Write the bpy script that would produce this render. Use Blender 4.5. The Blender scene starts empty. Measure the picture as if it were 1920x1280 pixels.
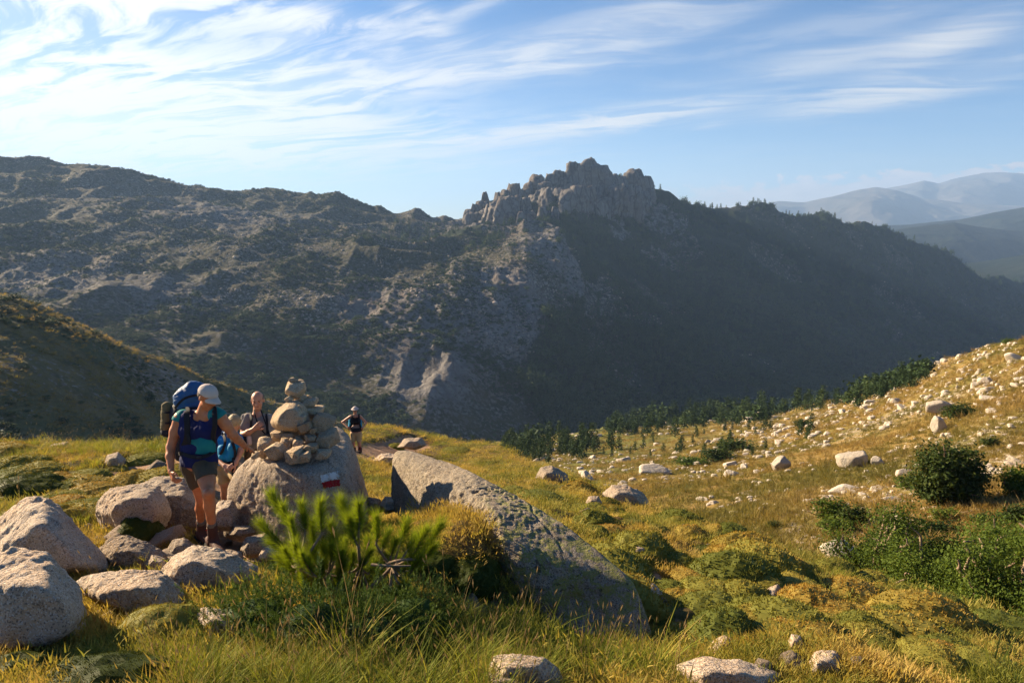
import bpy, bmesh, math, random
import numpy as np
from mathutils import Vector, Matrix

R = math.radians
rng = np.random.default_rng(7)
random.seed(7)
SC = bpy.context.scene
COL = SC.collection

# ------------------------------------------------------------------ camera
PITCH = R(9.8)
FPX = 1280.0                       # focal length in photo pixels (1920 wide)
cam_d = bpy.data.cameras.new('camera')
cam_d.sensor_width = 36.0
cam_d.lens = 24.0
cam_d.clip_start = 0.1
cam_d.clip_end = 60000.0
cam = bpy.data.objects.new('camera', cam_d)
cam.rotation_euler = (R(90) - PITCH, 0, 0)
COL.objects.link(cam)
SC.camera = cam

# ------------------------------------------------------------------ exposure
SC.view_settings.view_transform = 'Standard'
SC.view_settings.look = 'None'
SC.view_settings.exposure = 1.85
SC.view_settings.gamma = 1.0
SC.view_settings.use_curve_mapping = False
SC.cycles.use_denoising = True
SC.cycles.max_bounces = 5
SC.cycles.diffuse_bounces = 3
SC.cycles.transmission_bounces = 3
SC.cycles.transparent_max_bounces = 8
SC.cycles.volume_bounces = 0

# ------------------------------------------------------------------ sun
SUN_AZ, SUN_EL = -61.0, 22.5       # azimuth from the view direction (+Y), to the left; elevation
sun_dir = Vector((math.sin(R(SUN_AZ)) * math.cos(R(SUN_EL)), math.cos(R(SUN_AZ)) * math.cos(R(SUN_EL)), math.sin(R(SUN_EL))))
sd = bpy.data.lights.new('sun', 'SUN')
sd.energy = 5.0
sd.angle = R(0.5)
sd.color = (1.0, 0.79, 0.52)
sun = bpy.data.objects.new('sun', sd)
sun.rotation_euler = sun_dir.to_track_quat('Z', 'Y').to_euler()
sun.location = (-30, 20, 60)
COL.objects.link(sun)


# ------------------------------------------------------------------ node helper
class NT:
    def __init__(s, nt):
        s.nt = nt
        s.n = nt.nodes
        s.l = nt.links
        s.n.clear()

    def node(s, t, **kw):
        n = s.n.new(t)
        for k, v in kw.items():
            setattr(n, k, v)
        return n

    def put(s, sock, v):
        if isinstance(v, bpy.types.NodeSocket):
            s.l.new(v, sock)
        elif isinstance(v, (tuple, list)) and len(v) == 3 and sock.type == 'RGBA':
            sock.default_value = (*v, 1)
        else:
            sock.default_value = v

    def m(s, op, a, b=None, c=None, clamp=False):
        n = s.node('ShaderNodeMath', operation=op, use_clamp=clamp)
        s.put(n.inputs[0], a)
        if b is not None:
            s.put(n.inputs[1], b)
        if c is not None:
            s.put(n.inputs[2], c)
        return n.outputs[0]

    def mix(s, f, a, b, bt='MIX'):
        n = s.node('ShaderNodeMix', data_type='RGBA', blend_type=bt)
        s.put(n.inputs[0], f)
        s.put(n.inputs[6], a)
        s.put(n.inputs[7], b)
        return n.outputs[2]

    def ramp(s, v, lo, hi, a=0.0, b=1.0, smooth=True):
        n = s.node('ShaderNodeMapRange', interpolation_type='SMOOTHSTEP' if smooth else 'LINEAR')
        s.put(n.inputs[0], v)
        n.inputs[1].default_value = lo
        n.inputs[2].default_value = hi
        n.inputs[3].default_value = a
        n.inputs[4].default_value = b
        return n.outputs[0]

    def noise(s, vec, scale, detail=4, rough=0.55, dist=0.0, color=False):
        n = s.node('ShaderNodeTexNoise')
        if vec is not None:
            s.l.new(vec, n.inputs['Vector'])
        n.inputs['Scale'].default_value = scale
        n.inputs['Detail'].default_value = detail
        n.inputs['Roughness'].default_value = rough
        n.inputs['Distortion'].default_value = dist
        return n.outputs['Color' if color else 'Fac']

    def vor(s, vec, scale, feature='F1', out='Distance', rnd=1.0):
        n = s.node('ShaderNodeTexVoronoi', feature=feature)
        if vec is not None:
            s.l.new(vec, n.inputs['Vector'])
        n.inputs['Scale'].default_value = scale
        n.inputs['Randomness'].default_value = rnd
        return n.outputs[out]

    def comb(s, x, y, z):
        n = s.node('ShaderNodeCombineXYZ')
        for i, v in enumerate((x, y, z)):
            s.put(n.inputs[i], v)
        return n.outputs[0]

    def vmath(s, op, a, b):
        n = s.node('ShaderNodeVectorMath', operation=op)
        s.put(n.inputs[0], a)
        s.put(n.inputs[1], b)
        return n.outputs[0]


# ------------------------------------------------------------------ world: daylight sky with cirrus
W = bpy.data.worlds.new('World')
SC.world = W
W.use_nodes = True
w = NT(W.node_tree)
sky = w.node('ShaderNodeTexSky', sky_type='NISHITA')
sky.sun_disc = False
sky.sun_elevation = R(SUN_EL)
sky.sun_rotation = R(SUN_AZ)
sky.altitude = 2500
sky.air_density = 1.0
sky.dust_density = 0.25
sky.ozone_density = 2.0
SKY_STRENGTH = 0.05
tc = w.node('ShaderNodeTexCoord')
sep = w.node('ShaderNodeSeparateXYZ')
w.l.new(tc.outputs['Generated'], sep.inputs[0])
az = w.m('ARCTAN2', sep.outputs[0], sep.outputs[1])
el = w.m('ARCSINE', sep.outputs[2])


def azel(px, py):
    x, v = (px - 960) / FPX, (640 - py) / FPX
    d = Vector((x, math.cos(PITCH) + v * math.sin(PITCH), -math.sin(PITCH) + v * math.cos(PITCH))).normalized()
    return math.atan2(d.x, d.y), math.asin(d.z)


# streak coordinates: along the wind, and across it
zz = w.m('MAXIMUM', w.m('ADD', sep.outputs[2], 0.10), 0.03)
cu = w.m('DIVIDE', sep.outputs[0], zz)
cv = w.m('DIVIDE', sep.outputs[1], zz)
across = w.m('ADD', cv, w.m('MULTIPLY', cu, 0.42))
along = w.m('SUBTRACT', cu, w.m('MULTIPLY', cv, 0.2))
warp = w.noise(w.comb(cu, cv, 0.0), 0.55, 3, 0.5, color=True)
wsep = w.node('ShaderNodeSeparateXYZ')
w.l.new(warp, wsep.inputs[0])
ac2 = w.m('ADD', across, w.m('MULTIPLY', w.m('SUBTRACT', wsep.outputs[0], 0.5), 1.1))
al2 = w.m('ADD', along, w.m('MULTIPLY', w.m('SUBTRACT', wsep.outputs[1], 0.5), 1.6))
fine = w.noise(w.comb(w.m('MULTIPLY', al2, 0.75), w.m('MULTIPLY', ac2, 2.2), 3.0), 2.6, 9, 0.64, 0.55)
broad = w.noise(w.comb(w.m('MULTIPLY', al2, 0.25), w.m('MULTIPLY', ac2, 0.9), 9.0), 1.3, 4, 0.55, 0.2)

# where the cirrus stands: (px, py, half length px, half width px, tilt deg, weight) read as directions
BANDS = [
    (60, 8, 300, 34, 3, 1.35), (-60, 225, 560, 75, 2, 1.7), (240, 262, 430, 34, 1, .9), (330, 170, 330, 30, 3, .95),
    (150, 205, 330, 34, 2, 1.1), (520, 228, 190, 15, 3, .9), (60, 275, 420, 38, 0, 1.1),
    (720, 145, 420, 34, 9, 1.05), (640, 110, 170, 28, 2, .75), (1000, 110, 300, 30, 9, .85), (1250, 62, 260, 16, 12, .35),
    (940, 258, 380, 20, 8, .95), (1180, 222, 190, 16, 9, .7), (600, 38, 190, 18, -4, .75), (790, 36, 90, 22, -35, .75), (860, 30, 130, 12, 25, .5),
    (1180, 30, 190, 26, 12, .7), (1260, 38, 60, 12, -8, .45), (1560, 118, 220, 15, 5, .95), (1745, 95, 110, 28, 22, 1.0),
    (1790, 150, 200, 18, 8, .85), (1560, 95, 100, 8, 4, .55), (1480, 60, 260, 14, 9, .3), (1700, 25, 260, 18, 10, .35), (1330, 236, 30, 5, 5, .4), (1490, 184, 60, 6, 2, .3),
    (80, 68, 110, 16, 3, .8), (250, 112, 330, 14, 1, .55), (300, 330, 330, 20, 0, .35), (-500, 120, 500, 120, 2, 1.2),
]
dens = None
for (bx, by, bl, bw, tilt, wt) in BANDS:
    a0, e0 = azel(bx, by)
    t = R(tilt)
    da = w.m('SUBTRACT', az, a0)
    de = w.m('SUBTRACT', el, e0)
    u = w.m('ADD', w.m('MULTIPLY', da, math.cos(t) * FPX / bl), w.m('MULTIPLY', de, math.sin(t) * FPX / bl))
    v = w.m('SUBTRACT', w.m('MULTIPLY', de, math.cos(t) * FPX / bw), w.m('MULTIPLY', da, math.sin(t) * FPX / bw))
    q = w.m('ADD', w.m('MULTIPLY', u, u), w.m('MULTIPLY', v, v))
    g = w.m('MULTIPLY', w.m('EXPONENT', w.m('MULTIPLY', q, -1.1)), wt)
    dens = g if dens is None else w.m('ADD', dens, g)
streak = w.ramp(fine, 0.38, 0.66)
brd = w.ramp(broad, 0.38, 0.70)
cl = w.m('MULTIPLY', dens, w.m('ADD', 0.12, w.m('MULTIPLY', streak, w.m('ADD', 0.35, w.m('MULTIPLY', brd, 1.25)))))
bg_wisp = w.m('MULTIPLY', w.m('MULTIPLY', brd, streak), 0.07)
cl = w.m('ADD', cl, bg_wisp)
cl = w.m('MULTIPLY', cl, w.ramp(el, 0.02, 0.09))
cl = w.m('MINIMUM', w.m('SUBTRACT', 1.0, w.m('EXPONENT', w.m('MULTIPLY', cl, -1.7))), 0.95)
# a bank of small heaped clouds low over the far ranges on the right
a1, e1 = azel(1250, 372)
a2, e2 = azel(1900, 322)
base_e = w.m('ADD', e1, w.m('MULTIPLY', w.m('SUBTRACT', az, a1), (e2 - e1) / (a2 - a1)))
puff = w.noise(w.comb(w.m('MULTIPLY', az, 30.0), w.m('MULTIPLY', el, 55.0), 0.0), 1.3, 6, 0.6)
top = w.m('ADD', base_e, w.m('MULTIPLY', w.m('SUBTRACT', puff, 0.36), 0.075))
cum = w.m('MULTIPLY', w.ramp(w.m('SUBTRACT', top, el), -0.001, 0.006), w.ramp(az, a1 - 0.05, a1 + 0.10))
cum = w.m('MULTIPLY', cum, w.m('SUBTRACT', 1.0, w.ramp(az, 0.9, 1.2)))
# cloud colour follows the sun: brighter on its side of the sky
sund = w.node('ShaderNodeVectorMath', operation='DOT_PRODUCT')
w.l.new(tc.outputs['Generated'], sund.inputs[0])
sund.inputs[1].default_value = sun_dir
glow = w.m('POWER', w.m('MAXIMUM', sund.outputs['Value'], 0.0), 3.0)
cb = w.m('ADD', 5.2, w.m('MULTIPLY', glow, 3.0))
ccol = w.mix(1.0, (1.0, 0.975, 0.94), cb, 'MULTIPLY')
hsv = w.node('ShaderNodeHueSaturation')
w.l.new(sky.outputs[0], hsv.inputs['Color'])
hsv.inputs['Saturation'].default_value = 1.32
hsv.inputs['Value'].default_value = 0.82
hsv.inputs['Hue'].default_value = 0.503
col = w.mix(cl, hsv.outputs[0], ccol)
col = w.mix(w.m('MULTIPLY', cum, 0.85), col, w.mix(1.0, (1.0, 0.84, 0.74), w.m('ADD', 3.6, w.m('MULTIPLY', puff, 4.0)), 'MULTIPLY'))
bgn = w.node('ShaderNodeBackground')
w.l.new(col, bgn.inputs[0])
bgn.inputs[1].default_value = SKY_STRENGTH
wo = w.node('ShaderNodeOutputWorld')
w.l.new(bgn.outputs[0], wo.inputs[0])


# ------------------------------------------------------------------ geometry helpers
CP, SP = math.cos(PITCH), math.sin(PITCH)


def P(px, py, d):
    """World point seen at photo pixel (px, py) at depth d along the view axis."""
    x, v = (px - 960) / FPX, (640 - py) / FPX
    return np.array((x * d, (CP + v * SP) * d, (-SP + v * CP) * d))


def hash3(ix, iy, iz, seed):
    h = (ix.astype(np.int64) * 374761393 + iy.astype(np.int64) * 668265263 + iz.astype(np.int64) * 2147483647 + seed * 974634777) & 0xFFFFFFFF
    h = ((h ^ (h >> 13)) * 1274126177) & 0xFFFFFFFF
    h = ((h ^ (h >> 16)) * 2246822519) & 0xFFFFFFFF
    return ((h ^ (h >> 15)) & 0xFFFFFF).astype(np.float32) / 0x7FFFFF - 1.0


def vnoise(p, seed=0):
    """Value noise in [-1, 1] for an (n, 3) array."""
    i = np.floor(p)
    f = (p - i).astype(np.float32)
    f = f * f * f * (f * (f * 6 - 15) + 10)
    ix, iy, iz = (i[:, k].astype(np.int64) for k in range(3))
    r = 0
    for dx in (0, 1):
        wx = f[:, 0] if dx else 1 - f[:, 0]
        for dy in (0, 1):
            wy = f[:, 1] if dy else 1 - f[:, 1]
            for dz in (0, 1):
                wz = f[:, 2] if dz else 1 - f[:, 2]
                r = r + hash3(ix + dx, iy + dy, iz + dz, seed) * (wx * wy * wz)
    return r


def fbm(p, octaves=4, gain=0.5, lac=2.03, seed=0, kind='fbm'):
    p = np.asarray(p, dtype=np.float64)
    r, a, tot = 0, 1.0, 0.0
    for o in range(octaves):
        n = vnoise(p + o * 17.31, seed + o)
        if kind == 'ridge':
            n = 1 - 2 * np.abs(n)
        elif kind == 'billow':
            n = 2 * np.abs(n) - 0.6
        r = r + a * n
        tot += a
        a *= gain
        p = p * lac
    return r / tot


def xy3(x, y, s, z=0.0):
    return np.stack([np.ravel(x) / s, np.ravel(y) / s, np.full(np.size(x), z)], 1)


def sstep(a, b, x):
    t = np.clip((x - a) / (b - a), 0, 1)
    return t * t * (3 - 2 * t)


def mesh_data(name, V, F, mats=(), smooth=True, attrs=None, fmat=None):
    V = np.asarray(V, dtype=np.float32)
    me = bpy.data.meshes.new(name)
    groups = F if isinstance(F, list) and np.ndim(F[0]) == 2 else [F]
    groups = [np.asarray(g, dtype=np.int32) for g in groups if len(g)]
    loops = np.concatenate([g.ravel() for g in groups])
    sizes = np.concatenate([np.full(len(g), g.shape[1], dtype=np.int32) for g in groups])
    starts = np.concatenate([[0], np.cumsum(sizes)[:-1]]).astype(np.int32)
    me.vertices.add(len(V))
    me.vertices.foreach_set('co', V.ravel())
    me.loops.add(len(loops))
    me.loops.foreach_set('vertex_index', loops)
    me.polygons.add(len(sizes))
    me.polygons.foreach_set('loop_start', starts)
    if fmat is not None:
        me.polygons.foreach_set('material_index', np.asarray(fmat, dtype=np.int32))
    me.polygons.foreach_set('use_smooth', np.full(len(sizes), smooth, dtype=bool))
    for k, a in (attrs or {}).items():
        at = me.attributes.new(k, 'FLOAT', 'POINT')
        at.data.foreach_set('value', np.asarray(a, dtype=np.float32).ravel())
    for m in (mats if isinstance(mats, (list, tuple)) else [mats]):
        me.materials.append(m)
    me.update(calc_edges=True)
    me.validate()
    return me


def link(name, me, parent=None, loc=None):
    o = bpy.data.objects.new(name, me)
    COL.objects.link(o)
    if parent is not None:
        o.parent = parent
    if loc is not None:
        o.location = loc
    return o


def tag(o, label=None, cat=None, group=None, kind=None):
    for k, v in (('label', label), ('category', cat), ('group', group), ('kind', kind)):
        if v:
            o[k] = v
    return o


def empty(name, loc=(0, 0, 0)):
    o = bpy.data.objects.new(name, None)
    o.location = loc
    o.empty_display_size = 0.2
    COL.objects.link(o)
    return o


def obj_w(name, V, F, mats, base=None, parent=None, **kw):
    """Object whose vertices are given in world space; its origin is put at base."""
    V = np.asarray(V, dtype=np.float64)
    b = np.asarray(base if base is not None else (0, 0, 0), dtype=np.float64)
    me = mesh_data(name, V - b, F, mats, **kw)
    return link(name, me, parent, None if parent is not None else b)


def tps(points, values, smooth=1e-4):
    X = np.asarray(points, dtype=np.float64)
    n = len(X)

    def U(d2):
        return np.where(d2 > 1e-12, 0.5 * d2 * np.log(np.maximum(d2, 1e-12)), 0)
    K = U(((X[:, None] - X[None]) ** 2).sum(-1)) + smooth * np.eye(n)
    Pm = np.hstack([np.ones((n, 1)), X])
    A = np.block([[K, Pm], [Pm.T, np.zeros((3, 3))]])
    sol = np.linalg.solve(A, np.concatenate([np.asarray(values, float), np.zeros(3)]))

    def f(Q):
        Q = np.asarray(Q, float)
        out = np.empty(len(Q))
        for s in range(0, len(Q), 60000):
            q = Q[s:s + 60000]
            d2 = ((q[:, None] - X[None]) ** 2).sum(-1)
            out[s:s + 60000] = U(d2) @ sol[:n] + sol[n] + q @ sol[n + 1:]
        return out
    return f


class Relief:
    """A height field through points seen in the photograph at guessed distances."""

    def __init__(s, pts, noise=None, smooth=1e-3):
        X = np.array([P(*p) for p in pts])
        s.f = tps(np.stack([X[:, 0] / X[:, 1] * 1.3, np.log(X[:, 1])], 1), X[:, 2] / X[:, 1], smooth)
        s.noise = noise

    def base(s, x, y):
        x, y = np.ravel(x), np.ravel(y)
        return s.f(np.stack([x / y * 1.3, np.log(y)], 1)) * y

    def __call__(s, x, y):
        x, y = np.ravel(np.asarray(x, float)), np.ravel(np.asarray(y, float))
        z = s.base(x, y)
        if s.noise is not None:
            z = z + s.noise(x, y)
        return z


def fan_grid(a0, a1, na, y0, y1, ny):
    a = np.linspace(a0, a1, na)
    y = np.exp(np.linspace(math.log(y0), math.log(y1), ny))
    A, Y = np.meshgrid(a, y)
    i = np.arange(na * ny).reshape(ny, na)
    F = np.stack([i[:-1, :-1], i[:-1, 1:], i[1:, 1:], i[1:, :-1]], -1).reshape(-1, 4)
    return (A * Y).ravel(), Y.ravel(), F


def hit(fun, px, py, y0=2.0, y1=4000, n=170):
    """Where the ray of a photo pixel first meets the height field fun(x, y)."""
    r = P(px, py, 1.0)
    y = np.exp(np.linspace(math.log(y0), math.log(y1), n))
    k = y / r[1]
    below = r[2] * k < fun(r[0] * k, y)
    if not below.any():
        return None
    j = int(np.argmax(below))
    lo, hi = (y[j - 1] if j else y0), y[j]
    for _ in range(13):
        m = (lo + hi) / 2
        km = m / r[1]
        if r[2] * km < fun(np.array([r[0] * km]), np.array([m]))[0]:
            hi = m
        else:
            lo = m
    k = hi / r[1]
    return np.array((r[0] * k, hi, r[2] * k))


def to_px(p):
    """Photo pixel of a world point."""
    d = p[1] * CP - p[2] * SP
    return 960 + FPX * p[0] / d, 640 - FPX * (p[1] * SP + p[2] * CP) / d


RANKS = ['nearest', 'second nearest', 'third nearest', 'fourth nearest', 'fifth nearest', 'sixth nearest']


def label_by_landmark(objs, marks, noun, cat, group):
    """Labels for many alike things: which landmark each stands next to, on which side, and how near."""
    bins = {}
    for o in objs:
        px, py = to_px(o.location)
        k = min(range(len(marks)), key=lambda i: (px - marks[i][1]) ** 2 + ((py - marks[i][2]) * 1.6) ** 2)
        dx, dy = px - marks[k][1], (py - marks[k][2]) * 1.6
        side = ('right of' if dx > 0 else 'left of') if abs(dx) > abs(dy) else ('below' if dy > 0 else 'above')
        bins.setdefault((k, side), []).append((math.hypot(dx, dy), o))
    for (k, side), lst in bins.items():
        lst.sort(key=lambda q: q[0])
        for r, (_, o) in enumerate(lst):
            if r < len(RANKS):
                tag(o, '%s, %s %s the %s' % (noun, RANKS[r], side, marks[k][0]), cat, group)
            else:
                tag(o, '%s, farther out %s the %s' % (noun, side, marks[k][0]), cat, group)


_ico = {}


def ico(n):
    if n not in _ico:
        bm = bmesh.new()
        bmesh.ops.create_icosphere(bm, subdivisions=n, radius=1.0)
        V = np.array([v.co[:] for v in bm.verts])
        F = np.array([[v.index for v in f.verts] for f in bm.faces], dtype=np.int32)
        bm.free()
        _ico[n] = (V / np.linalg.norm(V, axis=1, keepdims=True), F)
    return _ico[n]


def points_object(name, pts, rot, scl, var, protos, kind='stuff', label=None, cat=None):
    """Geometry-nodes scatter: copies of the mesh objects in protos on explicit points."""
    V = np.asarray(pts, dtype=np.float32)
    me = bpy.data.meshes.new(name)
    me.vertices.add(len(V))
    me.vertices.foreach_set('co', V.ravel())
    at = me.attributes.new('rot', 'FLOAT_VECTOR', 'POINT')
    at.data.foreach_set('vector', np.asarray(rot, dtype=np.float32).ravel())
    s = np.asarray(scl, dtype=np.float32)
    if s.ndim == 1:
        s = np.stack([s, s, s], 1)
    at = me.attributes.new('scl', 'FLOAT_VECTOR', 'POINT')
    at.data.foreach_set('vector', s.ravel())
    at = me.attributes.new('var', 'INT', 'POINT')
    at.data.foreach_set('value', np.asarray(var, dtype=np.int32).ravel())
    o = link(name, me)
    pc = bpy.data.collections.new(name + '_source')
    for k, (pm) in enumerate(protos):
        po = bpy.data.objects.new('%s_source_%02d' % (name, k), pm)
        pc.objects.link(po)
    g = bpy.data.node_groups.new(name + '_scatter', 'GeometryNodeTree')
    g.interface.new_socket('Geometry', in_out='INPUT', socket_type='NodeSocketGeometry')
    g.interface.new_socket('Geometry', in_out='OUTPUT', socket_type='NodeSocketGeometry')
    N, L = g.nodes, g.links
    gi, go = N.new('NodeGroupInput'), N.new('NodeGroupOutput')
    ci = N.new('GeometryNodeCollectionInfo')
    ci.inputs['Collection'].default_value = pc
    ci.inputs['Separate Children'].default_value = True
    ci.inputs['Reset Children'].default_value = True
    ip = N.new('GeometryNodeInstanceOnPoints')
    ip.inputs['Pick Instance'].default_value = True

    def attr(n, t):
        a = N.new('GeometryNodeInputNamedAttribute')
        a.data_type = t
        a.inputs['Name'].default_value = n
        return a.outputs['Attribute']
    L.new(gi.outputs[0], ip.inputs['Points'])
    L.new(ci.outputs[0], ip.inputs['Instance'])
    L.new(attr('var', 'INT'), ip.inputs['Instance Index'])
    e2r = N.new('FunctionNodeEulerToRotation')
    L.new(attr('rot', 'FLOAT_VECTOR'), e2r.inputs[0])
    L.new(e2r.outputs[0], ip.inputs['Rotation'])
    L.new(attr('scl', 'FLOAT_VECTOR'), ip.inputs['Scale'])
    L.new(ip.outputs[0], go.inputs[0])
    md = o.modifiers.new('scatter', 'NODES')
    md.node_group = g
    o['kind'] = kind
    if label:
        o['label'] = label
    return o
# ------------------------------------------------------------------ materials
def material(name):
    m = bpy.data.materials.new(name)
    m.use_nodes = True
    t = NT(m.node_tree)
    out = t.node('ShaderNodeOutputMaterial')
    return m, t, out


def principled(t, out, col, rough=0.8, bump=None, strength=0.5, dist=0.02, spec=0.3):
    b = t.node('ShaderNodeBsdfPrincipled')
    t.put(b.inputs['Base Color'], col)
    t.put(b.inputs['Roughness'], rough)
    t.put(b.inputs['Specular IOR Level'], spec)
    if bump is not None:
        bp = t.node('ShaderNodeBump')
        bp.inputs['Strength'].default_value = strength
        bp.inputs['Distance'].default_value = dist
        t.l.new(bump, bp.inputs['Height'])
        t.l.new(bp.outputs[0], b.inputs['Normal'])
    t.l.new(b.outputs[0], out.inputs['Surface'])
    return b


def attr(t, name):
    n = t.node('ShaderNodeAttribute', attribute_name=name)
    return n.outputs['Fac']


def granite(name, base=(0.40, 0.315, 0.235), dark=(0.13, 0.095, 0.07), lichen=0.0, scale=1.0, warm=(0.41, 0.295, 0.20)):
    m, t, out = material(name)
    tcn = t.node('ShaderNodeTexCoord')
    oi = t.node('ShaderNodeObjectInfo')
    off = t.vmath('ADD', tcn.outputs['Object'], t.comb(t.m('MULTIPLY', oi.outputs['Random'], 37.0), t.m('MULTIPLY', oi.outputs['Random'], 11.0), 0.0))
    v = off
    big = t.noise(v, 1.6 * scale, 5, 0.6)
    mid = t.noise(v, 7 * scale, 5, 0.62)
    grain = t.noise(v, 70 * scale, 3, 0.7)
    sp = t.vor(v, 105 * scale, out='Color')
    sps = t.node('ShaderNodeSeparateXYZ')
    t.l.new(sp, sps.inputs[0])
    c = t.mix(t.ramp(big, 0.35, 0.68), base, warm)
    c = t.mix(t.ramp(mid, 0.52, 0.72, 0, 0.6), c, dark)
    c = t.mix(t.ramp(sps.outputs[0], 0.72, 0.9, 0, 0.65), c, (0.07, 0.06, 0.055))
    c = t.mix(t.ramp(sps.outputs[1], 0.70, 0.9, 0, 0.6), c, (0.52, 0.48, 0.43))
    if lichen:
        ln = t.noise(v, 9.0 * scale, 6, 0.68, 0.4)
        lm = t.noise(v, 1.1 * scale, 3, 0.5)
        lf = t.m('MULTIPLY', t.m('MULTIPLY', t.ramp(ln, 0.46, 0.54), t.ramp(grain, 0.36, 0.50)), t.m('MULTIPLY', t.ramp(lm, 0.24, 0.48), attr(t, 'lichen')), clamp=True)
        c = t.mix(t.m('MULTIPLY', lf, lichen), c, (0.31, 0.31, 0.09))
        bl = t.noise(t.vmath('ADD', v, (5.0, 3.0, 1.0)), 13.0 * scale, 5, 0.7)
        c = t.mix(t.ramp(bl, 0.58, 0.66, 0, 0.75 * lichen), c, (0.035, 0.03, 0.028))
    val = t.m('ADD', 0.7, t.m('MULTIPLY', oi.outputs['Random'], 0.55))
    c = t.mix(1.0, c, val, 'MULTIPLY')
    pit = t.noise(v, 26 * scale, 4, 0.65)
    h = t.m('ADD', t.m('MULTIPLY', mid, 0.8), t.m('ADD', t.m('MULTIPLY', grain, 0.16), t.m('ADD', t.m('MULTIPLY', pit, 0.40), t.m('MULTIPLY', sps.outputs[0], 0.03))))
    principled(t, out, c, 0.9, h, 1.0, 0.075 / scale, 0.15)
    return m


M = {}
M['granite'] = granite('granite')
M['granite_lichen'] = granite('granite_lichen', base=(0.36, 0.295, 0.22), warm=(0.42, 0.33, 0.23), lichen=0.95)
M['granite_cairn'] = granite('granite_cairn', base=(0.43, 0.325, 0.21), warm=(0.46, 0.31, 0.17), dark=(0.19, 0.13, 0.08), scale=1.8)
M['granite_far'] = granite('granite_far', base=(0.50, 0.44, 0.36), warm=(0.52, 0.43, 0.33), dark=(0.20, 0.165, 0.13), scale=0.6)


def plain(name, col, rough=0.85, var=0.12, scale=40.0, bump=0.25, spec=0.2, weave=None):
    m, t, out = material(name)
    tcn = t.node('ShaderNodeTexCoord')
    n = t.noise(tcn.outputs['Object'], scale, 4, 0.6)
    n2 = t.noise(tcn.outputs['Object'], scale * 0.15, 3, 0.5)
    f = t.m('ADD', 1 - var, t.m('MULTIPLY', t.m('ADD', n, n2), var))
    c = t.mix(1.0, (*col,), f, 'MULTIPLY')
    principled(t, out, c, rough, n, bump, 0.004, spec)
    return m


def skin_mat(name, col):
    m, t, out = material(name)
    tcn = t.node('ShaderNodeTexCoord')
    n = t.noise(tcn.outputs['Object'], 14, 4, 0.6)
    c = t.mix(t.ramp(n, 0.35, 0.7), col, (col[0] * 0.92, col[1] * 0.74, col[2] * 0.66))
    b = principled(t, out, c, 0.5, t.noise(tcn.outputs['Object'], 160, 2), 0.1, 0.002, 0.35)
    b.inputs['Subsurface Weight'].default_value = 0.06
    b.inputs['Subsurface Radius'].default_value = (0.012, 0.005, 0.003)
    b.inputs['Subsurface Scale'].default_value = 0.6
    return m


def leaf_mat(name, stops, trans=0.4, vary=0.5, rough=0.6, tint=(1.1, 1.0, 0.55), loc_scale=None):
    """Leaves: colour from a per-blade attribute, a random value per object or copy, and light shining through."""
    m, t, out = material(name)
    oi = t.node('ShaderNodeObjectInfo')
    a = attr(t, 'shade')
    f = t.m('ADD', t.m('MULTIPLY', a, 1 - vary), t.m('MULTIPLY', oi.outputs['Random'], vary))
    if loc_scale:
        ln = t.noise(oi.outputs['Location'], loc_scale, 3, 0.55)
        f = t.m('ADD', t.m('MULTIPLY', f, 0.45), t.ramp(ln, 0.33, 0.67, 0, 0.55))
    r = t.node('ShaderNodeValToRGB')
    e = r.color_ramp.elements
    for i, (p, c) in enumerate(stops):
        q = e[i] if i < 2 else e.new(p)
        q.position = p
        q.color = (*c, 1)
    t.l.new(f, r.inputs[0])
    d = t.node('ShaderNodeBsdfPrincipled')
    t.l.new(r.outputs[0], d.inputs['Base Color'])
    d.inputs['Roughness'].default_value = rough
    d.inputs['Specular IOR Level'].default_value = 0.06
    tr = t.node('ShaderNodeBsdfTranslucent')
    t.put(tr.inputs[0], t.mix(1.0, r.outputs[0], tint, 'MULTIPLY'))
    mx = t.node('ShaderNodeMixShader')
    mx.inputs[0].default_value = trans
    t.l.new(d.outputs[0], mx.inputs[1])
    t.l.new(tr.outputs[0], mx.inputs[2])
    t.l.new(mx.outputs[0], out.inputs['Surface'])
    return m


M['grass'] = leaf_mat('grass_blades', [(0.000, (0.101, 0.135, 0.028)), (0.300, (0.215, 0.222, 0.046)), (0.580, (0.399, 0.310, 0.078)), (1.000, (0.539, 0.349, 0.128))], 0.4, 0.35, loc_scale=0.75)
M['long_grass'] = leaf_mat('long_grass_blades', [(0.000, (0.123, 0.178, 0.024)), (0.500, (0.246, 0.274, 0.037)), (0.800, (0.410, 0.342, 0.068)), (1.000, (0.519, 0.342, 0.122))], 0.5, 0.4)
M['seed_stalk'] = leaf_mat('dry_stalks', [(0.0, (0.24, 0.17, 0.07)), (1.0, (0.42, 0.31, 0.16))], 0.25, 0.4, tint=(1.1, 1.0, 0.7))
M['dry_grass'] = leaf_mat('dry_slope_grass', [(0.000, (0.118, 0.129, 0.033)), (0.400, (0.243, 0.196, 0.060)), (0.750, (0.347, 0.239, 0.087)), (1.000, (0.438, 0.299, 0.125))], 0.4, 0.4, loc_scale=0.06)
M['cushion'] = leaf_mat('cushion_leaves', [(0.000, (0.081, 0.103, 0.021)), (0.400, (0.205, 0.191, 0.038)), (0.700, (0.323, 0.219, 0.048)), (1.000, (0.398, 0.159, 0.040))], 0.25, 0.62)
M['dark_cushion'] = leaf_mat('dark_cushion_leaves', [(0.000, (0.030, 0.046, 0.010)), (1.000, (0.092, 0.104, 0.020))], 0.25, 0.3)
M['juniper'] = leaf_mat('juniper_leaves', [(0.000, (0.027, 0.056, 0.018)), (0.600, (0.081, 0.131, 0.033)), (1.000, (0.188, 0.237, 0.056))], 0.25, 0.25)
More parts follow.
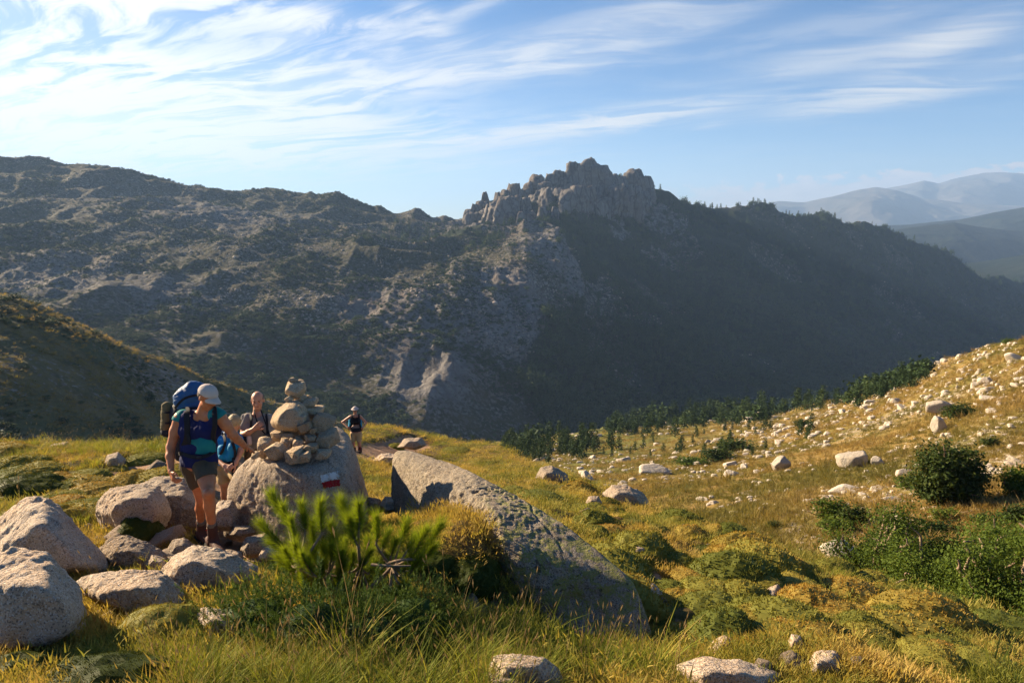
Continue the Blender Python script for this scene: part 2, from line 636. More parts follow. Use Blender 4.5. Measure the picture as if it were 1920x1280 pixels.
M['needles'] = leaf_mat('pine_needles', [(0.0, (0.045, 0.08, 0.012)), (0.5, (0.15, 0.20, 0.020)), (1.0, (0.30, 0.34, 0.035))], 0.4, 0.15, tint=(1.2, 1.2, 0.4))
M['bush'] = leaf_mat('bush_leaves', [(0.0, (0.022, 0.040, 0.012)), (0.6, (0.050, 0.075, 0.020)), (1.0, (0.10, 0.12, 0.03))], 0.3, 0.3)
M['alder'] = leaf_mat('alder_leaves', [(0.000, (0.042, 0.074, 0.017)), (0.600, (0.102, 0.150, 0.026)), (1.000, (0.192, 0.228, 0.042))], 0.4, 0.3)
M['far_pine'] = leaf_mat('far_pine_leaves', [(0.0, (0.018, 0.036, 0.016)), (0.6, (0.042, 0.070, 0.026)), (1.0, (0.085, 0.11, 0.036))], 0.15, 0.4)
M['bark'] = plain('bark', (0.16, 0.10, 0.065), 0.9, 0.4, 30, 0.8)
M['pale_bark'] = plain('pale_bark', (0.23, 0.165, 0.115), 0.9, 0.4, 30, 0.6)


def ground_mat():
    m, t, out = material('turf_and_soil')
    g = t.node('ShaderNodeNewGeometry')
    p = g.outputs['Position']
    n1 = t.noise(p, 0.55, 4, 0.6)
    n2 = t.noise(p, 4.0, 5, 0.65)
    n3 = t.noise(p, 30.0, 4, 0.7)
    c = t.mix(t.ramp(n1, 0.35, 0.65), (0.075, 0.065, 0.02), (0.15, 0.10, 0.035))
    c = t.mix(t.ramp(n2, 0.45, 0.7, 0, 0.7), c, (0.14, 0.085, 0.04))
    c = t.mix(t.ramp(n3, 0.5, 0.75, 0, 0.5), c, (0.05, 0.042, 0.02))
    d = attr(t, 'dirt')
    soil = t.mix(t.ramp(n2, 0.3, 0.7), (0.25, 0.145, 0.085), (0.34, 0.215, 0.135))
    soil = t.mix(t.ramp(n3, 0.55, 0.72, 0, 0.6), soil, (0.42, 0.31, 0.21))
    c = t.mix(t.ramp(t.m('ADD', d, t.m('MULTIPLY', t.m('SUBTRACT', n2, 0.5), 0.5)), 0.35, 0.6), c, soil)
    principled(t, out, c, 0.95, t.m('ADD', n2, t.m('MULTIPLY', n3, 0.5)), 0.7, 0.05, 0.1)
    return m


M['ground'] = ground_mat()


def path_mat():
    m, t, out = material('trodden_soil')
    g = t.node('ShaderNodeNewGeometry')
    p = g.outputs['Position']
    n2 = t.noise(p, 3.0, 5, 0.65)
    n3 = t.noise(p, 26.0, 5, 0.7)
    st = t.vor(p, 13.0, out='Color')
    ss = t.node('ShaderNodeSeparateXYZ')
    t.l.new(st, ss.inputs[0])
    c = t.mix(t.ramp(n2, 0.3, 0.7), (0.24, 0.135, 0.08), (0.34, 0.22, 0.14))
    c = t.mix(t.ramp(n3, 0.52, 0.72, 0, 0.7), c, (0.43, 0.32, 0.22))
    principled(t, out, c, 0.95, t.m('ADD', n2, t.m('MULTIPLY', n3, 0.7)), 0.9, 0.05, 0.1)
    return m


M['path'] = path_mat()


def slope_mat(name, cols, sc, rockcol, rock_amt, bump=1.0):
    """Far slopes: patches of dry grass, scrub and stone."""
    m, t, out = material(name)
    g = t.node('ShaderNodeNewGeometry')
    p = g.outputs['Position']
    n1 = t.noise(p, sc[0], 4, 0.6)
    n2 = t.noise(p, sc[1], 5, 0.65)
    n3 = t.noise(p, sc[2], 4, 0.7)
    c = t.mix(t.ramp(n1, 0.35, 0.65), cols[0], cols[1])
    c = t.mix(t.ramp(n2, 0.46, 0.66, 0, 0.8), c, cols[2])
    c = t.mix(t.m('MULTIPLY', attr(t, 'green'), 0.8), c, t.mix(n2, (0.06, 0.08, 0.018), (0.13, 0.135, 0.03)))
    rk = attr(t, 'rock')
    v = t.vor(p, sc[2] * 0.8, out='Color')
    vs = t.node('ShaderNodeSeparateXYZ')
    t.l.new(v, vs.inputs[0])
    rf = t.ramp(t.m('ADD', t.m('MULTIPLY', rk, rock_amt), t.m('MULTIPLY', t.m('SUBTRACT', n3, 0.5), 1.6)), 0.32, 0.52)
    rc = t.mix(t.ramp(vs.outputs[0], 0.2, 0.9), rockcol, tuple(x * 0.55 for x in rockcol))
    c = t.mix(rf, c, rc)
    principled(t, out, c, 0.95, t.m('ADD', n2, t.m('MULTIPLY', n3, 0.8)), bump, 2.0 / sc[2] * 0.2, 0.1)
    return m


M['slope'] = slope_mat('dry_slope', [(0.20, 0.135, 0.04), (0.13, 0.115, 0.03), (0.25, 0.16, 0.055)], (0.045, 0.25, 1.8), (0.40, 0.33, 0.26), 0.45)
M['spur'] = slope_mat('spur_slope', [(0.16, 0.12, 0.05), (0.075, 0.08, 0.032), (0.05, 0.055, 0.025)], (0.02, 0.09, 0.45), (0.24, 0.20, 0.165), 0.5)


def mountain_mat():
    m, t, out = material('mountain_rock_and_scrub')
    g = t.node('ShaderNodeNewGeometry')
    p = g.outputs['Position']
    n1 = t.noise(p, 0.006, 5, 0.6)
    n2 = t.noise(p, 0.035, 6, 0.68)
    n3 = t.noise(p, 0.17, 5, 0.72)
    wood = attr(t, 'wood')
    cliff = attr(t, 'cliff')
    rock = t.mix(t.ramp(n2, 0.35, 0.7), (0.185, 0.172, 0.162), (0.088, 0.082, 0.080))
    rock = t.mix(t.ramp(n1, 0.45, 0.7, 0, 0.5), rock, (0.158, 0.112, 0.086))
    pv = t.vmath('MULTIPLY', p, (1.0, 1.0, 0.22))
    cr = t.vor(pv, 0.055, feature='DISTANCE_TO_EDGE')
    rock = t.mix(t.m('MULTIPLY', t.ramp(cr, 0.0, 0.09, 1, 0), t.m('MULTIPLY', cliff, 0.7)), rock, (0.050, 0.043, 0.040))
    scrub = t.mix(t.ramp(n2, 0.3, 0.7), (0.025, 0.030, 0.016), (0.061, 0.052, 0.024))
    # bare stone where it is steep or broken
    f = t.ramp(t.m('ADD', t.m('MULTIPLY', cliff, 0.55), t.m('MULTIPLY', t.m('SUBTRACT', n3, 0.42), 1.5)), 0.12, 0.36)
    c = t.mix(f, scrub, rock)
    wf = t.ramp(t.m('ADD', wood, t.m('MULTIPLY', t.m('SUBTRACT', n2, 0.5), 0.9)), 0.4, 0.62)
    c = t.mix(wf, c, t.mix(t.ramp(n3, 0.35, 0.65), (0.013, 0.022, 0.010), (0.024, 0.032, 0.014)))
    principled(t, out, c, 0.95, t.m('ADD', n2, t.m('MULTIPLY', n3, 0.4)), 1.0, 6.0, 0.1)
    return m


M['mountain'] = mountain_mat()


def far_mat(name, a, b, s):
    m, t, out = material(name)
    g = t.node('ShaderNodeNewGeometry')
    n = t.noise(g.outputs['Position'], s, 6, 0.65)
    n2 = t.noise(g.outputs['Position'], s * 6, 5, 0.7)
    c = t.mix(t.ramp(n, 0.35, 0.65), a, b)
    c = t.mix(t.ramp(n2, 0.5, 0.7, 0, 0.5), c, tuple(x * 0.5 for x in a))
    principled(t, out, c, 0.95, n2, 1.0, 20.0, 0.1)
    return m


M['far_forest'] = far_mat('far_forest_floor', (0.008, 0.016, 0.012), (0.016, 0.022, 0.015), 0.0022)
M['far_rock'] = far_mat('far_range_rock', (0.07, 0.07, 0.065), (0.13, 0.12, 0.11), 0.0009)
# ------------------------------------------------------------------ near ground
CREST = np.array([(-1.7, 12.0), (-0.85, 13.2), (-0.5, 14.0), (-0.3, 18), (-0.22, 26), (-0.12, 29), (-0.03, 27), (0.04, 20), (0.18, 13.8), (0.34, 11.2), (0.5, 9.8), (0.78, 7.6), (1.2, 6.0), (1.7, 5.2)])
BUMPS = []        # (x, y, radius, height), filled from photo points below


def near_base(x, y):
    x, y = np.ravel(np.asarray(x, float)), np.ravel(np.asarray(y, float))
    a = x / np.maximum(y, 0.3)
    xs = x - 0.4
    z = -1.6 - 0.287 * y - 0.2 * 0.5 * (xs + np.sqrt(xs * xs + 0.3))
    z += 0.95 * sstep(-2.2, -6.0, x) * sstep(8.5, 13.5, y)            # the grassy bank on the left
    z += 0.35 * sstep(20, 27, y) * sstep(-8, -3, x)
    z -= 0.42 * np.exp(-(((x - .75) / 1.0) ** 2 + ((y - 5.4) / 1.6) ** 2))   # the hollow where the long boulder lies
    yc = np.interp(a, CREST[:, 0], CREST[:, 1])
    over = np.maximum(y - yc, 0)
    soft = over * over / (over + 2.2)
    z -= 0.62 * soft
    for (bx, by, br, bh) in BUMPS:
        z += bh * np.exp(-((x - bx) ** 2 + (y - by) ** 2) / (br * br))
    return z


PATHPX = [(600, 1085, .30), (520, 1052, .42), (450, 1022, .5), (390, 1010, .65), (345, 985, .55), (330, 955, .5), (395, 915, .42), (440, 880, .42), (520, 850, .5), (600, 838, .55), (680, 848, .7), (730, 840, .6), (790, 826, .6)]
SOILPX = [(265, 888, .8), (320, 880, .6), (330, 1000, .45), (290, 992, .4), (255, 1035, .3), (430, 1062, .4), (372, 1085, .25), (300, 868, .5), (235, 868, .35), (790, 958, .5), (745, 950, .4), (880, 1135, .3), (1330, 1190, .35), (1270, 1120, .3), (455, 985, .4), (235, 1050, .35), (300, 1095, .3), (180, 1075, .3), (350, 1060, .35), (1290, 1100, .45), (1380, 1080, .4), (1450, 1165, .4), (1250, 1200, .4), (1600, 1150, .45), (1150, 1060, .4), (1080, 985, .5), (1560, 1235, .4), (1700, 1200, .4), (960, 900, .5)]
PATHW = SOILW = None


def seg_dist(x, y, pts):
    best = np.full(x.shape, 9e9)
    for (p, q) in zip(pts[:-1], pts[1:]):
        dx, dy = q[0] - p[0], q[1] - p[1]
        t = np.clip(((x - p[0]) * dx + (y - p[1]) * dy) / (dx * dx + dy * dy + 1e-9), 0, 1)
        r = p[2] + t * (q[2] - p[2])
        best = np.minimum(best, np.hypot(x - p[0] - t * dx, y - p[1] - t * dy) / r)
    return best


def path_mask(x, y):
    d = seg_dist(x, y, PATHW)
    k = d < 1.9
    if k.any():
        d[k] += 0.35 * fbm(xy3(x[k], y[k], 0.5), 3, seed=71)
    return sstep(1.35, 0.75, d)


def soil_mask(x, y):
    d = np.full(x.shape, 9e9)
    for (bx, by, br) in SOILW:
        d = np.minimum(d, np.hypot(x - bx, (y - by) * 0.8) / br)
    s = np.zeros(x.shape)
    k = d < 1.6
    if k.any():
        s[k] = sstep(1.2, 0.6, d[k] + 0.3 * fbm(xy3(x[k], y[k], 0.35), 3, seed=72))
    return s


def near_z(x, y):
    x, y = np.ravel(np.asarray(x, float)), np.ravel(np.asarray(y, float))
    z = near_base(x, y)
    pm = np.maximum(path_mask(x, y), 0.7 * soil_mask(x, y))
    g = 1 - 0.85 * pm
    z += 0.16 * fbm(xy3(x, y, 2.6), 4, seed=3) * g
    z += g * (0.06 + 0.10 * sstep(-0.5, 2.5, x)) * fbm(xy3(x, y, 0.75), 3, kind='billow', seed=11)
    z += 0.03 * fbm(xy3(x, y, 0.22), 3, seed=21)
    return z - 0.10 * pm


for (px, py, d, r, h) in [(880, 1035, 6.4, 0.55, .42), (800, 960, 7.2, 0.7, .40), (900, 975, 7.0, 0.5, .3), (250, 1000, 7.6, .6, .25), (60, 930, 8.5, 1.3, .45)]:
    b = P(px, py, d)
    BUMPS.append((b[0], b[1], r, h))
PATHW = [(*hit(near_base, px, py, 2.5, 40)[:2], r) for px, py, r in PATHPX]
SOILW = [(*hit(near_base, px, py, 2.5, 40)[:2], r) for px, py, r in SOILPX]


def on_ground(px, py):
    return hit(near_z, px, py, 2.4, 60)


X, Y, F = fan_grid(-1.65, 1.65, 660, 1.1, 75, 620)
Z = near_z(X, Y)
pm = path_mask(X, Y)
dirt = soil_mask(X, Y)
fm = pm[F].mean(1) > 0.5
V = np.stack([X, Y, Z], 1)
tag(obj_w('ground', V, F[~fm], M['ground'], attrs={'dirt': np.maximum(dirt, pm * 0.9)}), kind='structure')
used = np.unique(F[fm])
remap = -np.ones(len(V), dtype=np.int64)
remap[used] = np.arange(len(used))
tag(obj_w('path', V[used], remap[F[fm]], M['path']), kind='structure')

# ------------------------------------------------------------------ sunlit hillside across the gully, and the valley floor
HILL = Relief([
    (1920, 1120, 19), (1920, 1050, 24), (1760, 1060, 26), (1600, 1040, 30), (1450, 990, 38), (1340, 960, 52), (1240, 925, 75), (1080, 885, 120),
    (1920, 930, 36), (1800, 900, 46), (1650, 900, 58), (1500, 880, 80), (1350, 870, 120), (1200, 855, 190), (1050, 855, 240),
    (1920, 780, 66), (1750, 790, 88), (1600, 820, 110), (1450, 830, 150), (1300, 820, 260), (1130, 815, 360), (1000, 838, 330),
    (1920, 690, 98), (1780, 710, 135), (1640, 755, 170), (1520, 780, 230), (1400, 785, 380), (1250, 800, 480),
    (1920, 634, 140), (1800, 667, 190), (1700, 712, 230), (1600, 742, 290), (1500, 764, 380), (1380, 775, 560), (1200, 790, 640), (1000, 822, 560),
    (850, 850, 420), (700, 860, 420), (2300, 1000, 26), (2300, 760, 60), (2300, 560, 110), (2300, 470, 170), (2700, 800, 40),
    (1920, 1300, 13), (1600, 1200, 17), (1400, 1150, 22), (1200, 1080, 34), (900, 1000, 70),
])
SLOPE_END = np.array([(-0.4, 460.), (-0.1, 500), (0.05, 560), (0.2, 620), (0.32, 540), (0.42, 370), (0.5, 290), (0.58, 230), (0.66, 190), (0.75, 142), (1.05, 165), (1.5, 200)])


def hill_z(x, y):
    x, y = np.ravel(np.asarray(x, float)), np.ravel(np.asarray(y, float))
    a = x / y
    end = np.interp(a, SLOPE_END[:, 0], SLOPE_END[:, 1])
    yy = np.minimum(y, end * 1.05)
    z = HILL.base(a * yy, yy) / yy * y
    over = np.maximum(y - end * 0.97, 0)
    z -= 0.55 * over * over / (over + 0.06 * end)
    z += 0.008 * y * fbm(xy3(x, y, 14.0), 4, seed=31) + 0.22 * fbm(xy3(x, y, 3.0), 3, kind='billow', seed=35)
    return z


X, Y, F = fan_grid(-0.45, 1.5, 520, 11, 900, 560)
Z = hill_z(X, Y)
rock = np.clip(0.5 + 0.9 * fbm(xy3(X, Y, 22.0), 4, seed=41), 0, 1) * sstep(0.2, 0.45, X / Y)
for (sx_, sy_, ra_, ry_) in ((1690, 905, .035, .12), (1660, 940, .04, .12), (1640, 975, .03, .10), (1575, 1000, .025, .08), (1480, 1010, .04, .10), (1850, 1010, .03, .08), (1430, 920, .05, .05)):
    q = hit(HILL, sx_, sy_, 12, 400)
    if q is not None:
        rock = np.maximum(rock, 1.5 * np.exp(-(((X / Y - q[0] / q[1]) / ra_) ** 2 + ((np.log(Y / q[1])) / ry_) ** 2)))
tag(obj_w('hillside', np.stack([X, Y, Z], 1), F, M['slope'], attrs={'rock': rock, 'green': np.exp(-((((X / Y) - 0.14) / 0.13) ** 2)) * sstep(70, 130, Y)}), kind='structure')

# ------------------------------------------------------------------ grassy spur on the left
SPUR = Relief([
    (-500, 420, 290), (-250, 490, 292), (0, 541, 300), (100, 580, 315), (250, 655, 340), (400, 712, 375), (520, 752, 405), (650, 800, 440), (770, 838, 470),
    (-300, 850, 175), (0, 850, 190), (150, 860, 205), (300, 860, 230), (450, 870, 270), (600, 870, 330), (740, 870, 420),
    (-200, 650, 225), (0, 680, 230), (150, 720, 250), (300, 770, 290), (450, 800, 322), (600, 830, 385), (0, 600, 266), (200, 670, 285), (350, 730, 322),
    (-300, 1100, 120), (100, 1100, 130), (400, 1000, 180),
])


def spur_z(x, y):
    x, y = np.ravel(np.asarray(x, float)), np.ravel(np.asarray(y, float))
    a = x / y
    end = np.interp(a, [-1.2, -.77, -.69, -.57, -.45, -.35, -.25, -.15, 0.1], [288, 298, 315, 340, 372, 402, 440, 470, 520])
    yy = np.minimum(y, end)
    z = SPUR.base(a * yy, yy) / yy * y
    over = np.maximum(y - end * 0.97, 0)
    z -= 0.6 * over * over / (over + 0.05 * end)
    return z + 0.010 * y * fbm(xy3(x, y, 30.0), 5, seed=51) + 0.5 * fbm(xy3(x, y, 5.0), 3, kind='billow', seed=52)


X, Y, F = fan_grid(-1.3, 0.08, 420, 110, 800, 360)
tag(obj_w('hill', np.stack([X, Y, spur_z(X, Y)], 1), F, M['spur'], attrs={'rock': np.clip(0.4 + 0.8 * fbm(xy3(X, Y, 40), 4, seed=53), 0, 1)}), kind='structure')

# ------------------------------------------------------------------ the mountain across the valley
RIDGE = [(-900, 250, 1500), (-500, 270, 1600), (-200, 290, 1700), (0, 302, 1750), (140, 302, 1800), (250, 318, 1830), (330, 338, 1850), (430, 352, 1880), (530, 355, 1900), (640, 362, 1900), (730, 385, 1900), (800, 402, 1880),
         (870, 408, 1850), (930, 372, 1850), (1000, 352, 1870), (1060, 345, 1900), (1130, 345, 1950), (1200, 356, 2000), (1240, 362, 2050), (1310, 378, 2120), (1400, 388, 2200), (1500, 402, 2300), (1600, 418, 2420), (1680, 438, 2520),
         (1760, 472, 2650), (1840, 508, 2800), (1920, 540, 2950), (2050, 590, 3100), (2250, 640, 3300)]
MTN = Relief(RIDGE + [
    # middle heights
    (-500, 480, 1000), (0, 440, 1150), (150, 470, 1130), (300, 400, 1450), (330, 520, 1050), (450, 430, 1350), (500, 540, 1020), (620, 460, 1260), (650, 590, 960), (760, 470, 1300), (850, 460, 1450),
    (800, 530, 1080), (880, 490, 1230), (960, 430, 1520), (1000, 480, 1250), (1040, 440, 1500), (1020, 560, 1150), (950, 620, 1000), (1100, 420, 1750), (1150, 520, 1500), (1100, 620, 1200), (1250, 480, 1750), (1300, 600, 1450),
    (1400, 500, 1850), (1450, 620, 1550), (1550, 520, 2000), (1600, 620, 1700), (1700, 540, 2250), (1750, 610, 2050), (1830, 570, 2500), (1920, 580, 2750),
    # foot of the slopes
    (-500, 700, 560), (0, 640, 720), (150, 660, 700), (300, 720, 660), (450, 770, 650), (600, 810, 660), (750, 850, 690), (900, 860, 720), (700, 720, 800), (820, 720, 820), (900, 760, 800), (1020, 790, 850), (1000, 860, 740),
    (1150, 810, 880), (1300, 775, 1020), (1450, 745, 1200), (1600, 705, 1450), (1750, 660, 1800), (1880, 610, 2250), (1960, 600, 2500), (2250, 690, 2500),
    (1300, 860, 760), (1600, 800, 1000), (1900, 700, 1500), (600, 900, 480), (0, 760, 480), (2250, 800, 1500),
], smooth=2e-4)
RA = np.array([P(*r)[0] / P(*r)[1] for r in RIDGE])
RY = np.array([P(*r)[1] for r in RIDGE])
# the line that parts the bare granite (left) from the wooded flank (right), as tangents of bearing against distance
EDGEPX = [(870, 400, 1850), (1030, 430, 1550), (1075, 480, 1350), (1040, 560, 1150), (985, 640, 1000), (965, 700, 900), (1025, 770, 820), (1030, 860, 740)]
EA = np.array([P(*r)[0] / P(*r)[1] for r in EDGEPX])[::-1]
EY = np.array([P(*r)[1] for r in EDGEPX])[::-1]


def mtn_wood(x, y):
    a = x / y
    e = np.interp(y, EY, EA)
    w_ = sstep(-0.012, 0.03, a - e)
    w_ = np.maximum(w_, 0.85 * np.exp(-(((a + 0.085) / 0.06) ** 2 + ((y - 1560) / 140) ** 2)))
    return w_ - 0.55 * sstep(0.16, 0.42, fbm(xy3(x, y, 150.0), 4, seed=63)) * (w_ > .3)


def mtn_cliff(x, y):
    a = x / y
    c = np.zeros(x.shape)
    for (px, py, d, ra, ry, wt) in [(940, 560, 1080, .07, 110, 1), (1050, 470, 1380, .05, 140, 1), (820, 600, 960, .09, 120, .9), (800, 700, 850, .06, 70, 1), (690, 560, 1010, .05, 80, .6),
                                    (1000, 400, 1800, .12, 230, 1), (1130, 390, 1900, .10, 200, 1), (1180, 420, 1800, .07, 120, .6), (120, 540, 1000, .10, 130, .45), (300, 560, 950, .1, 120, .35), (400, 400, 1500, .2, 200, .35)]:
        q = P(px, py, d)
        c = np.maximum(c, wt * np.exp(-(((a - q[0] / q[1]) / ra) ** 2 + ((y - q[1]) / ry) ** 2)))
    return c


def mtn_z(x, y):
    x, y = np.ravel(np.asarray(x, float)), np.ravel(np.asarray(y, float))
    a = x / y
    end = np.interp(a, RA, RY)
    yy = np.minimum(y, end)
    z = MTN.base(a * yy, yy) / yy * y
    over = np.maximum(y - end, 0)
    z -= 0.75 * over * over / (over + 60)
    body = sstep(620, 900, y)
    cl = mtn_cliff(x, y)
    z += body * ((26 + 14 * mtn_wood(x, y)) * fbm(xy3(x, y, 190.0), 3, kind='ridge', seed=61) + 5.5 * fbm(xy3(x, y, 55.0), 4, kind='ridge', seed=64) * (1 + 1.6 * cl) + 1.3 * fbm(xy3(x, y, 14.0), 3, kind='billow', seed=67))
    z -= body * 12
    # gully with steep flanks at the edge of the granite
    e = np.interp(y, EY, EA)
    z += body * cl * 10 * np.floor(3 * fbm(xy3(x, y, 60.0), 3, seed=69)) / 3
    return z


X, Y, F = fan_grid(-1.25, 1.0, 900, 420, 3600, 560)
Z = mtn_z(X, Y)
tag(obj_w('mountain', np.stack([X, Y, Z], 1), F, M['mountain'], attrs={'wood': mtn_wood(X, Y), 'cliff': mtn_cliff(X, Y)}), kind='structure')

# ------------------------------------------------------------------ beyond: wooded hills, the plain, the far ranges
def band(name, ridge, foot_drop, thick, mat, na, amp, sc, seed, a0=None, a1=None):
    pts = np.array([P(*r) for r in ridge])
    a = pts[:, 0] / pts[:, 1]
    ag = np.linspace(a[0] if a0 is None else a0, a[-1] if a1 is None else a1, na)
    yr = np.interp(ag, a, pts[:, 1])
    zr = np.interp(ag, a, pts[:, 2])
    t = np.linspace(-1, 0.6, 90)
    A, T = np.meshgrid(ag, t)
    Yg = np.interp(A, ag, yr) + T * thick
    Xg = A * Yg
    prof = np.where(T < 0, 1 - np.abs(T) ** 1.25, 1 - np.abs(T) ** 1.6)
    n = fbm(xy3(Xg, Yg, sc), 5, kind='ridge', seed=seed).reshape(A.shape) - 0.3
    Zr = np.interp(A, ag, zr)
    Zg = Zr - foot_drop * (1 - prof) + amp * n * (0.10 + 0.9 * np.clip(np.abs(T) * 3, 0, 1))
    i = np.arange(A.size).reshape(A.shape)
    Fg = np.stack([i[:-1, :-1], i[:-1, 1:], i[1:, 1:], i[1:, :-1]], -1).reshape(-1, 4)
    return tag(obj_w(name, np.stack([Xg.ravel(), Yg.ravel(), Zg.ravel()], 1), Fg, mat), kind='structure')


band('valley_hills', [(1420, 500, 4200), (1560, 486, 4000), (1700, 505, 3800), (1780, 500, 3700), (1850, 490, 3600), (1920, 478, 3500), (2100, 455, 3400), (2500, 430, 3400)], 420, 1500, M['far_forest'], 200, 60, 420, 81)
band('valley_hills', [(1300, 470, 5200), (1560, 462, 5200), (1650, 436, 5200), (1720, 424, 5200), (1790, 416, 5300), (1850, 428, 5300), (1920, 432, 5400), (2100, 425, 5400), (2500, 420, 5500)], 420, 1500, M['far_forest'], 200, 70, 500, 83)
band('valley_hills', [(1300, 430, 6800), (1500, 425, 6800), (1700, 422, 6800), (1800, 412, 6800), (1860, 398, 6900), (1920, 388, 6900), (2050, 380, 7000), (2500, 390, 7000)], 420, 1600, M['far_forest'], 200, 70, 600, 84)
band('far_mountains', [(1180, 420, 14260), (1330, 400, 14260), (1410, 384, 14260), (1460, 376, 14260), (1510, 379, 14260), (1560, 369, 14260), (1610, 356, 14260), (1640, 352, 14260), (1680, 356, 14260), (1730, 372, 14415), (1800, 380, 14415), (1900, 386, 14415), (2100, 390, 14570), (2500, 395, 14570)], 870, 3400, M['far_rock'], 320, 210, 1400, 86)
band('far_mountains', [(1250, 420, 18290), (1560, 380, 18290), (1640, 358, 18290), (1700, 346, 18290), (1732, 338, 18290), (1760, 343, 18290), (1800, 331, 18445), (1840, 325, 18445), (1880, 324, 18445), (1920, 326, 18600), (2000, 330, 18600), (2200, 352, 18600), (2500, 380, 18600)], 1240, 4000, M['far_rock'], 320, 270, 1700, 88)
PLAIN_Z = -720.0
tag(obj_w('plain', [(-25000, -300, PLAIN_Z), (25000, -300, PLAIN_Z), (25000, 25500, PLAIN_Z), (-25000, 25500, PLAIN_Z)], [(0, 1, 2, 3)], M['far_forest']), kind='structure')
# ------------------------------------------------------------------ haze in the air over the valley
hm, ht, ho = material('haze_air')
pv = ht.node('ShaderNodeVolumePrincipled')
pv.inputs['Color'].default_value = (0.38, 0.60, 1.0, 1)
pv.inputs['Density'].default_value = 0.64e-4
pv.inputs['Anisotropy'].default_value = 0.15
ht.l.new(pv.outputs[0], ho.inputs['Volume'])
hb = [(sx * 25500, y_, z_) for z_ in (PLAIN_Z - 1, 1560.0) for sx, y_ in ((-1, -400), (1, -400), (1, 26000), (-1, 26000))]
hz = tag(obj_w('haze', hb, [(3, 2, 1, 0), (4, 5, 6, 7), (0, 1, 5, 4), (1, 2, 6, 5), (2, 3, 7, 6), (3, 0, 4, 7)], hm, smooth=False), kind='stuff')
# ------------------------------------------------------------------ rocks
def unit_v(v):
    v = np.asarray(v, float)
    return v / np.linalg.norm(v)


def planes_of(points):
    """Face planes of the convex hull, about the mean point."""
    bm = bmesh.new()
    c = np.mean(points, axis=0)
    vs = [bm.verts.new(Vector(p - c)) for p in points]
    r = bmesh.ops.convex_hull(bm, input=vs)
    bm.normal_update()
    N, H = [], []
    for f in bm.faces:
        n = np.array(f.normal[:])
        h = float(n @ np.array(f.verts[0].co[:]))
        if f.calc_area() < 1e-7:
            continue
        if h < 0:
            n, h = -n, -h
        N.append(n)
        H.append(max(h, 0.02))
    bm.free()
    return c, np.array(N), np.array(H)


def star(D, N, H, p):
    q = np.maximum(D @ N.T, 0) / H
    return ((q ** p).sum(1)) ** (-1.0 / p)


def roughen(V, size, amp, seed, pits=0.0, pit_scale=0.05, pit_where=None):
    L = np.linalg.norm(V, axis=1, keepdims=True)
    n = V / np.maximum(L, 1e-9)
    o = seed * 3.17
    d = amp * (1.0 * fbm(V / (0.55 * size) + o, 3, seed=seed) + 0.55 * fbm(V / (0.2 * size) + o, 4, kind='ridge', seed=seed + 5) + 0.34 * fbm(V / (0.06 * size) + o, 3, seed=seed + 9))
    if pits:
        q = fbm(V / pit_scale + o, 2, seed=seed + 13)
        q2 = fbm(V / (pit_scale * 5) + o, 2, seed=seed + 17)
        mask = sstep(-0.15, 0.35, q2) if pit_where is None else pit_where
        d = d - pits * sstep(0.12, 0.5, q) * mask
    return V + n * d[:, None]


def hull_rock(points, p=14, sub=5, amp=0.04, seed=1, grow=1.05, **kw):
    p = max(p, 46)
    points = np.asarray(points, float)
    c, N, H = planes_of(points)
    D, F = ico(sub)
    V = D * star(D, N, H, p)[:, None] * grow
    size = float(np.linalg.norm(points.max(0) - points.min(0))) / 2
    return c, roughen(V, size, amp * size, seed, **kw), F


def outline_rock(poly, d, t, front=(0.0, -0.1), shrink=0.55, back=0.6, p=13, sub=5, amp=0.035, seed=1, **kw):
    """Rock whose outline follows a polygon of photo pixels at depth d; t is its thickness in metres. front is where the
    nearest face sits relative to the outline's middle, as a share of its width and height."""
    A = np.array(poly, float)
    c = (A.min(0) + A.max(0)) / 2
    wh = A.max(0) - A.min(0)
    pts = [P(x, y, d) for x, y in A]
    cf = c + np.array(front) * wh
    for x, y in A:
        pts.append(P(cf[0] + (x - c[0]) * shrink, cf[1] + (y - c[1]) * shrink, d - t * 0.5))
        pts.append(P(c[0] + (x - c[0]) * back, c[1] + (y - c[1]) * back, d + t * 0.6))
    return hull_rock(pts, p=p, sub=sub, amp=amp, seed=seed, **kw)


def put_rock(name, cVF, mat, label, cat='boulder', group=None):
    c, V, F = cVF
    me = mesh_data(name, V, F, mat)
    return tag(link(name, me, loc=c), label, cat, group)


# --- the boulder that carries the cairn
pts = [P(*q) for q in [(424, 1005, 8.1), (560, 1040, 7.5), (688, 980, 8.1), (455, 950, 9.2), (692, 930, 9.3), (424, 950, 8.0), (430, 915, 8.05), (448, 884, 8.1), (474, 857, 8.1), (520, 846, 8.5),
                       (505, 868, 7.8), (560, 890, 7.55), (604, 884, 7.6), (645, 888, 7.75), (628, 801, 9.1), (652, 818, 9.0), (664, 872, 8.6), (678, 935, 8.3), (590, 960, 7.45)]]
c, V, F = hull_rock(pts, p=22, sub=6, amp=0.022, seed=4, grow=1.04, pits=0.030, pit_scale=0.055)
CAIRN_ROCK = (c, V, F)
Wv = V + c
crack = P(577, 930, 7.55)
dcr = np.abs((Wv[:, 0] - crack[0]) + 0.12 * np.sin(Wv[:, 2] * 14) * 0.15) + np.where((Wv[:, 1] < crack[1] + 0.45), 0, 1)
V = V * (1 - 0.03 * np.exp(-(dcr / 0.012) ** 2))[:, None]
cairn_rock = tag(link('boulder', mesh_data('boulder', V, F, M['granite']), loc=c), 'big pitted boulder under the stone cairn with a white and red painted mark', 'boulder')


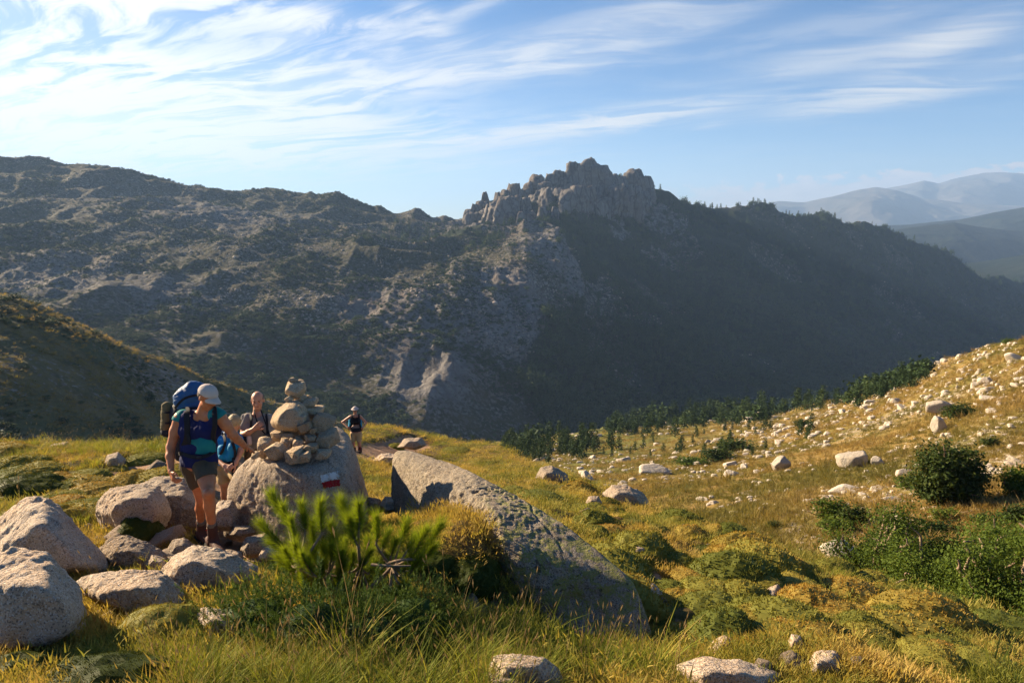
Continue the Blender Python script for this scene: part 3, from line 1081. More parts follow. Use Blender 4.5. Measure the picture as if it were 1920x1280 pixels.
def ray_mesh(V, F, px, py):
    from mathutils.bvhtree import BVHTree
    key = id(V)
    if key not in _bvh:
        _bvh[key] = BVHTree.FromPolygons([tuple(v) for v in V], [tuple(f) for f in F])
    r = Vector(P(px, py, 1.0)).normalized()
    return _bvh[key].ray_cast(Vector((0, 0, 0)), r)


_bvh = {}
WV = V + c


def paint(name, col):
    m, t, out = material(name)
    o_ = t.node('ShaderNodeTexCoord').outputs['Object']
    n = t.noise(o_, 55, 5, 0.7)
    n2 = t.noise(o_, 12, 3, 0.6)
    k = t.ramp(t.m('ADD', n, t.m('MULTIPLY', t.m('SUBTRACT', n2, 0.5), 0.5)), 0.58, 0.66)
    c_ = t.mix(k, t.mix(n2, col, tuple(x * .75 for x in col)), (0.24, 0.18, 0.13))
    principled(t, out, c_, 0.85, n, 0.9, 0.03, 0.15)
    return m


M['white_paint'] = paint('white_paint', (0.74, 0.72, 0.68))
M['red_paint'] = paint('red_paint', (0.38, 0.018, 0.024))


def decal(name, q, mat, nx=26, ny=12, jit=0.8, seed=0):
    """A coat of paint that lies on the boulder: q = four photo points, clockwise from top left."""
    q = np.array(q, float)
    Vs, ok = [], []
    r_ = np.random.default_rng(seed)
    for j in range(ny + 1):
        for i in range(nx + 1):
            u, v = i / nx, j / ny
            p_ = (q[0] * (1 - u) + q[1] * u) * (1 - v) + (q[3] * (1 - u) + q[2] * u) * v
            if i in (0, nx) or j in (0, ny):
                p_ = p_ + r_.normal(0, jit, 2)
            loc, nor, idx, dist = ray_mesh(WV, F, *p_)
            if loc is None:
                loc, nor = Vector(P(*p_, 7.6)), Vector((0, -1, 0))
            if nor.y > 0:
                nor = -nor
            Vs.append(np.array(loc + nor * 0.004))
    Fs = [(j * (nx + 1) + i, (j + 1) * (nx + 1) + i, (j + 1) * (nx + 1) + i + 1, j * (nx + 1) + i + 1) for j in range(ny) for i in range(nx)]
    o = link(name, mesh_data(name, np.array(Vs) - c, Fs, mat), cairn_rock)
    return o


decal('white_mark', [(600, 891), (633.5, 883), (636, 896.5), (603, 903.5)], M['white_paint'], seed=1)
decal('red_mark', [(603, 904.5), (636, 897.5), (638, 909.5), (606, 915.5)], M['red_paint'], seed=2)

# --- the cairn: every stone (cx, cy, w, h in a close-up of the cairn, tilt, depth, label)
def cz(x, y):
    return 480 + x / 4.268, 690 + y / 4.268


CAIRN = [
    (295, 100, 62, 50, 0, 8.30, 'small round stone on the very top of the cairn, its left one'),
    (355, 110, 66, 40, 8, 8.32, 'flat little stone on the very top of the cairn, its right one'),
    (320, 178, 166, 116, -5, 8.30, 'round light stone like a head just under the two topmost pebbles of the cairn'),
    (265, 246, 66, 48, -20, 8.22, 'small stone wedged under the left side of the round top stone'),
    (360, 240, 120, 60, 5, 8.35, 'flat stone wedged under the right side of the round top stone'),
    (436, 275, 116, 66, -12, 8.30, 'reddish flat stone right of the round top stone, resting on a grey slab'),
    (418, 236, 60, 44, 0, 8.4, 'small chip behind the reddish flat stone near the cairn top'),
    (455, 345, 196, 94, 8, 8.35, 'wide grey slab high on the right half of the cairn'),
    (350, 322, 66, 66, 20, 8.12, 'small block resting against the right flank of the largest cairn stone'),
    (356, 415, 100, 116, 8, 8.02, 'tan upright block leaning on the right flank of the largest cairn stone'),
    (402, 466, 120, 76, -22, 7.98, 'tan wedge stone under the upright block in the middle of the cairn'),
    (533, 430, 172, 150, 24, 8.12, 'large rounded stone tilted on the right side of the cairn below the slab'),
    (572, 565, 172, 136, -14, 8.02, 'large speckled rounded stone low on the right end of the cairn'),
    (456, 498, 80, 54, -6, 8.0, 'small dark oval stone in the middle of the cairn'),
    (436, 563, 108, 80, 4, 7.95, 'brown rounded stone in the lower middle of the cairn'),
    (520, 520, 96, 56, 0, 8.2, 'flat stone between the two large rounded stones on the right'),
    (443, 638, 114, 84, 4, 7.82, 'oval speckled stone in the bottom row of the cairn right of the middle'),
    (538, 686, 124, 78, 4, 7.80, 'orange tan oval stone lying at the right end of the bottom row'),
    (391, 712, 104, 78, -10, 7.72, 'small wedge stone in the bottom row between the dark block and the oval stone'),
    (310, 690, 156, 112, -14, 7.74, 'dark angular block in the middle of the bottom row of the cairn'),
    (165, 662, 134, 148, -28, 7.82, 'bright sunlit block leaning in the left part of the bottom row'),
    (230, 590, 82, 52, 6, 7.98, 'small flat stone above the bright leaning block'),
    (345, 606, 92, 70, 8, 7.95, 'small tan stone above the dark angular block'),
    (75, 598, 138, 100, -12, 7.98, 'pale oval stone at the left end of the cairn'),
    (46, 676, 70, 86, 10, 7.9, 'small upright stone under the pale oval stone at the left end'),
    (180, 545, 110, 80, -8, 8.15, 'stone under the left end of the largest cairn stone'),
    (268, 542, 150, 64, 0, 8.15, 'flat stone under the middle of the largest cairn stone'),
    (352, 556, 80, 36, 6, 8.05, 'thin chip under the right end of the largest cairn stone'),
    (292, 586, 48, 56, 0, 8.0, 'tiny stone in the gap above the dark angular block'),
    (92, 682, 36, 54, 0, 7.95, 'tiny stone in the gap left of the bright leaning block'),
    (248, 640, 84, 92, 10, 7.98, 'shaded stone behind the dark angular block of the cairn'),
    (0, 694, 66, 62, 0, 7.75, 'grey stone at the left edge of the boulder, touched by the hiker'),
    (420, 520, 130, 110, 0, 8.4, 'stone deep inside the middle of the cairn behind the dark oval stone'),
    (300, 480, 0, 0, 0, 0, None),
    (500, 610, 120, 90, 0, 8.3, 'stone behind the oval speckled stone of the bottom row'),
    (420, 400, 120, 100, 0, 8.45, 'stone behind the tan upright block, under the wide slab'),
    (150, 600, 120, 90, 0, 8.35, 'stone behind the bright leaning block on the left'),
]
for k, (x, y, w_, h_, tilt, d, lab) in enumerate(CAIRN):
    if lab is None:
        continue
    r_ = np.random.default_rng(100 + k)
    px, py = cz(x, y)
    sx, sz = 1.04 * w_ / 4.268 * d / FPX / 2, 1.04 * h_ / 4.268 * d / FPX / 2
    sy = (sx * 0.75 + sz * 0.35)
    n = r_.normal(size=(13 if k not in (19, 20, 5, 9, 10, 18, 7, 21, 25) else 8, 3))
    n = np.concatenate([n, np.vstack([np.eye(3), -np.eye(3)])])
    n /= np.linalg.norm(n, axis=1, keepdims=True)
    S = np.array([sx, sy, sz])
    H = np.sqrt(((n * S) ** 2).sum(1)) * r_.uniform(0.66, 1.0, len(n))
    D, Fr = ico(5)
    V0 = D * star(D, n, H, 24 if len(n) > 16 else 44)[:, None] * 1.09
    V0 = roughen(V0, sx, 0.06 * sx, 200 + k)
    t = R(-tilt)
    ca, sa = math.cos(t), math.sin(t)
    V0 = V0 @ np.array([[ca, 0, sa], [0, 1, 0], [-sa, 0, ca]])
    put_rock('cairn_stone', (P(px, py, d), V0, Fr), M['granite_cairn'], lab, 'stone', 'stones piled into the cairn')
big = [cz(*q) for q in [(230, 285), (265, 262), (330, 262), (392, 300), (425, 400), (440, 440), (400, 500), (330, 526), (205, 515), (135, 465), (120, 430), (132, 395), (170, 335)]]
put_rock('cairn_stone', outline_rock(big, 8.22, 0.55, front=(-0.05, 0.03), p=12, sub=5, amp=0.03, seed=33), M['granite_cairn'], 'largest stone of the cairn, a fat rounded boulder in its middle', 'stone', 'stones piled into the cairn')

# --- the long lichened boulder on the right of the pine
pts = [P(*q) for q in [(736, 860, 8.8), (744, 846, 8.9), (768, 845, 8.9), (795, 856, 8.7), (857, 872, 8.1), (880, 884, 7.7), (736, 955, 8.5), (770, 960, 8.3), (835, 965, 7.6), (905, 985, 6.7), (944, 1012, 6.25),
                       (926, 955, 6.6), (962, 1100, 6.15), (980, 1160, 6.05), (1050, 1205, 5.85), (1125, 1240, 5.65), (1212, 1235, 5.6), (1217, 1180, 5.8), (1204, 1132, 5.9), (1186, 1089, 6.0), (1137, 1046, 6.2), (1094, 1014, 6.4),
                       (1054, 981, 6.55), (1005, 953, 6.8), (950, 925, 7.1), (911, 904, 7.4)]]
pts += [P(780, 950, 9.6), P(900, 950, 9.0), P(1010, 1000, 8.0), P(1140, 1090, 7.2), P(1205, 1170, 6.6)]
c2, V2, F2 = hull_rock(pts, p=90, sub=7, amp=0.009, seed=8, grow=1.02)
W2 = V2 + c2
n2 = V2 / np.linalg.norm(V2, axis=1, keepdims=True)
dent = P(822, 866, 7.9)
V2 = V2 - n2 * (0.10 * np.exp(-((np.linalg.norm(W2 - dent, axis=1) / 0.24) ** 2)))[:, None]
und = P(1110, 1160, 5.7)
V2 = V2 - n2 * (0.22 * np.exp(-((np.linalg.norm((W2 - und) * np.array([1, 1, 1.4]), axis=1) / 0.30) ** 2)))[:, None]
lit = sstep(P(900, 950, 6.6)[0] + 0.35, P(900, 950, 6.6)[0] - 0.1, W2[:, 0])
q = fbm(W2 / 0.075, 2, seed=91)
V2 = V2 - n2 * (0.06 * sstep(0.05, 0.45, q) * lit * sstep(-0.3, 0.3, fbm(W2 / 0.4, 2, seed=93)) + 0.014 * fbm(W2 / 0.05, 2, kind='billow', seed=92))[:, None]
crk = P(1090, 1075, 6.1)
ed = np.abs((W2 - crk) @ unit_v((.75, .15, .65)) + .05 * fbm(W2 / .3, 3, seed=97))
V2 = V2 - n2 * (0.016 * np.exp(-(ed / 0.008) ** 2))[:, None]
me_ = mesh_data('boulder', V2, F2, M['granite_lichen'], attrs={'lichen': np.clip(1.05 - lit, 0, 1)})
tag(link('boulder', me_, loc=c2), 'long lichen covered boulder sloping down to the right beside the young pine', 'boulder')

BOULDERS = [
    ([(-40, 1000), (10, 962), (40, 940), (62, 935), (88, 938), (125, 963), (160, 1005), (188, 1040), (200, 1066), (150, 1085), (20, 1075), (-40, 1060)], 6.4, 1.2, (0.0, 0.12), 'rounded grey boulder at the left, behind the one with the shaded front'),
    ([(-60, 1045), (0, 1036), (40, 1032), (85, 1040), (112, 1062), (145, 1100), (162, 1140), (155, 1180), (90, 1225), (-60, 1230)], 4.7, 1.0, (0.05, 0.1), 'large boulder with a shaded front in the lower left corner'),
    ([(178, 958), (190, 930), (210, 915), (250, 909), (292, 913), (312, 935), (320, 965), (305, 1000), (200, 1005)], 8.0, .9, (0.0, 0.05), 'rounded boulder with a mossy shrub on its front, left of the hiker in the cap'),
    ([(255, 912), (295, 896), (345, 899), (372, 922), (420, 948), (430, 985), (380, 1000), (290, 990)], 8.9, 1.0, (0.0, 0.1), 'broad pale boulder just behind the legs of the hiker in the cap'),
    ([(188, 1030), (205, 1010), (245, 1005), (280, 1016), (314, 1040), (306, 1068), (240, 1082), (196, 1062)], 6.6, .5, (-.05, 0.15), 'squat flat topped stone below the mossy boulder'),
    ([(310, 1034), (324, 1012), (345, 1007), (366, 1022), (362, 1042), (325, 1050)], 6.9, .3, (0, .1), 'small rounded stone beside the leading boot'),
    ([(303, 1075), (330, 1040), (365, 1025), (420, 1034), (480, 1063), (500, 1092), (470, 1110), (350, 1110)], 6.0, .8, (-0.12, 0.12), 'ridged boulder in front of the boots with a sunlit left facet'),
    ([(138, 1092), (165, 1077), (230, 1074), (290, 1069), (315, 1076), (342, 1102), (362, 1140), (355, 1168), (290, 1165), (190, 1125), (150, 1112)], 5.4, .8, (0, .12), 'long low boulder lying between the corner boulder and the juniper'),
    ([(360, 1150), (388, 1137), (420, 1143), (456, 1172), (470, 1205), (420, 1215), (368, 1190)], 4.75, .4, (0, .1), 'small shaded stone poking from the grass below the juniper'),
    ([(268, 1055), (285, 1040), (308, 1048), (312, 1068), (280, 1075)], 6.4, .25, (0, .1), 'little pointed stone between the squat stone and the ridged boulder'),
    ([(332, 1098), (350, 1086), (395, 1096), (398, 1120), (340, 1120)], 5.75, .3, (0, .1), 'low stone between the ridged boulder and the long low boulder'),
    ([(912, 1256), (930, 1229), (972, 1225), (1022, 1232), (1048, 1262), (1052, 1300), (930, 1300)], 4.05, .4, (0, .1), 'shaded stone at the bottom edge, below the long lichened boulder'),
    ([(898, 1285), (915, 1264), (945, 1259), (1000, 1272), (1020, 1310), (890, 1310)], 3.8, .3, (0, .1), 'pale stone cut off by the bottom edge beside the shaded stone'),
    ([(1272, 1248), (1320, 1232), (1395, 1240), (1462, 1262), (1470, 1300), (1300, 1310)], 5.2, .6, (0, .1), 'flat slab half in shadow at the bottom edge, right of the long boulder'),
    ([(1330, 1222), (1338, 1199), (1358, 1192), (1378, 1200), (1388, 1228), (1360, 1238)], 6.0, .3, (0, .1), 'small round grey stone above the flat slab at the bottom'),
    ([(1196, 1120), (1202, 1094), (1226, 1092), (1243, 1110), (1240, 1142), (1205, 1145)], 7.2, .4, (0, .1), 'rounded stone against the right flank of the long lichened boulder'),
    ([(1178, 1030), (1188, 1012), (1210, 1014), (1230, 1035), (1234, 1060), (1190, 1062)], 9.6, .5, (0, .1), 'tall grey stone among the cushions, above the long boulder'),
    ([(1130, 925), (1148, 909), (1175, 910), (1205, 922), (1218, 945), (1180, 955), (1135, 945)], 15.0, .9, (0, .1), 'broad pale boulder on the crest in front of the meadow'),
    ([(1003, 895), (1015, 876), (1035, 874), (1060, 888), (1070, 908), (1030, 912)], 17.5, .9, (0, .1), 'dark backed boulder on the grassy crest, left of the meadow'),
    ([(1096, 945), (1104, 931), (1122, 930), (1132, 948), (1110, 955)], 13, .3, (0, .1), 'small white stone left of the broad crest boulder'),
    ([(1424, 1140), (1440, 1105), (1458, 1096), (1476, 1120), (1480, 1146), (1440, 1155)], 8.8, .5, (-.1, .1), 'white streaked stone half hidden under a rusty cushion'),
    ([(1476, 1212), (1484, 1188), (1500, 1192), (1508, 1216), (1490, 1225)], 7.2, .25, (0, .1), 'small pink stone low on the right'),
    ([(1505, 1255), (1530, 1222), (1565, 1222), (1590, 1250), (1580, 1275), (1520, 1275)], 6.6, .4, (0, .1), 'buried stone at the bottom right under a cushion'),
    ([(1520, 1178), (1570, 1170), (1600, 1182), (1590, 1192), (1530, 1190)], 7.8, .2, (0, .1), 'flat pale stone in the turf at the lower right'),
    ([(690, 842), (700, 820), (722, 818), (735, 838), (728, 850), (700, 852)], 25, .9, (0, .1), 'pale boulder right behind the far hiker'),
    ([(640, 850), (650, 818), (668, 815), (690, 838), (695, 856), (660, 860)], 26, 1.0, (0, .1), 'shaded boulder behind the legs of the far hiker'),
    ([(745, 838), (760, 822), (790, 820), (800, 834), (780, 842)], 23, .7, (0, .1), 'low pale boulder on the crest right of the far hiker'),
    ([(700, 862), (715, 850), (745, 852), (752, 868), (715, 872)], 19, .6, (0, .1), 'pale stone on the path below the far hiker'),
    ([(193, 870), (200, 852), (222, 848), (236, 862), (232, 878), (205, 880)], 12.5, .4, (0, .1), 'weathered stone set in the soil of the left bank'),
    ([(78, 842), (95, 832), (125, 828), (135, 836), (110, 844)], 14.0, .5, (0, .1), 'flat pale stone on the skyline of the left bank'),
    ([(712, 948), (722, 930), (742, 932), (748, 955), (725, 962)], 8.6, .3, (0, .1), 'brown stone in the gap between cairn boulder and long boulder'),
    ([(680, 955), (690, 932), (712, 935), (722, 958), (695, 965)], 8.8, .3, (0, .1), 'small brown stone against the right foot of the cairn boulder'),
    ([(388, 992), (396, 955), (412, 938), (436, 938), (448, 958), (448, 995)], 7.85, .35, (0, .05), 'pale stone hiding the shins of the bending woman'),
    ([(1048, 1120), (1052, 1110), (1066, 1108), (1072, 1120)], 5.6, .1, (0, .1), None),
    ([(452, 1030), (462, 1008), (500, 998), (512, 1020), (496, 1042), (462, 1045)], 7.0, .35, (-.1, .1), 'sunlit flat path stone at the foot of the cairn boulder'),
    ([(484, 1046), (495, 1026), (528, 1022), (540, 1042), (520, 1058)], 6.7, .3, (0, .1), 'path stone under the left branches of the young pine'),
    ([(428, 1002), (440, 986), (470, 984), (478, 998), (450, 1008)], 7.6, .25, (0, .1), 'thin path slab behind the leading boot'),
    ([(412, 1048), (425, 1030), (452, 1034), (458, 1050), (432, 1058)], 6.75, .2, (0, .1), 'path stone just in front of the boots'),
]
for k, (poly, d, t, fr, lab) in enumerate(BOULDERS):
    if lab is None:
        continue
    if min(q[0] for q in poly) > 850 and d < 12:
        g = on_ground((poly[0][0] + poly[-1][0]) / 2, max(q[1] for q in poly) - 8)
        if g is not None:
            d = float(g @ np.array((0, CP, -SP))) + .3 * t
    small = (max(q[0] for q in poly) - min(q[0] for q in poly)) < 70
    put_rock('boulder' if not small else 'stone', outline_rock(poly, d, t, front=fr, p=14, sub=5 if small else (6 if k in (0, 1, 2, 3, 4, 6, 7) else 5), amp=0.055, seed=300 + k), M['granite'], lab, 'boulder' if not small else 'stone')

# --- loose stones on path and turf, and the stones of the hillside
LOOSE = []
for k in range(8):
    r_ = np.random.default_rng(500 + k)
    n = r_.normal(size=(12, 3))
    n /= np.linalg.norm(n, axis=1, keepdims=True)
    S = np.array([1.0, r_.uniform(.55, .85), r_.uniform(.38, .62)])
    H = np.sqrt(((n * S) ** 2).sum(1)) * r_.uniform(0.55, 0.95, 12)
    D, Fr = ico(4)
    n = np.concatenate([n, np.vstack([np.eye(3), -np.eye(3)])])
    H = np.concatenate([H, S, S])
    V0 = roughen(D * star(D, n, H, 60)[:, None] * 1.15, 1.0, 0.045, 520 + k)
    LOOSE.append((V0, Fr))
LM_near = [mesh_data('stone', v, f, M['granite']) for v, f in LOOSE]
LM_far = [mesh_data('slope_stone', v, f, M['granite_far']) for v, f in LOOSE]


def loose(name, me, loc, s, rz, tilt=(0, 0)):
    o = link(name, me, loc=loc)
    o.scale = s
    o.rotation_euler = (tilt[0], tilt[1], rz)
    return o


r_ = np.random.default_rng(61)
n_small = 0
path_objs, turf_objs = [], []
tries = 0
while n_small < 120 and tries < 2000:
    tries += 1
    roll = r_.random()
    if roll < 0.35:
        px, py = r_.uniform(160, 520), r_.uniform(985, 1120)
    elif roll < 0.65:
        px, py, _r = PATHPX[r_.integers(len(PATHPX))] if r_.random() < 0.7 else SOILPX[r_.integers(len(SOILPX))]
        px, py = px + r_.normal(0, 28), py + r_.normal(0, 10)
    else:
        px, py = r_.uniform(950, 1750), r_.uniform(900, 1270)
    g = on_ground(px, py)
    if g is None or g[1] > 26:
        continue
    s = float(np.clip(r_.lognormal(-2.75 + (.45 if roll < .35 else 0), 0.5), 0.03, 0.22))
    o = loose('stone', LM_near[r_.integers(8)], g + np.array([0, 0, 0.2 * s]), (s, s, s), r_.uniform(0, 6.28), r_.normal(0, .2, 2))
    (path_objs if px < 900 else turf_objs).append(o)
    n_small += 1

TURF_MARKS = [('long lichened boulder', 1090, 1060), ('flat slab at the bottom', 1370, 1265), ('small round grey stone', 1358, 1215), ('tall grey stone', 1206, 1036), ('white streaked stone', 1455, 1125), ('broad pale crest boulder', 1175, 930), ('flat pale turf stone', 1560, 1180), ('green thicket', 1700, 1120), ('buried bottom stone', 1545, 1250)]
PATH_MARKS = [('boots of the capped hiker', 398, 1015), ('ridged boulder', 400, 1060), ('cairn boulder', 560, 920), ('far hiker', 670, 848), ('mossy boulder', 250, 960), ('young pine', 650, 1020), ('long lichened boulder', 760, 900)]
label_by_landmark(path_objs, PATH_MARKS, 'small loose stone on bare soil', 'stone', 'loose stones on the path')
label_by_landmark(turf_objs, TURF_MARKS, 'small loose stone in the turf', 'stone', 'loose stones in the turf')

# named stones of the hillside: (px0, py0, px1, py1, tilt, label)
NAMED = [
    (1733, 746, 1786, 776, -18, 'long pale slab tilted on the hillside, above a standing stone'),
    (1742, 777, 1772, 812, -45, 'upright pale stone below the long tilted slab on the hillside'),
    (1580, 846, 1620, 878, -14, 'big white block in the middle of the sunny hillside'),
    (1444, 855, 1478, 882, -20, 'white block lower left of the big white block on the hillside'),
    (1630, 855, 1655, 872, -10, 'pale stone just right of the big white block'),
    (1836, 705, 1862, 722, 0, 'pale block high on the right of the hillside, near the frame edge'),
    (1358, 878, 1382, 894, 0, 'round dark stone at the foot of the hillside by the meadow'),
    (1840, 1005, 1870, 1045, -30, 'pale rock rib behind the green thicket'),
    (1888, 1045, 1935, 1098, 10, 'pale boulder at the right edge beside the green thicket'),
]
for k, (x0, y0, x1, y1, tilt, lab) in enumerate(NAMED):
    g = hit(hill_z, (x0 + x1) / 2, y1, 12, 900)
    if g is None:
        continue
    d = float(g @ np.array((0, CP, -SP)))
    w_, h_ = (x1 - x0) * d / FPX, (y1 - y0) * d / FPX
    o = loose('slope_stone', LM_far[k % 8], g + np.array([0, 0, 0.42 * h_]), (w_ * .56, w_ * .5, h_ * .5 / (np.ptp(LOOSE[k % 8][0][:, 2]) / 2)), 0.0, (0.0, R(tilt)))
    tag(o, lab, 'rock')
r_ = np.random.default_rng(77)
rocks = []
while len(rocks) < 5200:
    m = 4000
    a = r_.uniform(0.02, 0.98, m)
    ly = r_.uniform(math.log(18), math.log(560), m)
    y = np.exp(ly)
    x = a * y
    keep = (y < np.interp(a, SLOPE_END[:, 0], SLOPE_END[:, 1]) * 1.0) & (y > 20 + 60 * np.maximum(0, 0.5 - a))
    dn = fbm(xy3(x, y, 24.0), 3, seed=79) + 0.35 * sstep(40, 110, y) - 0.25 + 0.25 * sstep(.25, .6, a)
    keep &= r_.uniform(-0.25, 0.75, m) < dn * 1.15 + .04
    for i in np.nonzero(keep)[0]:
        s = float(np.clip(r_.lognormal(-1.8 + 0.5 * math.log(y[i] / 60), 0.62), 0.06, 1.9))
        rocks.append((x[i], y[i], s))
rocks = rocks[:5200]
zr = hill_z(np.array([q[0] for q in rocks]), np.array([q[1] for q in rocks]))
order = sorted(range(len(rocks)), key=lambda i: -rocks[i][2] / rocks[i][1])
slope_objs = []
allV, allF, nv = [], [], 0
D2, F2_ = ico(2)
for rank, i in enumerate(order):
    x, y, s = rocks[i]
    sc_ = (s * r_.uniform(.9, 1.4), s * r_.uniform(.7, 1.0), s * r_.uniform(.6, 1.1))
    loc = np.array((x, y, zr[i] + 0.04 * s))
    if rank < 285:
        o = loose('slope_stone', LM_far[i % 8], loc, sc_, r_.uniform(0, 6.28), r_.normal(0, .25, 2))
        slope_objs.append(o)
    else:
        n_ = r_.normal(size=(7, 3))
        n_ /= np.linalg.norm(n_, axis=1, keepdims=True)
        n_ = np.concatenate([n_, np.vstack([np.eye(3), -np.eye(3)])])
        v = D2 * star(D2, n_, r_.uniform(.75, 1.0, len(n_)), 20)[:, None] * np.array(sc_)
        allV.append(v + loc)
        allF.append(F2_ + nv)
        nv += len(v)
label_by_landmark(slope_objs, [('big white block', 1600, 862), ('long tilted slab', 1760, 760), ('large round tree', 1778, 890), ('green thicket', 1750, 1100), ('pale block by the frame edge', 1849, 713), ('round dark stone by the meadow', 1370, 886),
                               ('bare soil scar', 1670, 930), ('scrubby thicket on the meadow edge', 1345, 855), ('small skyline bush', 1890, 635), ('broad pale crest boulder', 1175, 930), ('two dark bushes low on the slope', 1575, 965), ('dark bush near the skyline', 1505, 790)],
                  'pale hillside stone', 'rock', 'pale stones on the sunny hillside')
tag(obj_w('hillside_stones', np.concatenate(allV), np.concatenate(allF), M['granite_far'], smooth=False), kind='stuff')

# --- the jagged granite towers on the summit
TOW = []
r_ = np.random.default_rng(91)


def towers(line, n, wr, hr, dj=60):
    L = np.array(line, float)
    for k in range(n):
        u = (k + r_.uniform(-.4, .4)) / n * (len(L) - 1)
        i = int(np.clip(u, 0, len(L) - 2))
        q = L[i] + (L[i + 1] - L[i]) * np.clip(u - i, 0, 1)
        TOW.append((q[0], q[1], q[2] + r_.uniform(-dj, dj), r_.uniform(*wr), r_.uniform(*hr)))


# (px, top py, depth, width px, height px)
TOW += [(1098, 301, 1905, 42, 80), (1080, 312, 1890, 34, 80), (1122, 309, 1915, 44, 75), (1132, 322, 1900, 26, 60), (1070, 326, 1880, 30, 70), (1108, 300, 1925, 22, 70),
        (1191, 321, 1985, 34, 60), (1206, 328, 1990, 28, 60), (1178, 330, 1970, 26, 50), (1154, 325, 1940, 18, 45), (1166, 333, 1950, 22, 45), (1214, 345, 1990, 22, 50),
        (1045, 319, 1880, 22, 50), (1032, 330, 1870, 22, 45), (1056, 335, 1870, 24, 50), (1008, 327, 1860, 26, 50), (990, 345, 1850, 26, 50), (1022, 340, 1850, 26, 50),
        (962, 348, 1840, 24, 50), (948, 358, 1830, 22, 50), (932, 363, 1820, 18, 45), (911, 363, 1815, 14, 48), (900, 376, 1805, 18, 40), (890, 382, 1800, 14, 36), (878, 392, 1795, 14, 28), (920, 378, 1810, 22, 40), (975, 352, 1840, 20, 44)]
towers([(885, 400, 1720), (960, 372, 1720), (1030, 356, 1760), (1090, 352, 1800), (1160, 350, 1860), (1215, 362, 1900)], 26, (16, 34), (40, 75))
towers([(895, 418, 1660), (950, 402, 1640), (1000, 395, 1650), (1050, 385, 1700)], 12, (14, 30), (34, 60), 50)
towers([(1100, 372, 1790), (1150, 372, 1830), (1205, 372, 1900)], 7, (12, 22), (30, 50), 30)
allV, allF, nv = [], [], 0
for k, (px, py, d, w_, h_) in enumerate(TOW):
    D, Fr = ico(4)
    hw, hh = w_ * d / FPX / 2 * 1.1, h_ * d / FPX / 2
    n_ = r_.normal(size=(12, 3)) * np.array([1, 1, .35])
    n_ /= np.linalg.norm(n_, axis=1, keepdims=True)
    n_ = np.concatenate([n_, np.vstack([np.eye(3), -np.eye(3)])])
    S = np.array([hw, hw * r_.uniform(.9, 1.4), hh])
    H = np.sqrt(((n_ * S) ** 2).sum(1)) * r_.uniform(.7, 1.05, len(n_))
    v = D * star(D, n_, H, 22)[:, None] * 1.05
    v[:, :2] *= (1.0 + 0.45 * sstep(0.4, -1.0, v[:, 2] / hh) - r_.uniform(0, .45) * sstep(0.2, 1.0, v[:, 2] / hh))[:, None]
    cw = P(px, py + h_ / 2, d)
    dn = v / np.linalg.norm(v, axis=1, keepdims=True)
    pq = (v + cw) * np.array([1, 1, .45])
    v = v + dn * (hw * (0.30 * fbm(pq / (hw * .7), 4, kind='ridge', seed=95) + 0.16 * fbm(pq / (hw * .22), 3, kind='ridge', seed=96)))[:, None]
    allV.append(v + cw)
    allF.append(Fr + nv)
    nv += len(v)
V = np.concatenate(allV)
tag(obj_w('mountain_cliffs', V, np.concatenate(allF), M['mountain'], attrs={'wood': np.full(len(V), -0.4), 'cliff': np.ones(len(V))}), kind='structure')
# ------------------------------------------------------------------ people: smooth bodies from blended rounded limbs
def surface_nets(f, o, h):
    s = f < 0
    c = np.zeros(tuple(n - 1 for n in f.shape), np.int8)
    for i in (0, 1):
        for j in (0, 1):
            for k in (0, 1):
                c += s[i:f.shape[0] - 1 + i, j:f.shape[1] - 1 + j, k:f.shape[2] - 1 + k]
    act = (c > 0) & (c < 8)
    I, J, K = np.nonzero(act)
    idx = np.full(act.shape, -1, np.int64)
    idx[I, J, K] = np.arange(len(I))
    acc = np.zeros((len(I), 3))
    cnt = np.zeros(len(I))
    cs = [(a, b, d) for a in (0, 1) for b in (0, 1) for d in (0, 1)]
    for p in cs:
        for ax in range(3):
            if p[ax]:
                continue
            q = list(p)
            q[ax] = 1
            fa = f[I + p[0], J + p[1], K + p[2]]
            fb = f[I + q[0], J + q[1], K + q[2]]
            m = (fa < 0) != (fb < 0)
            t = np.where(m, fa / np.where(m, fa - fb, 1), 0)
            pos = np.tile(np.array(p, float), (len(I), 1))
            pos[:, ax] += t
            acc[m] += pos[m]
            cnt[m] += 1
    V = o + h * (np.stack([I, J, K], 1) + acc / cnt[:, None])
    Fs = []
    for ax in range(3):
        s0 = [slice(None)] * 3
        s1 = [slice(None)] * 3
        s0[ax] = slice(0, -1)
        s1[ax] = slice(1, None)
        b, d = [q for q in range(3) if q != ax]
        for q in (b, d):
            s0[q] = s1[q] = slice(1, -1)
        A, B = s[tuple(s0)], s[tuple(s1)]
        for flip, m in ((False, A & ~B), (True, ~A & B)):
            g = np.array(np.nonzero(m))
            if not g.size:
                continue
            g[b] += 1
            g[d] += 1

            def cell(db, dd):
                q = g.copy()
                q[b] -= db
                q[d] -= dd
                return idx[q[0], q[1], q[2]]
            quad = np.stack([cell(1, 1), cell(0, 1), cell(0, 0), cell(1, 0)], 1)
            if flip != (ax == 1):
                quad = quad[:, ::-1]
            Fs.append(quad)
    Fq = np.concatenate(Fs)
    return V, Fq[(Fq >= 0).all(1)]


def A3(v):
    return np.asarray(v, float)


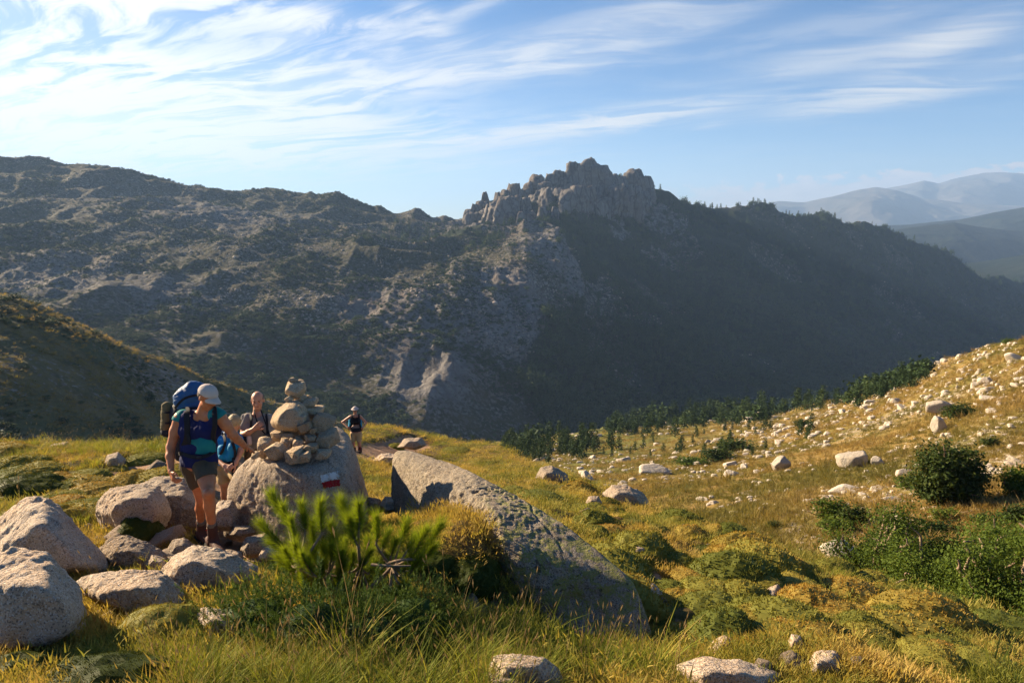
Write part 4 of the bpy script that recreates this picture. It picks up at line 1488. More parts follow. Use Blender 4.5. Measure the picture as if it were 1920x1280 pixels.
class Blob:
    """A solid made of rounded cones and ellipsoids, blended where they meet."""

    def __init__(s):
        s.pr = []

    def cone(s, a, b, ra, rb, k=0.02, sub=False):
        s.pr.append(('cone', A3(a), A3(b), ra, rb, k, sub))
        return s

    def ball(s, c, r, k=0.02, axes=None, sub=False):
        r = np.array(r if np.ndim(r) else (r, r, r), float)
        s.pr.append(('ell', A3(c), r, np.eye(3) if axes is None else np.array(axes, float), k, sub))
        return s

    def chain(s, pts, k=0.015):
        for (p, r), (q, t) in zip(pts[:-1], pts[1:]):
            s.cone(p, q, r, t, k)
        return s

    def build(s, h=0.008, warp=None, cut=None, smooth=1):
        lo, hi = np.full(3, 1e9), np.full(3, -1e9)
        for p in s.pr:
            if p[-1]:
                continue
            if p[0] == 'cone':
                r = max(p[3], p[4])
                q = np.stack([p[1], p[2]])
            else:
                r = p[2].max()
                q = p[1][None]
            lo, hi = np.minimum(lo, q.min(0) - r), np.maximum(hi, q.max(0) + r)
        lo -= 4 * h
        hi += 4 * h
        n = np.ceil((hi - lo) / h).astype(int) + 1
        f = np.full(n, 1.0, np.float32)
        gx = [lo[i] + h * np.arange(n[i]) for i in range(3)]
        for p in s.pr:
            if p[0] == 'cone':
                r, k = max(p[3], p[4]), p[5]
                q = np.stack([p[1], p[2]])
            else:
                r, k = p[2].max(), p[4]
                q = p[1][None]
            i0 = np.clip(((q.min(0) - r - 2 * k - 3 * h - lo) / h).astype(int), 0, n - 1)
            i1 = np.clip(((q.max(0) + r + 2 * k + 3 * h - lo) / h).astype(int) + 1, 1, n)
            if (i1 <= i0).any():
                continue
            sl = tuple(slice(i0[i], i1[i]) for i in range(3))
            Xg, Yg, Zg = np.meshgrid(*(gx[i][sl[i]] for i in range(3)), indexing='ij')
            Q = np.stack([Xg, Yg, Zg], -1)
            if p[0] == 'cone':
                ba = p[2] - p[1]
                t = np.clip(((Q - p[1]) @ ba) / max(ba @ ba, 1e-9), 0, 1)
                d = np.linalg.norm(Q - p[1] - t[..., None] * ba, axis=-1) - (p[3] + (p[4] - p[3]) * t)
            else:
                L = (Q - p[1]) @ p[3].T
                k0 = np.linalg.norm(L / p[2], axis=-1)
                k1 = np.linalg.norm(L / p[2] ** 2, axis=-1)
                d = k0 * (k0 - 1) / np.maximum(k1, 1e-6)
            g = f[sl]
            if p[-1]:
                d = -d
                hh = np.clip(0.5 - 0.5 * (g - d) / k, 0, 1)
                f[sl] = g * (1 - hh) + d * hh + k * hh * (1 - hh)
            else:
                hh = np.clip(0.5 + 0.5 * (g - d) / k, 0, 1)
                f[sl] = g * (1 - hh) + d * hh - k * hh * (1 - hh)
        if warp is not None or cut is not None:
            Xg, Yg, Zg = np.meshgrid(*gx, indexing='ij')
            Q = np.stack([Xg, Yg, Zg], -1)
            if warp is not None:
                near = np.abs(f) < 0.05
                f[near] += warp(Q[near])
            if cut is not None:
                for (pt, nm) in cut:
                    f = np.maximum(f, ((Q - A3(pt)) @ A3(nm)).astype(np.float32))
        V, F = surface_nets(f, lo, h)
        return V, F


def folds(amp, s, seed, stretch=(1, 1, 1)):
    def g(Q):
        return (amp * fbm(Q / s * np.array(stretch), 3, kind='ridge', seed=seed)).astype(np.float32)
    return g


def unit(v):
    v = A3(v)
    return v / np.linalg.norm(v)


def frame_of(fwd, up):
    f = unit(fwd)
    r = unit(np.cross(f, A3(up)))
    u = np.cross(r, f)
    return r, f, u                       # right, forward, up


def add_head(B, c, fwd, up, s=1.0, ears=True):
    """Skull, jaw, nose, brow, lips, ears around the head's middle c (a head of about 23 cm)."""
    r, f, u = frame_of(fwd, up)
    ax = np.stack([r, f, u])

    def L(x, y, z):
        return A3(c) + s * (x * r + y * f + z * u)
    B.ball(L(0, -.012, .030), s * np.array((.076, .096, .088)), .02, ax)
    B.ball(L(0, .028, -.045), s * np.array((.058, .062, .070)), .03, ax)
    B.ball(L(0, .058, -.092), s * np.array((.030, .026, .022)), .025, ax)          # chin
    B.cone(L(0, .086, .008), L(0, .106, -.030), s * .010, s * .015, .010)          # nose
    B.cone(L(-.036, .076, .022), L(.036, .076, .022), s * .012, s * .012, .012)    # brow
    for x in (-1, 1):
        B.ball(L(.032 * x, .088, .002), s * np.array((.017, .012, .011)), .010, ax, sub=True)
        B.ball(L(.040 * x, .062, -.028), s * np.array((.022, .022, .022)), .02, ax)  # cheek
        if ears:
            B.ball(L(.078 * x, -.010, -.004), s * np.array((.010, .020, .033)), .008, ax)
    B.cone(L(-.020, .082, -.058), L(.020, .082, -.058), s * .009, s * .009, .006)  # lips
    B.ball(L(0, .097, -.057), s * np.array((.020, .010, .0022)), .003, ax, sub=True)
    return L, ax


def add_hand(B, wrist, palm_dir, palm_nrm, thumb_side, s=1.0, curl=0.4, spread=0.25):
    """Palm, four bent fingers of unequal length and a thumb; palm_dir points to the knuckles, palm_nrm out of the back of the hand."""
    d = unit(palm_dir)
    n = unit(A3(palm_nrm) - d * (A3(palm_nrm) @ d))
    t = np.cross(d, n) * thumb_side            # towards the thumb
    w = A3(wrist)
    k = w + d * .085 * s
    for x in (-.028, -.010, .010, .028):
        B.cone(w + t * x * .7 * s, k + t * x * s, .017 * s, .013 * s, .016)
    lens = {.030: .072, .010: .080, -.010: .074, -.030: .058}
    for x, ln in lens.items():
        q = k + t * x * s
        dirv = unit(d + t * spread * x / .03)
        ang = curl
        seg = [.45, .32, .23]
        r = .0098 * s
        for j, sg in enumerate(seg):
            dv = unit(dirv * math.cos(ang) - n * math.sin(ang))
            q2 = q + dv * ln * sg * s * 1.1
            B.cone(q, q2, r, r * .92, .004)
            q, r = q2, r * .92
            ang += curl * 1.1
    b0 = w + d * .028 * s + t * .024 * s
    b1 = b0 + unit(d * .62 + t * .78 - n * .2) * .045 * s
    b2 = b1 + unit(d * .85 + t * .45 - n * .3) * .032 * s
    b3 = b2 + unit(d * .95 + t * .15 - n * .4) * .024 * s
    B.chain([(b0, .017 * s), (b1, .0135 * s), (b2, .0115 * s), (b3, .0095 * s)], .008)


def ribbon(name, path, width, mat, nrm, parent=None, base=None, thick=0.006, closed=False):
    """A flat strap along a path, lying against a body whose outward direction is nrm(point)."""
    pts = [A3(p) for p in path]
    n = 6 * (len(pts) - 1)
    C = []
    for i in range(n + 1):
        u = i / n * (len(pts) - 1)
        k = min(int(u), len(pts) - 2)
        t = u - k
        p0, p1, p2, p3 = pts[max(k - 1, 0)], pts[k], pts[k + 1], pts[min(k + 2, len(pts) - 1)]
        C.append(0.5 * ((2 * p1) + (-p0 + p2) * t + (2 * p0 - 5 * p1 + 4 * p2 - p3) * t * t + (-p0 + 3 * p1 - 3 * p2 + p3) * t ** 3))
    C = np.array(C)
    T = np.gradient(C, axis=0)
    V, F = [], []
    for i, (c_, t_) in enumerate(zip(C, T)):
        nn = unit(nrm(c_) if callable(nrm) else nrm)
        t_ = unit(t_)
        sd_ = unit(np.cross(t_, nn))
        nn = np.cross(sd_, t_)
        for a, b in ((-1, -1), (1, -1), (1, 1), (-1, 1)):
            V.append(c_ + sd_ * a * width / 2 + nn * b * thick / 2)
    for i in range(n):
        for j in range(4):
            F.append((4 * i + j, 4 * i + (j + 1) % 4, 4 * i + 4 + (j + 1) % 4, 4 * i + 4 + j))
    F += [(3, 2, 1, 0), (4 * n, 4 * n + 1, 4 * n + 2, 4 * n + 3)]
    return obj_w(name, V, F, mat, base, parent, smooth=False)


def solid(name, B, mat, base, parent, h=0.008, **kw):
    V, F = B.build(h, **kw)
    b = A3(base)
    return link(name, mesh_data(name, V - b, F, mat), parent)


M['skin'] = skin_mat('tanned_skin', (0.46, 0.185, 0.085))
M['skin_fair'] = skin_mat('fair_skin', (0.46, 0.24, 0.155))
M['navy'] = plain('navy_cloth', (0.010, 0.014, 0.075), 0.85, .2, 60)
M['teal'] = plain('teal_cloth', (0.012, 0.17, 0.17), 0.8, .2, 60)
M['olive_cloth'] = plain('olive_brown_cloth', (0.085, 0.065, 0.042), 0.9, .25, 60)
M['cap_cloth'] = plain('pale_cap_cloth', (0.46, 0.40, 0.37), 0.9, .12, 90)
M['pack_blue'] = plain('pack_blue_cloth', (0.020, 0.085, 0.22), 0.6, .25, 40, .5, .4)
M['pack_dark'] = plain('pack_dark_cloth', (0.018, 0.019, 0.028), 0.7, .3, 40, .5)
M['strap'] = plain('dark_strap', (0.016, 0.015, 0.018), 0.8, .3, 80)
M['mat_olive'] = plain('foam_mat', (0.13, 0.105, 0.055), 0.9, .3, 90, .8)
M['boot'] = plain('brown_boot_leather', (0.075, 0.030, 0.022), 0.7, .4, 40, .6)
M['boot_red'] = plain('red_boot_lace', (0.30, 0.03, 0.02), 0.8, .2, 60)
M['sole'] = plain('boot_sole', (0.02, 0.018, 0.016), 0.9, .3, 60)
M['sock'] = plain('grey_sock', (0.16, 0.13, 0.11), 0.95, .3, 80)
M['grey_shirt'] = plain('grey_shirt_cloth', (0.23, 0.205, 0.185), 0.9, .15, 60)
M['trouser'] = plain('dark_beige_cloth', (0.16, 0.12, 0.08), 0.9, .2, 60)
M['blue_shirt'] = plain('bright_blue_cloth', (0.012, 0.17, 0.42), 0.75, .2, 60)
M['turquoise'] = plain('turquoise_cloth', (0.010, 0.20, 0.38), 0.65, .2, 40, .5)
M['khaki'] = plain('khaki_cloth', (0.40, 0.28, 0.14), 0.9, .15, 60)
M['black_top'] = plain('black_top_cloth', (0.014, 0.011, 0.012), 0.85, .3, 60)
M['hair_grey'] = plain('blond_grey_hair', (0.34, 0.25, 0.14), 0.6, .5, 120, 1.0)
M['hair_short'] = plain('short_grey_hair', (0.13, 0.10, 0.08), 0.7, .4, 150, 1.0)
M['white_cloth'] = plain('pale_pink_cloth', (0.55, 0.43, 0.42), 0.9, .15, 60)
M['lips'] = plain('lips', (0.25, 0.08, 0.06), 0.5)
M['eye'] = plain('eye', (0.02, 0.013, 0.01), 0.2, .1, 60, 0, .5)
M['glass_dark'] = plain('dark_lens', (0.008, 0.008, 0.010), 0.1, .1, 60, 0, .6)
M['steel'] = plain('camera_body', (0.018, 0.018, 0.02), 0.4, .2, 60, .1, .5)

TOCAM = unit((0.0, -1.0, 0.0))


def boot(parent, base, ankle, heel, toe, z0, name='boot', rx=1.0):
    """Ankle-high walking boot: shaft, foot, sole; z0 is the ground under it."""
    ankle, heel, toe = A3(ankle), A3(heel), A3(toe)
    B = Blob()
    d = unit((toe - heel) * np.array((1, 1, 0)))
    heel = np.array((heel[0], heel[1], z0 + .045))
    toe = np.array((toe[0], toe[1], z0 + .040))
    mid = heel + d * .12
    B.cone(ankle + np.array((0, 0, .03)), np.array((ankle[0], ankle[1], z0 + .09)), .052 * rx, .050 * rx, .02)
    B.cone(heel + d * .03 + np.array((0, 0, .02)), mid + np.array((0, 0, .028)), .044, .048, .03)
    B.cone(mid + np.array((0, 0, .028)), toe - d * .04, .050, .038, .03)
    B.cone(np.array((ankle[0], ankle[1], z0 + .10)), mid + np.array((0, 0, .04)), .048, .044, .03)
    o = solid(name, B, M['boot'], base, parent, .008, warp=folds(.004, .05, 5), cut=[((0, 0, z0 + .022), (0, 0, -1))])
    S = Blob()
    S.cone(heel + d * .02 + np.array((0, 0, -.02)), mid + np.array((0, 0, -.02)), .048, .050, .03)
    S.cone(mid + np.array((0, 0, -.02)), toe - d * .035 + np.array((0, 0, -.018)), .052, .042, .03)
    V, F = S.build(.008, cut=[((0, 0, z0 + .026), (0, 0, 1)), ((0, 0, z0), (0, 0, -1))])
    link('sole', mesh_data('sole', V - A3(base), F, M['sole']), o)
    side = unit(np.cross(d, (0, 0, 1)))
    for k in range(5):
        q = mid + d * (.045 - .03 * k) + np.array((0, 0, .068 + .016 * k))
        ribbon('lace', [q - side * .032, q + np.array((0, 0, .014)), q + side * .032], .012, M['boot_red'], (0, -1, .6), o, base, .008)
    return o


# ---------------------------------------------------------------- the hiker in the cap
def hiker_cap():
    foot = P(402, 1026, 6.95)
    g = near_z(np.array([foot[0]]), np.array([foot[1]]))[0]
    base = np.array((foot[0], foot[1], foot[2]))
    root = tag(empty('person', base), 'hiker in a pale cap and navy shirt stepping down and reaching for the cairn', 'person', None)
    B = Blob()
    J = P
    # legs
    hipL, kneeL, ankL = J(382, 872, 7.02), J(391, 925, 6.78), J(398, 990, 6.95)      # the leading leg
    hipR, kneeR, ankR = J(362, 874, 7.12), J(378, 934, 7.20), J(377, 982, 7.50)      # the trailing leg
    B.chain([(hipL, .098), (J(388, 900, 6.88), .080), (kneeL, .058)], .03)
    B.chain([(kneeL, .057), (J(393, 948, 6.84), .056), (J(396, 970, 6.9), .043), (ankL, .038)], .02)
    B.ball(J(391, 924, 6.73), .045, .03)
    B.chain([(hipR, .098), (J(371, 905, 7.14), .078), (kneeR, .056)], .03)
    B.chain([(kneeR, .055), (J(376, 953, 7.33), .054), (J(376.5, 968, 7.42), .041), (ankR, .037)], .02)
    # trunk
    pel = J(373, 862, 7.08)
    B.cone(J(362, 864, 7.1), J(384, 864, 7.05), .108, .108, .04)
    B.cone(J(371, 862, 7.08), J(372, 835, 7.04), .128, .120, .05)
    B.cone(J(361, 836, 7.06), J(385, 835, 7.0), .105, .105, .05)
    B.cone(J(360, 806, 7.06), J(391, 804, 6.98), .112, .110, .05)
    B.cone(J(345, 783, 7.07), J(405, 779, 6.92), .072, .070, .05)
    neck0, neck1 = J(378, 782, 6.98), J(386, 757, 6.93)
    B.cone(neck0, neck1, .066, .058, .03)
    # arm that hangs down (left in the picture)
    shA, elA, wrA = J(338, 783, 7.06), J(320, 838, 7.02), J(321, 884, 6.90)
    B.chain([(shA, .066), (J(329, 808, 7.05), .054), (elA, .043)], .03)
    B.chain([(elA, .044), (J(319, 855, 6.97), .042), (wrA, .029)], .02)
    add_hand(B, wrA, J(325, 898, 6.86) - wrA, (-.75, -.5, .1), -1, 1.0, .55, .12)
    # arm that reaches for the cairn
    shB, elB, wrB = J(411, 779, 6.92), J(437, 815, 7.0), J(459, 836, 7.25)
    B.chain([(shB, .064), (J(424, 797, 6.95), .052), (elB, .043)], .03)
    B.chain([(elB, .044), (J(446, 824, 7.08), .042), (wrB, .030)], .02)
    add_hand(B, wrB, J(477, 846, 7.55) - wrB, (.25, -.25, 1), 1, 1.05, .20, .35)
    # head, looking down to the right of the picture
    hc = J(389.5, 744, 6.88)
    L, ax = add_head(B, hc, (0.84, -0.40, -0.42), (0.34, -0.16, 0.93), 1.0)
    V, F = B.build(.0062)
    link('body', mesh_data('body', V - base, F, M['skin']), root)
    for x in (-1, 1):
        e = Blob().ball(L(.030 * x, .080, .004), .0085, .002)
        solid('eye', e, M['eye'], base, root, .004)
    Hb = Blob().ball(L(0, -.030, .020), (.081, .088, .080), .02, ax)
    solid('hair', Hb, M['hair_short'], base, root, .006, cut=[(L(0, .012, 0), ax[1]), (L(0, 0, -.055), -ax[2])], warp=folds(.004, .02, 7))
    # cap: crown, brim, button
    C = Blob().ball(L(0, -.010, .045), (.090, .108, .088), .02, ax)
    cp = solid('cap', C, M['cap_cloth'], base, root, .006, cut=[(L(0, 0, .040), -ax[2])], warp=folds(.003, .05, 9))
    bv, bf = [], []
    nb = 22
    for lay in (0, 1):
        for j in range(5):
            for i in range(nb + 1):
                t_ = -1 + 2 * i / nb
                reach = .085 + (.088 * math.sqrt(max(0, 1 - t_ * t_)) ** .9 + .01) * j / 4
                bv.append(L(.082 * t_ * (1 - .1 * j / 4), .010 + reach * (1 - .30 * t_ * t_) - .02, .045 - .022 * (j / 4) ** 1.3 - .030 * t_ * t_ - .005 * lay))
    nn = nb + 1
    for lay in (0, 1):
        for j in range(4):
            for i in range(nb):
                q = (lay * 5 * nn + j * nn + i, lay * 5 * nn + j * nn + i + 1, lay * 5 * nn + (j + 1) * nn + i + 1, lay * 5 * nn + (j + 1) * nn + i)
                bf.append(q if lay == 0 else q[::-1])
    for i in range(nb):
        bf.append((4 * nn + i, 4 * nn + i + 1, 9 * nn + i + 1, 9 * nn + i))
    link('brim', mesh_data('brim', np.array(bv) - base, bf, M['cap_cloth']), cp)
    solid('button', Blob().ball(L(0, -.012, .134), .011, .002), M['cap_cloth'], base, cp, .004)
    # sleeveless shirt with an open collar
    S = Blob()
    S.cone(J(360, 863, 7.1), J(386, 863, 7.04), .122, .122, .04)
    S.cone(J(371, 862, 7.08), J(372, 835, 7.04), .142, .136, .05)
    S.cone(J(360, 836, 7.06), J(386, 835, 7.0), .120, .120, .05)
    S.cone(J(359, 806, 7.06), J(392, 804, 6.98), .127, .125, .05)
    S.cone(J(346, 784, 7.07), J(404, 780, 6.92), .085, .083, .05)
    S.cone(J(380, 772, 6.90), J(381, 812, 6.68), .080, .010, .010, sub=True)
    S.cone(J(372, 770, 6.86), J(380.5, 800, 6.70), .050, .012, .010, sub=True)
    S.cone(J(390, 768, 6.83), J(381, 800, 6.68), .050, .012, .010, sub=True)
    S.cone(neck0, neck1 + np.array((0, 0, .1)), .074, .074, .012, sub=True)
    sh = solid('shirt', S, M['navy'], base, root, .008, warp=folds(.007, .10, 11, (1.6, 1.6, .8)), cut=[(J(372, 875, 7.0), (0, 0, -1))])
    T = Blob().cone(J(344, 782, 7.07), J(338, 787, 7.07), .086, .082, .02)
    solid('sleeve', T, M['teal'], base, sh, .008, warp=folds(.004, .06, 12), cut=[(J(336.5, 790, 7.07), unit(J(330, 806, 7.05) - J(340, 778, 7.07)))])
    T = Blob().cone(J(405, 778, 6.92), J(411, 780, 6.92), .084, .080, .02)
    solid('sleeve', T, M['teal'], base, sh, .008, warp=folds(.004, .06, 13), cut=[(J(412, 783, 6.92), unit(J(424, 797, 6.95) - J(408, 776, 6.92)))])
    T = Blob()
    T.cone(J(362, 832, 7.045), J(387, 831, 6.985), .118, .118, .03)
    T.cone(J(361, 846, 7.06), J(386, 846, 7.0), .117, .117, .03)
    solid('front_panel', T, M['teal'], base, sh, .008, warp=folds(.004, .09, 14), cut=[(J(370, 818, 6.9), (0, 0, 1)), (J(370, 851, 6.9), (0, 0, -1)), (J(354, 830, 6.9), (-1, 0, 0)), (J(399, 830, 6.9), (1, 0, 0)), ((0, J(372, 832, 7.0)[1] - .02, 0), (0, 1, 0))])
    # shorts
    S = Blob()
    S.cone(J(361, 866, 7.1), J(385, 866, 7.05), .126, .126, .04)
    S.cone(J(383, 872, 7.02), J(389.5, 902, 6.87), .122, .100, .03)
    S.cone(J(361, 874, 7.12), J(370, 903, 7.14), .122, .100, .03)
    up_l, up_r = unit(J(389.5, 902, 6.87) - J(383, 872, 7.02)), unit(J(370, 903, 7.14) - J(361, 874, 7.12))
    solid('shorts', S, M['olive_cloth'], base, root, .008, warp=folds(.010, .10, 15, (1.3, 1.3, .6)), cut=[(J(372, 857, 7.0), (0, 0, 1)), (J(379, 902.5, 6.95), unit(up_l + up_r))])
    # belt and socks, boots
    for nm, a, k_, h_, t_, zz in (('lead', ankL, kneeL, J(391, 1016, 7.08), J(421, 1026, 6.72), foot[2] - .03), ('trail', ankR, kneeR, J(372, 1004, 7.62), J(391, 1010, 7.36), J(380, 1012, 7.5)[2] - .03)):
        up = unit(k_ - a)
        solid('sock', Blob().cone(a + up * .10, a - up * .02, .046, .044, .01), M['sock'], base, root, .006, cut=[(a + up * .075, up)], warp=folds(.003, .02, 16, (.3, .3, 2)))
        boot(root, base, a, h_, t_, zz)

    # rucksack, a thing of its own
    pb = J(342, 850, 7.32)
    pk = tag(empty('rucksack', pb), 'tall trekking rucksack with a blue lid on the back of the hiker in the cap', 'rucksack')
    S = Blob()
    S.cone(J(346, 775, 7.33), J(348, 840, 7.34), .150, .150, .06)
    S.cone(J(362, 775, 7.33), J(364, 840, 7.34), .150, .150, .06)
    solid('pack_bag', S, M['pack_dark'], pb, pk, .010, warp=folds(.012, .12, 21))
    S = Blob()
    S.cone(J(347, 744, 7.30), J(350, 764, 7.32), .112, .130, .06)
    S.cone(J(372, 741, 7.34), J(370, 762, 7.36), .120, .130, .06)
    S.cone(J(358, 729, 7.30), J(366, 728, 7.32), .085, .085, .05)
    lid = solid('lid', S, M['pack_blue'], pb, pk, .009, warp=folds(.016, .09, 22, (1, 1, 1.8)))
    ribbon('strap', [J(328, 765, 7.18), J(344, 748, 7.12), J(366, 741, 7.14), J(384, 741, 7.2)], .025, M['strap'], lambda p_: p_ - J(358, 752, 7.36), lid, pb)
    S = Blob().cone(J(313.5, 762, 7.30), J(311.5, 800, 7.28), .058, .058, .02)
    mt = solid('foam_mat', S, M['mat_olive'], pb, pk, .007, warp=folds(.006, .03, 23, (.4, .4, 2.2)))
    for y_ in (772, 792):
        ribbon('strap', [J(302.5, y_, 7.30), J(308, y_ + 1, 7.235), J(316, y_ + 1, 7.225), J(324, y_, 7.27)], .02, M['strap'], lambda p_: p_ - J(312.5, y_, 7.29), mt, pb)
    S = Blob().cone(J(311, 809, 7.28), J(316, 811, 7.28), .056, .052, .03)
    solid('side_pouch', S, M['pack_dark'], pb, pk, .008, warp=folds(.008, .05, 24))
    front = lambda p_: np.array((0.1, -1, .25))
    ribbon('shoulder_strap', [J(349, 768, 7.16), J(352, 768, 6.96), J(350, 780, 6.885), J(351, 800, 6.86), J(350, 822, 6.88), J(341, 842, 7.0)], .052, M['strap'], front, pk, pb, .016)
    ribbon('shoulder_strap', [J(401, 766, 7.10), J(402, 765, 6.90), J(402.5, 777, 6.80), J(403, 796, 6.79), J(400, 815, 6.86), J(401, 832, 6.99)], .045, M['strap'], front, pk, pb, .016)
    ribbon('hip_belt', [J(336, 850, 7.08), J(342, 850, 6.95), J(356, 855, 6.89), J(372, 857, 6.86), J(390, 853, 6.87), J(401, 846, 6.97)], .036, M['strap'], front, pk, pb, .014)
    solid('buckle', Blob().ball(J(374, 857, 6.845), (.03, .012, .02), .004), M['pack_dark'], pb, pk, .005)
    ribbon('chest_strap', [J(352, 812, 6.85), J(355, 826, 6.84), J(354, 833, 6.84)], .03, M['strap'], front, pk, pb, .02)


hiker_cap()


# ---------------------------------------------------------------- the man in the grey shirt behind the cairn
def man_grey():
    D0 = 9.75
    J = lambda x, y, d=0.0: P(x, y, D0 + d)
    hipz = J(484, 842)
    gz = near_z(np.array([hipz[0]]), np.array([hipz[1]]))[0]
    base = np.array((hipz[0], hipz[1], gz))
    root = tag(empty('person', base), 'balding man in a grey shirt standing behind the cairn with a camera', 'person')
    B = Blob()
    hc = J(483, 750.5, -.03)
    L, ax = add_head(B, hc, (0.22, -1, -0.12), (0, -.1, 1), 1.06)
    B.cone(J(482.5, 775), J(482.5, 762, .01), .060, .055, .03)
    for s_, x in ((-1, 470), (1, 499)):
        pass
    B.cone(J(466, 785), J(500, 786), .068, .068, .05)
    B.cone(J(472, 806), J(496, 806), .118, .118, .05)
    B.cone(J(475, 832), J(494, 832), .112, .112, .05)
    B.cone(J(476, 846), J(493, 846), .108, .108, .05)
    kz = gz + .48
    for x in (-1, 1):
        hp = base + np.array((.09 * x, 0, 0.0))
        hp[2] = J(484, 852)[2]
        kn = base + np.array((.10 * x, -.03, kz - gz))
        an = base + np.array((.11 * x, 0.01, .09))
        B.chain([(hp, .088), (kn, .056), (an, .040)], .03)
    # arm bent up to the strap
    shA, elA, wrA = J(462, 784), J(456, 815, -.10), J(478, 803, -.20)
    B.chain([(shA, .062), (J(458, 799, -.03), .052), (elA, .043)], .03)
    B.chain([(elA, .044), (J(466, 810, -.17), .042), (wrA, .029)], .02)
    add_hand(B, wrA, J(489, 793, -.24) - wrA, (.2, -.9, .4), 1, 1.0, .75, .1)
    shB, elB, wrB = J(503, 785), J(511, 811, .02), J(508, 826, -.18)
    B.chain([(shB, .062), (J(508, 797, .02), .052), (elB, .043)], .03)
    B.chain([(elB, .044), (wrB, .029)], .02)
    add_hand(B, wrB, J(502, 829, -.24) - wrB, (0.3, -.9, .3), 1, 1.0, .7, .1)
    V, F = B.build(.0075)
    link('body', mesh_data('body', V - base, F, M['skin_fair']), root)
    for x in (-1, 1):
        solid('eye', Blob().ball(L(.030 * x, .076, .004), .0085, .002), M['eye'], base, root, .004)
        Hs = Blob().ball(L(.058 * x, -.030, .030), (.028, .070, .045), .02, ax)
        solid('hair', Hs, M['hair_short'], base, root, .006, warp=folds(.003, .02, 31))
    for x in (-1, 1):
        solid('eyebrow', Blob().cone(L(.018 * x, .090, .024), L(.048 * x, .080, .026), .0055, .0045, .002), M['hair_short'], base, root, .004)
    solid('lips', Blob().cone(L(-.020, .0885, -.058), L(.020, .0885, -.058), .0055, .0055, .002), M['lips'], base, root, .004)
    S = Blob()
    S.cone(J(466, 786), J(500, 787), .082, .082, .05)
    S.cone(J(472, 806), J(496, 806), .136, .136, .05)
    S.cone(J(475, 830), J(494, 830), .132, .132, .05)
    S.cone(J(462, 784), J(458, 800, -.03), .076, .072, .03)
    S.cone(J(503, 785), J(508, 799, .02), .076, .072, .03)
    S.cone(J(482.5, 776), J(482.5, 755), .066, .066, .01, sub=True)
    S.cone(J(482.5, 777, -.12), J(482.5, 786, -.15), .034, .008, .01, sub=True)
    solid('shirt', S, M['grey_shirt'], base, root, .008, warp=folds(.010, .10, 32, (1.3, 1.3, .9)), cut=[(J(484, 838), (0, 0, -1))])
    S = Blob()
    S.cone(J(476, 846), J(493, 846), .122, .122, .05)
    for x in (-1, 1):
        hp = base + np.array((.09 * x, 0, 0.0))
        hp[2] = J(484, 852)[2]
        kn = base + np.array((.10 * x, -.03, kz - gz))
        S.chain([(hp, .108), (kn, .078), (base + np.array((.11 * x, 0.01, .14)), .065)], .03)
    solid('trousers', S, M['trouser'], base, root, .010, warp=folds(.008, .10, 33), cut=[(J(484, 834), (0, 0, 1))])
    for x in (-1, 1):
        an = base + np.array((.11 * x, .01, .10))
        boot(root, base, an, base + np.array((.11 * x, .06, 0)), base + np.array((.12 * x, -.20, 0)), gz)
    front = lambda p_: np.array((0, -1, .2))
    # small pack
    pb = J(482, 815, .2)
    pk = tag(empty('daypack', pb), 'small dark daypack of the man in the grey shirt', 'daypack')
    S = Blob().cone(J(470, 790, .24), J(474, 828, .24), .11, .12, .05).cone(J(495, 790, .24), J(492, 828, .24), .11, .12, .05)
    solid('pack_bag', S, M['pack_dark'], pb, pk, .012, warp=folds(.01, .1, 34))
    ribbon('shoulder_strap', [J(468, 776, .16), J(469, 775, 0), J(471, 786, -.14), J(470.5, 800, -.165), J(468, 812, -.13), J(462, 826, 0.02)], .032, M['strap'], front, pk, pb, .014)
    ribbon('shoulder_strap', [J(499, 777, .16), J(498.5, 776, 0), J(500.5, 786, -.12), J(501, 800, -.15), J(502, 815, -.12), J(504, 828, .02)], .032, M['strap'], front, pk, pb, .014)
    # camera on its neck strap
    cb = J(503.5, 819, -.24)
    cm = tag(empty('camera', cb), 'black camera hanging on the neck strap of the man in the grey shirt', 'camera')
    for i, (w_, h_, dd, yo) in enumerate([(.060, .040, .030, 0)]):
        bxv = [cb + np.array((sx * w_, sy * dd, sz * h_)) for sz in (-1, 1) for sy in (-1, 1) for sx in (-1, 1)]
        obj_w('camera_case', bxv, [(0, 1, 3, 2)[::-1], (4, 5, 7, 6), (0, 1, 5, 4), (1, 3, 7, 5), (3, 2, 6, 7), (2, 0, 4, 6)], M['steel'], cb, cm, smooth=False)
    solid('lens', Blob().cone(cb + np.array((0, -.03, -.005)), cb + np.array((0, -.075, -.012)), .028, .030, .004), M['steel'], cb, cm, .006)
    ribbon('neck_strap', [J(476, 768, .05), J(476.5, 771, -.09), J(482, 790, -.165), J(491, 806, -.19), J(500, 816, -.22)], .016, M['strap'], front, cm, cb, .008)
    ribbon('neck_strap', [J(489, 768, .05), J(490, 771, -.09), J(496, 788, -.165), J(502, 804, -.19), J(506, 816, -.22)], .016, M['strap'], front, cm, cb, .008)
    # pouch at the hip
    hb_ = J(462, 826, -.12)
    pu = tag(empty('hip_pouch', hb_), 'pink and dark bottle pouch at the hip of the man in the grey shirt', 'pouch')
    solid('pouch_bag', Blob().cone(J(460, 820, -.12), J(461, 832, -.12), .045, .045, .02), M['pack_dark'], hb_, pu, .008)
    solid('bottle', Blob().cone(J(467, 820, -.14), J(468, 830, -.14), .034, .036, .02), M['white_cloth'], hb_, pu, .006)


man_grey()


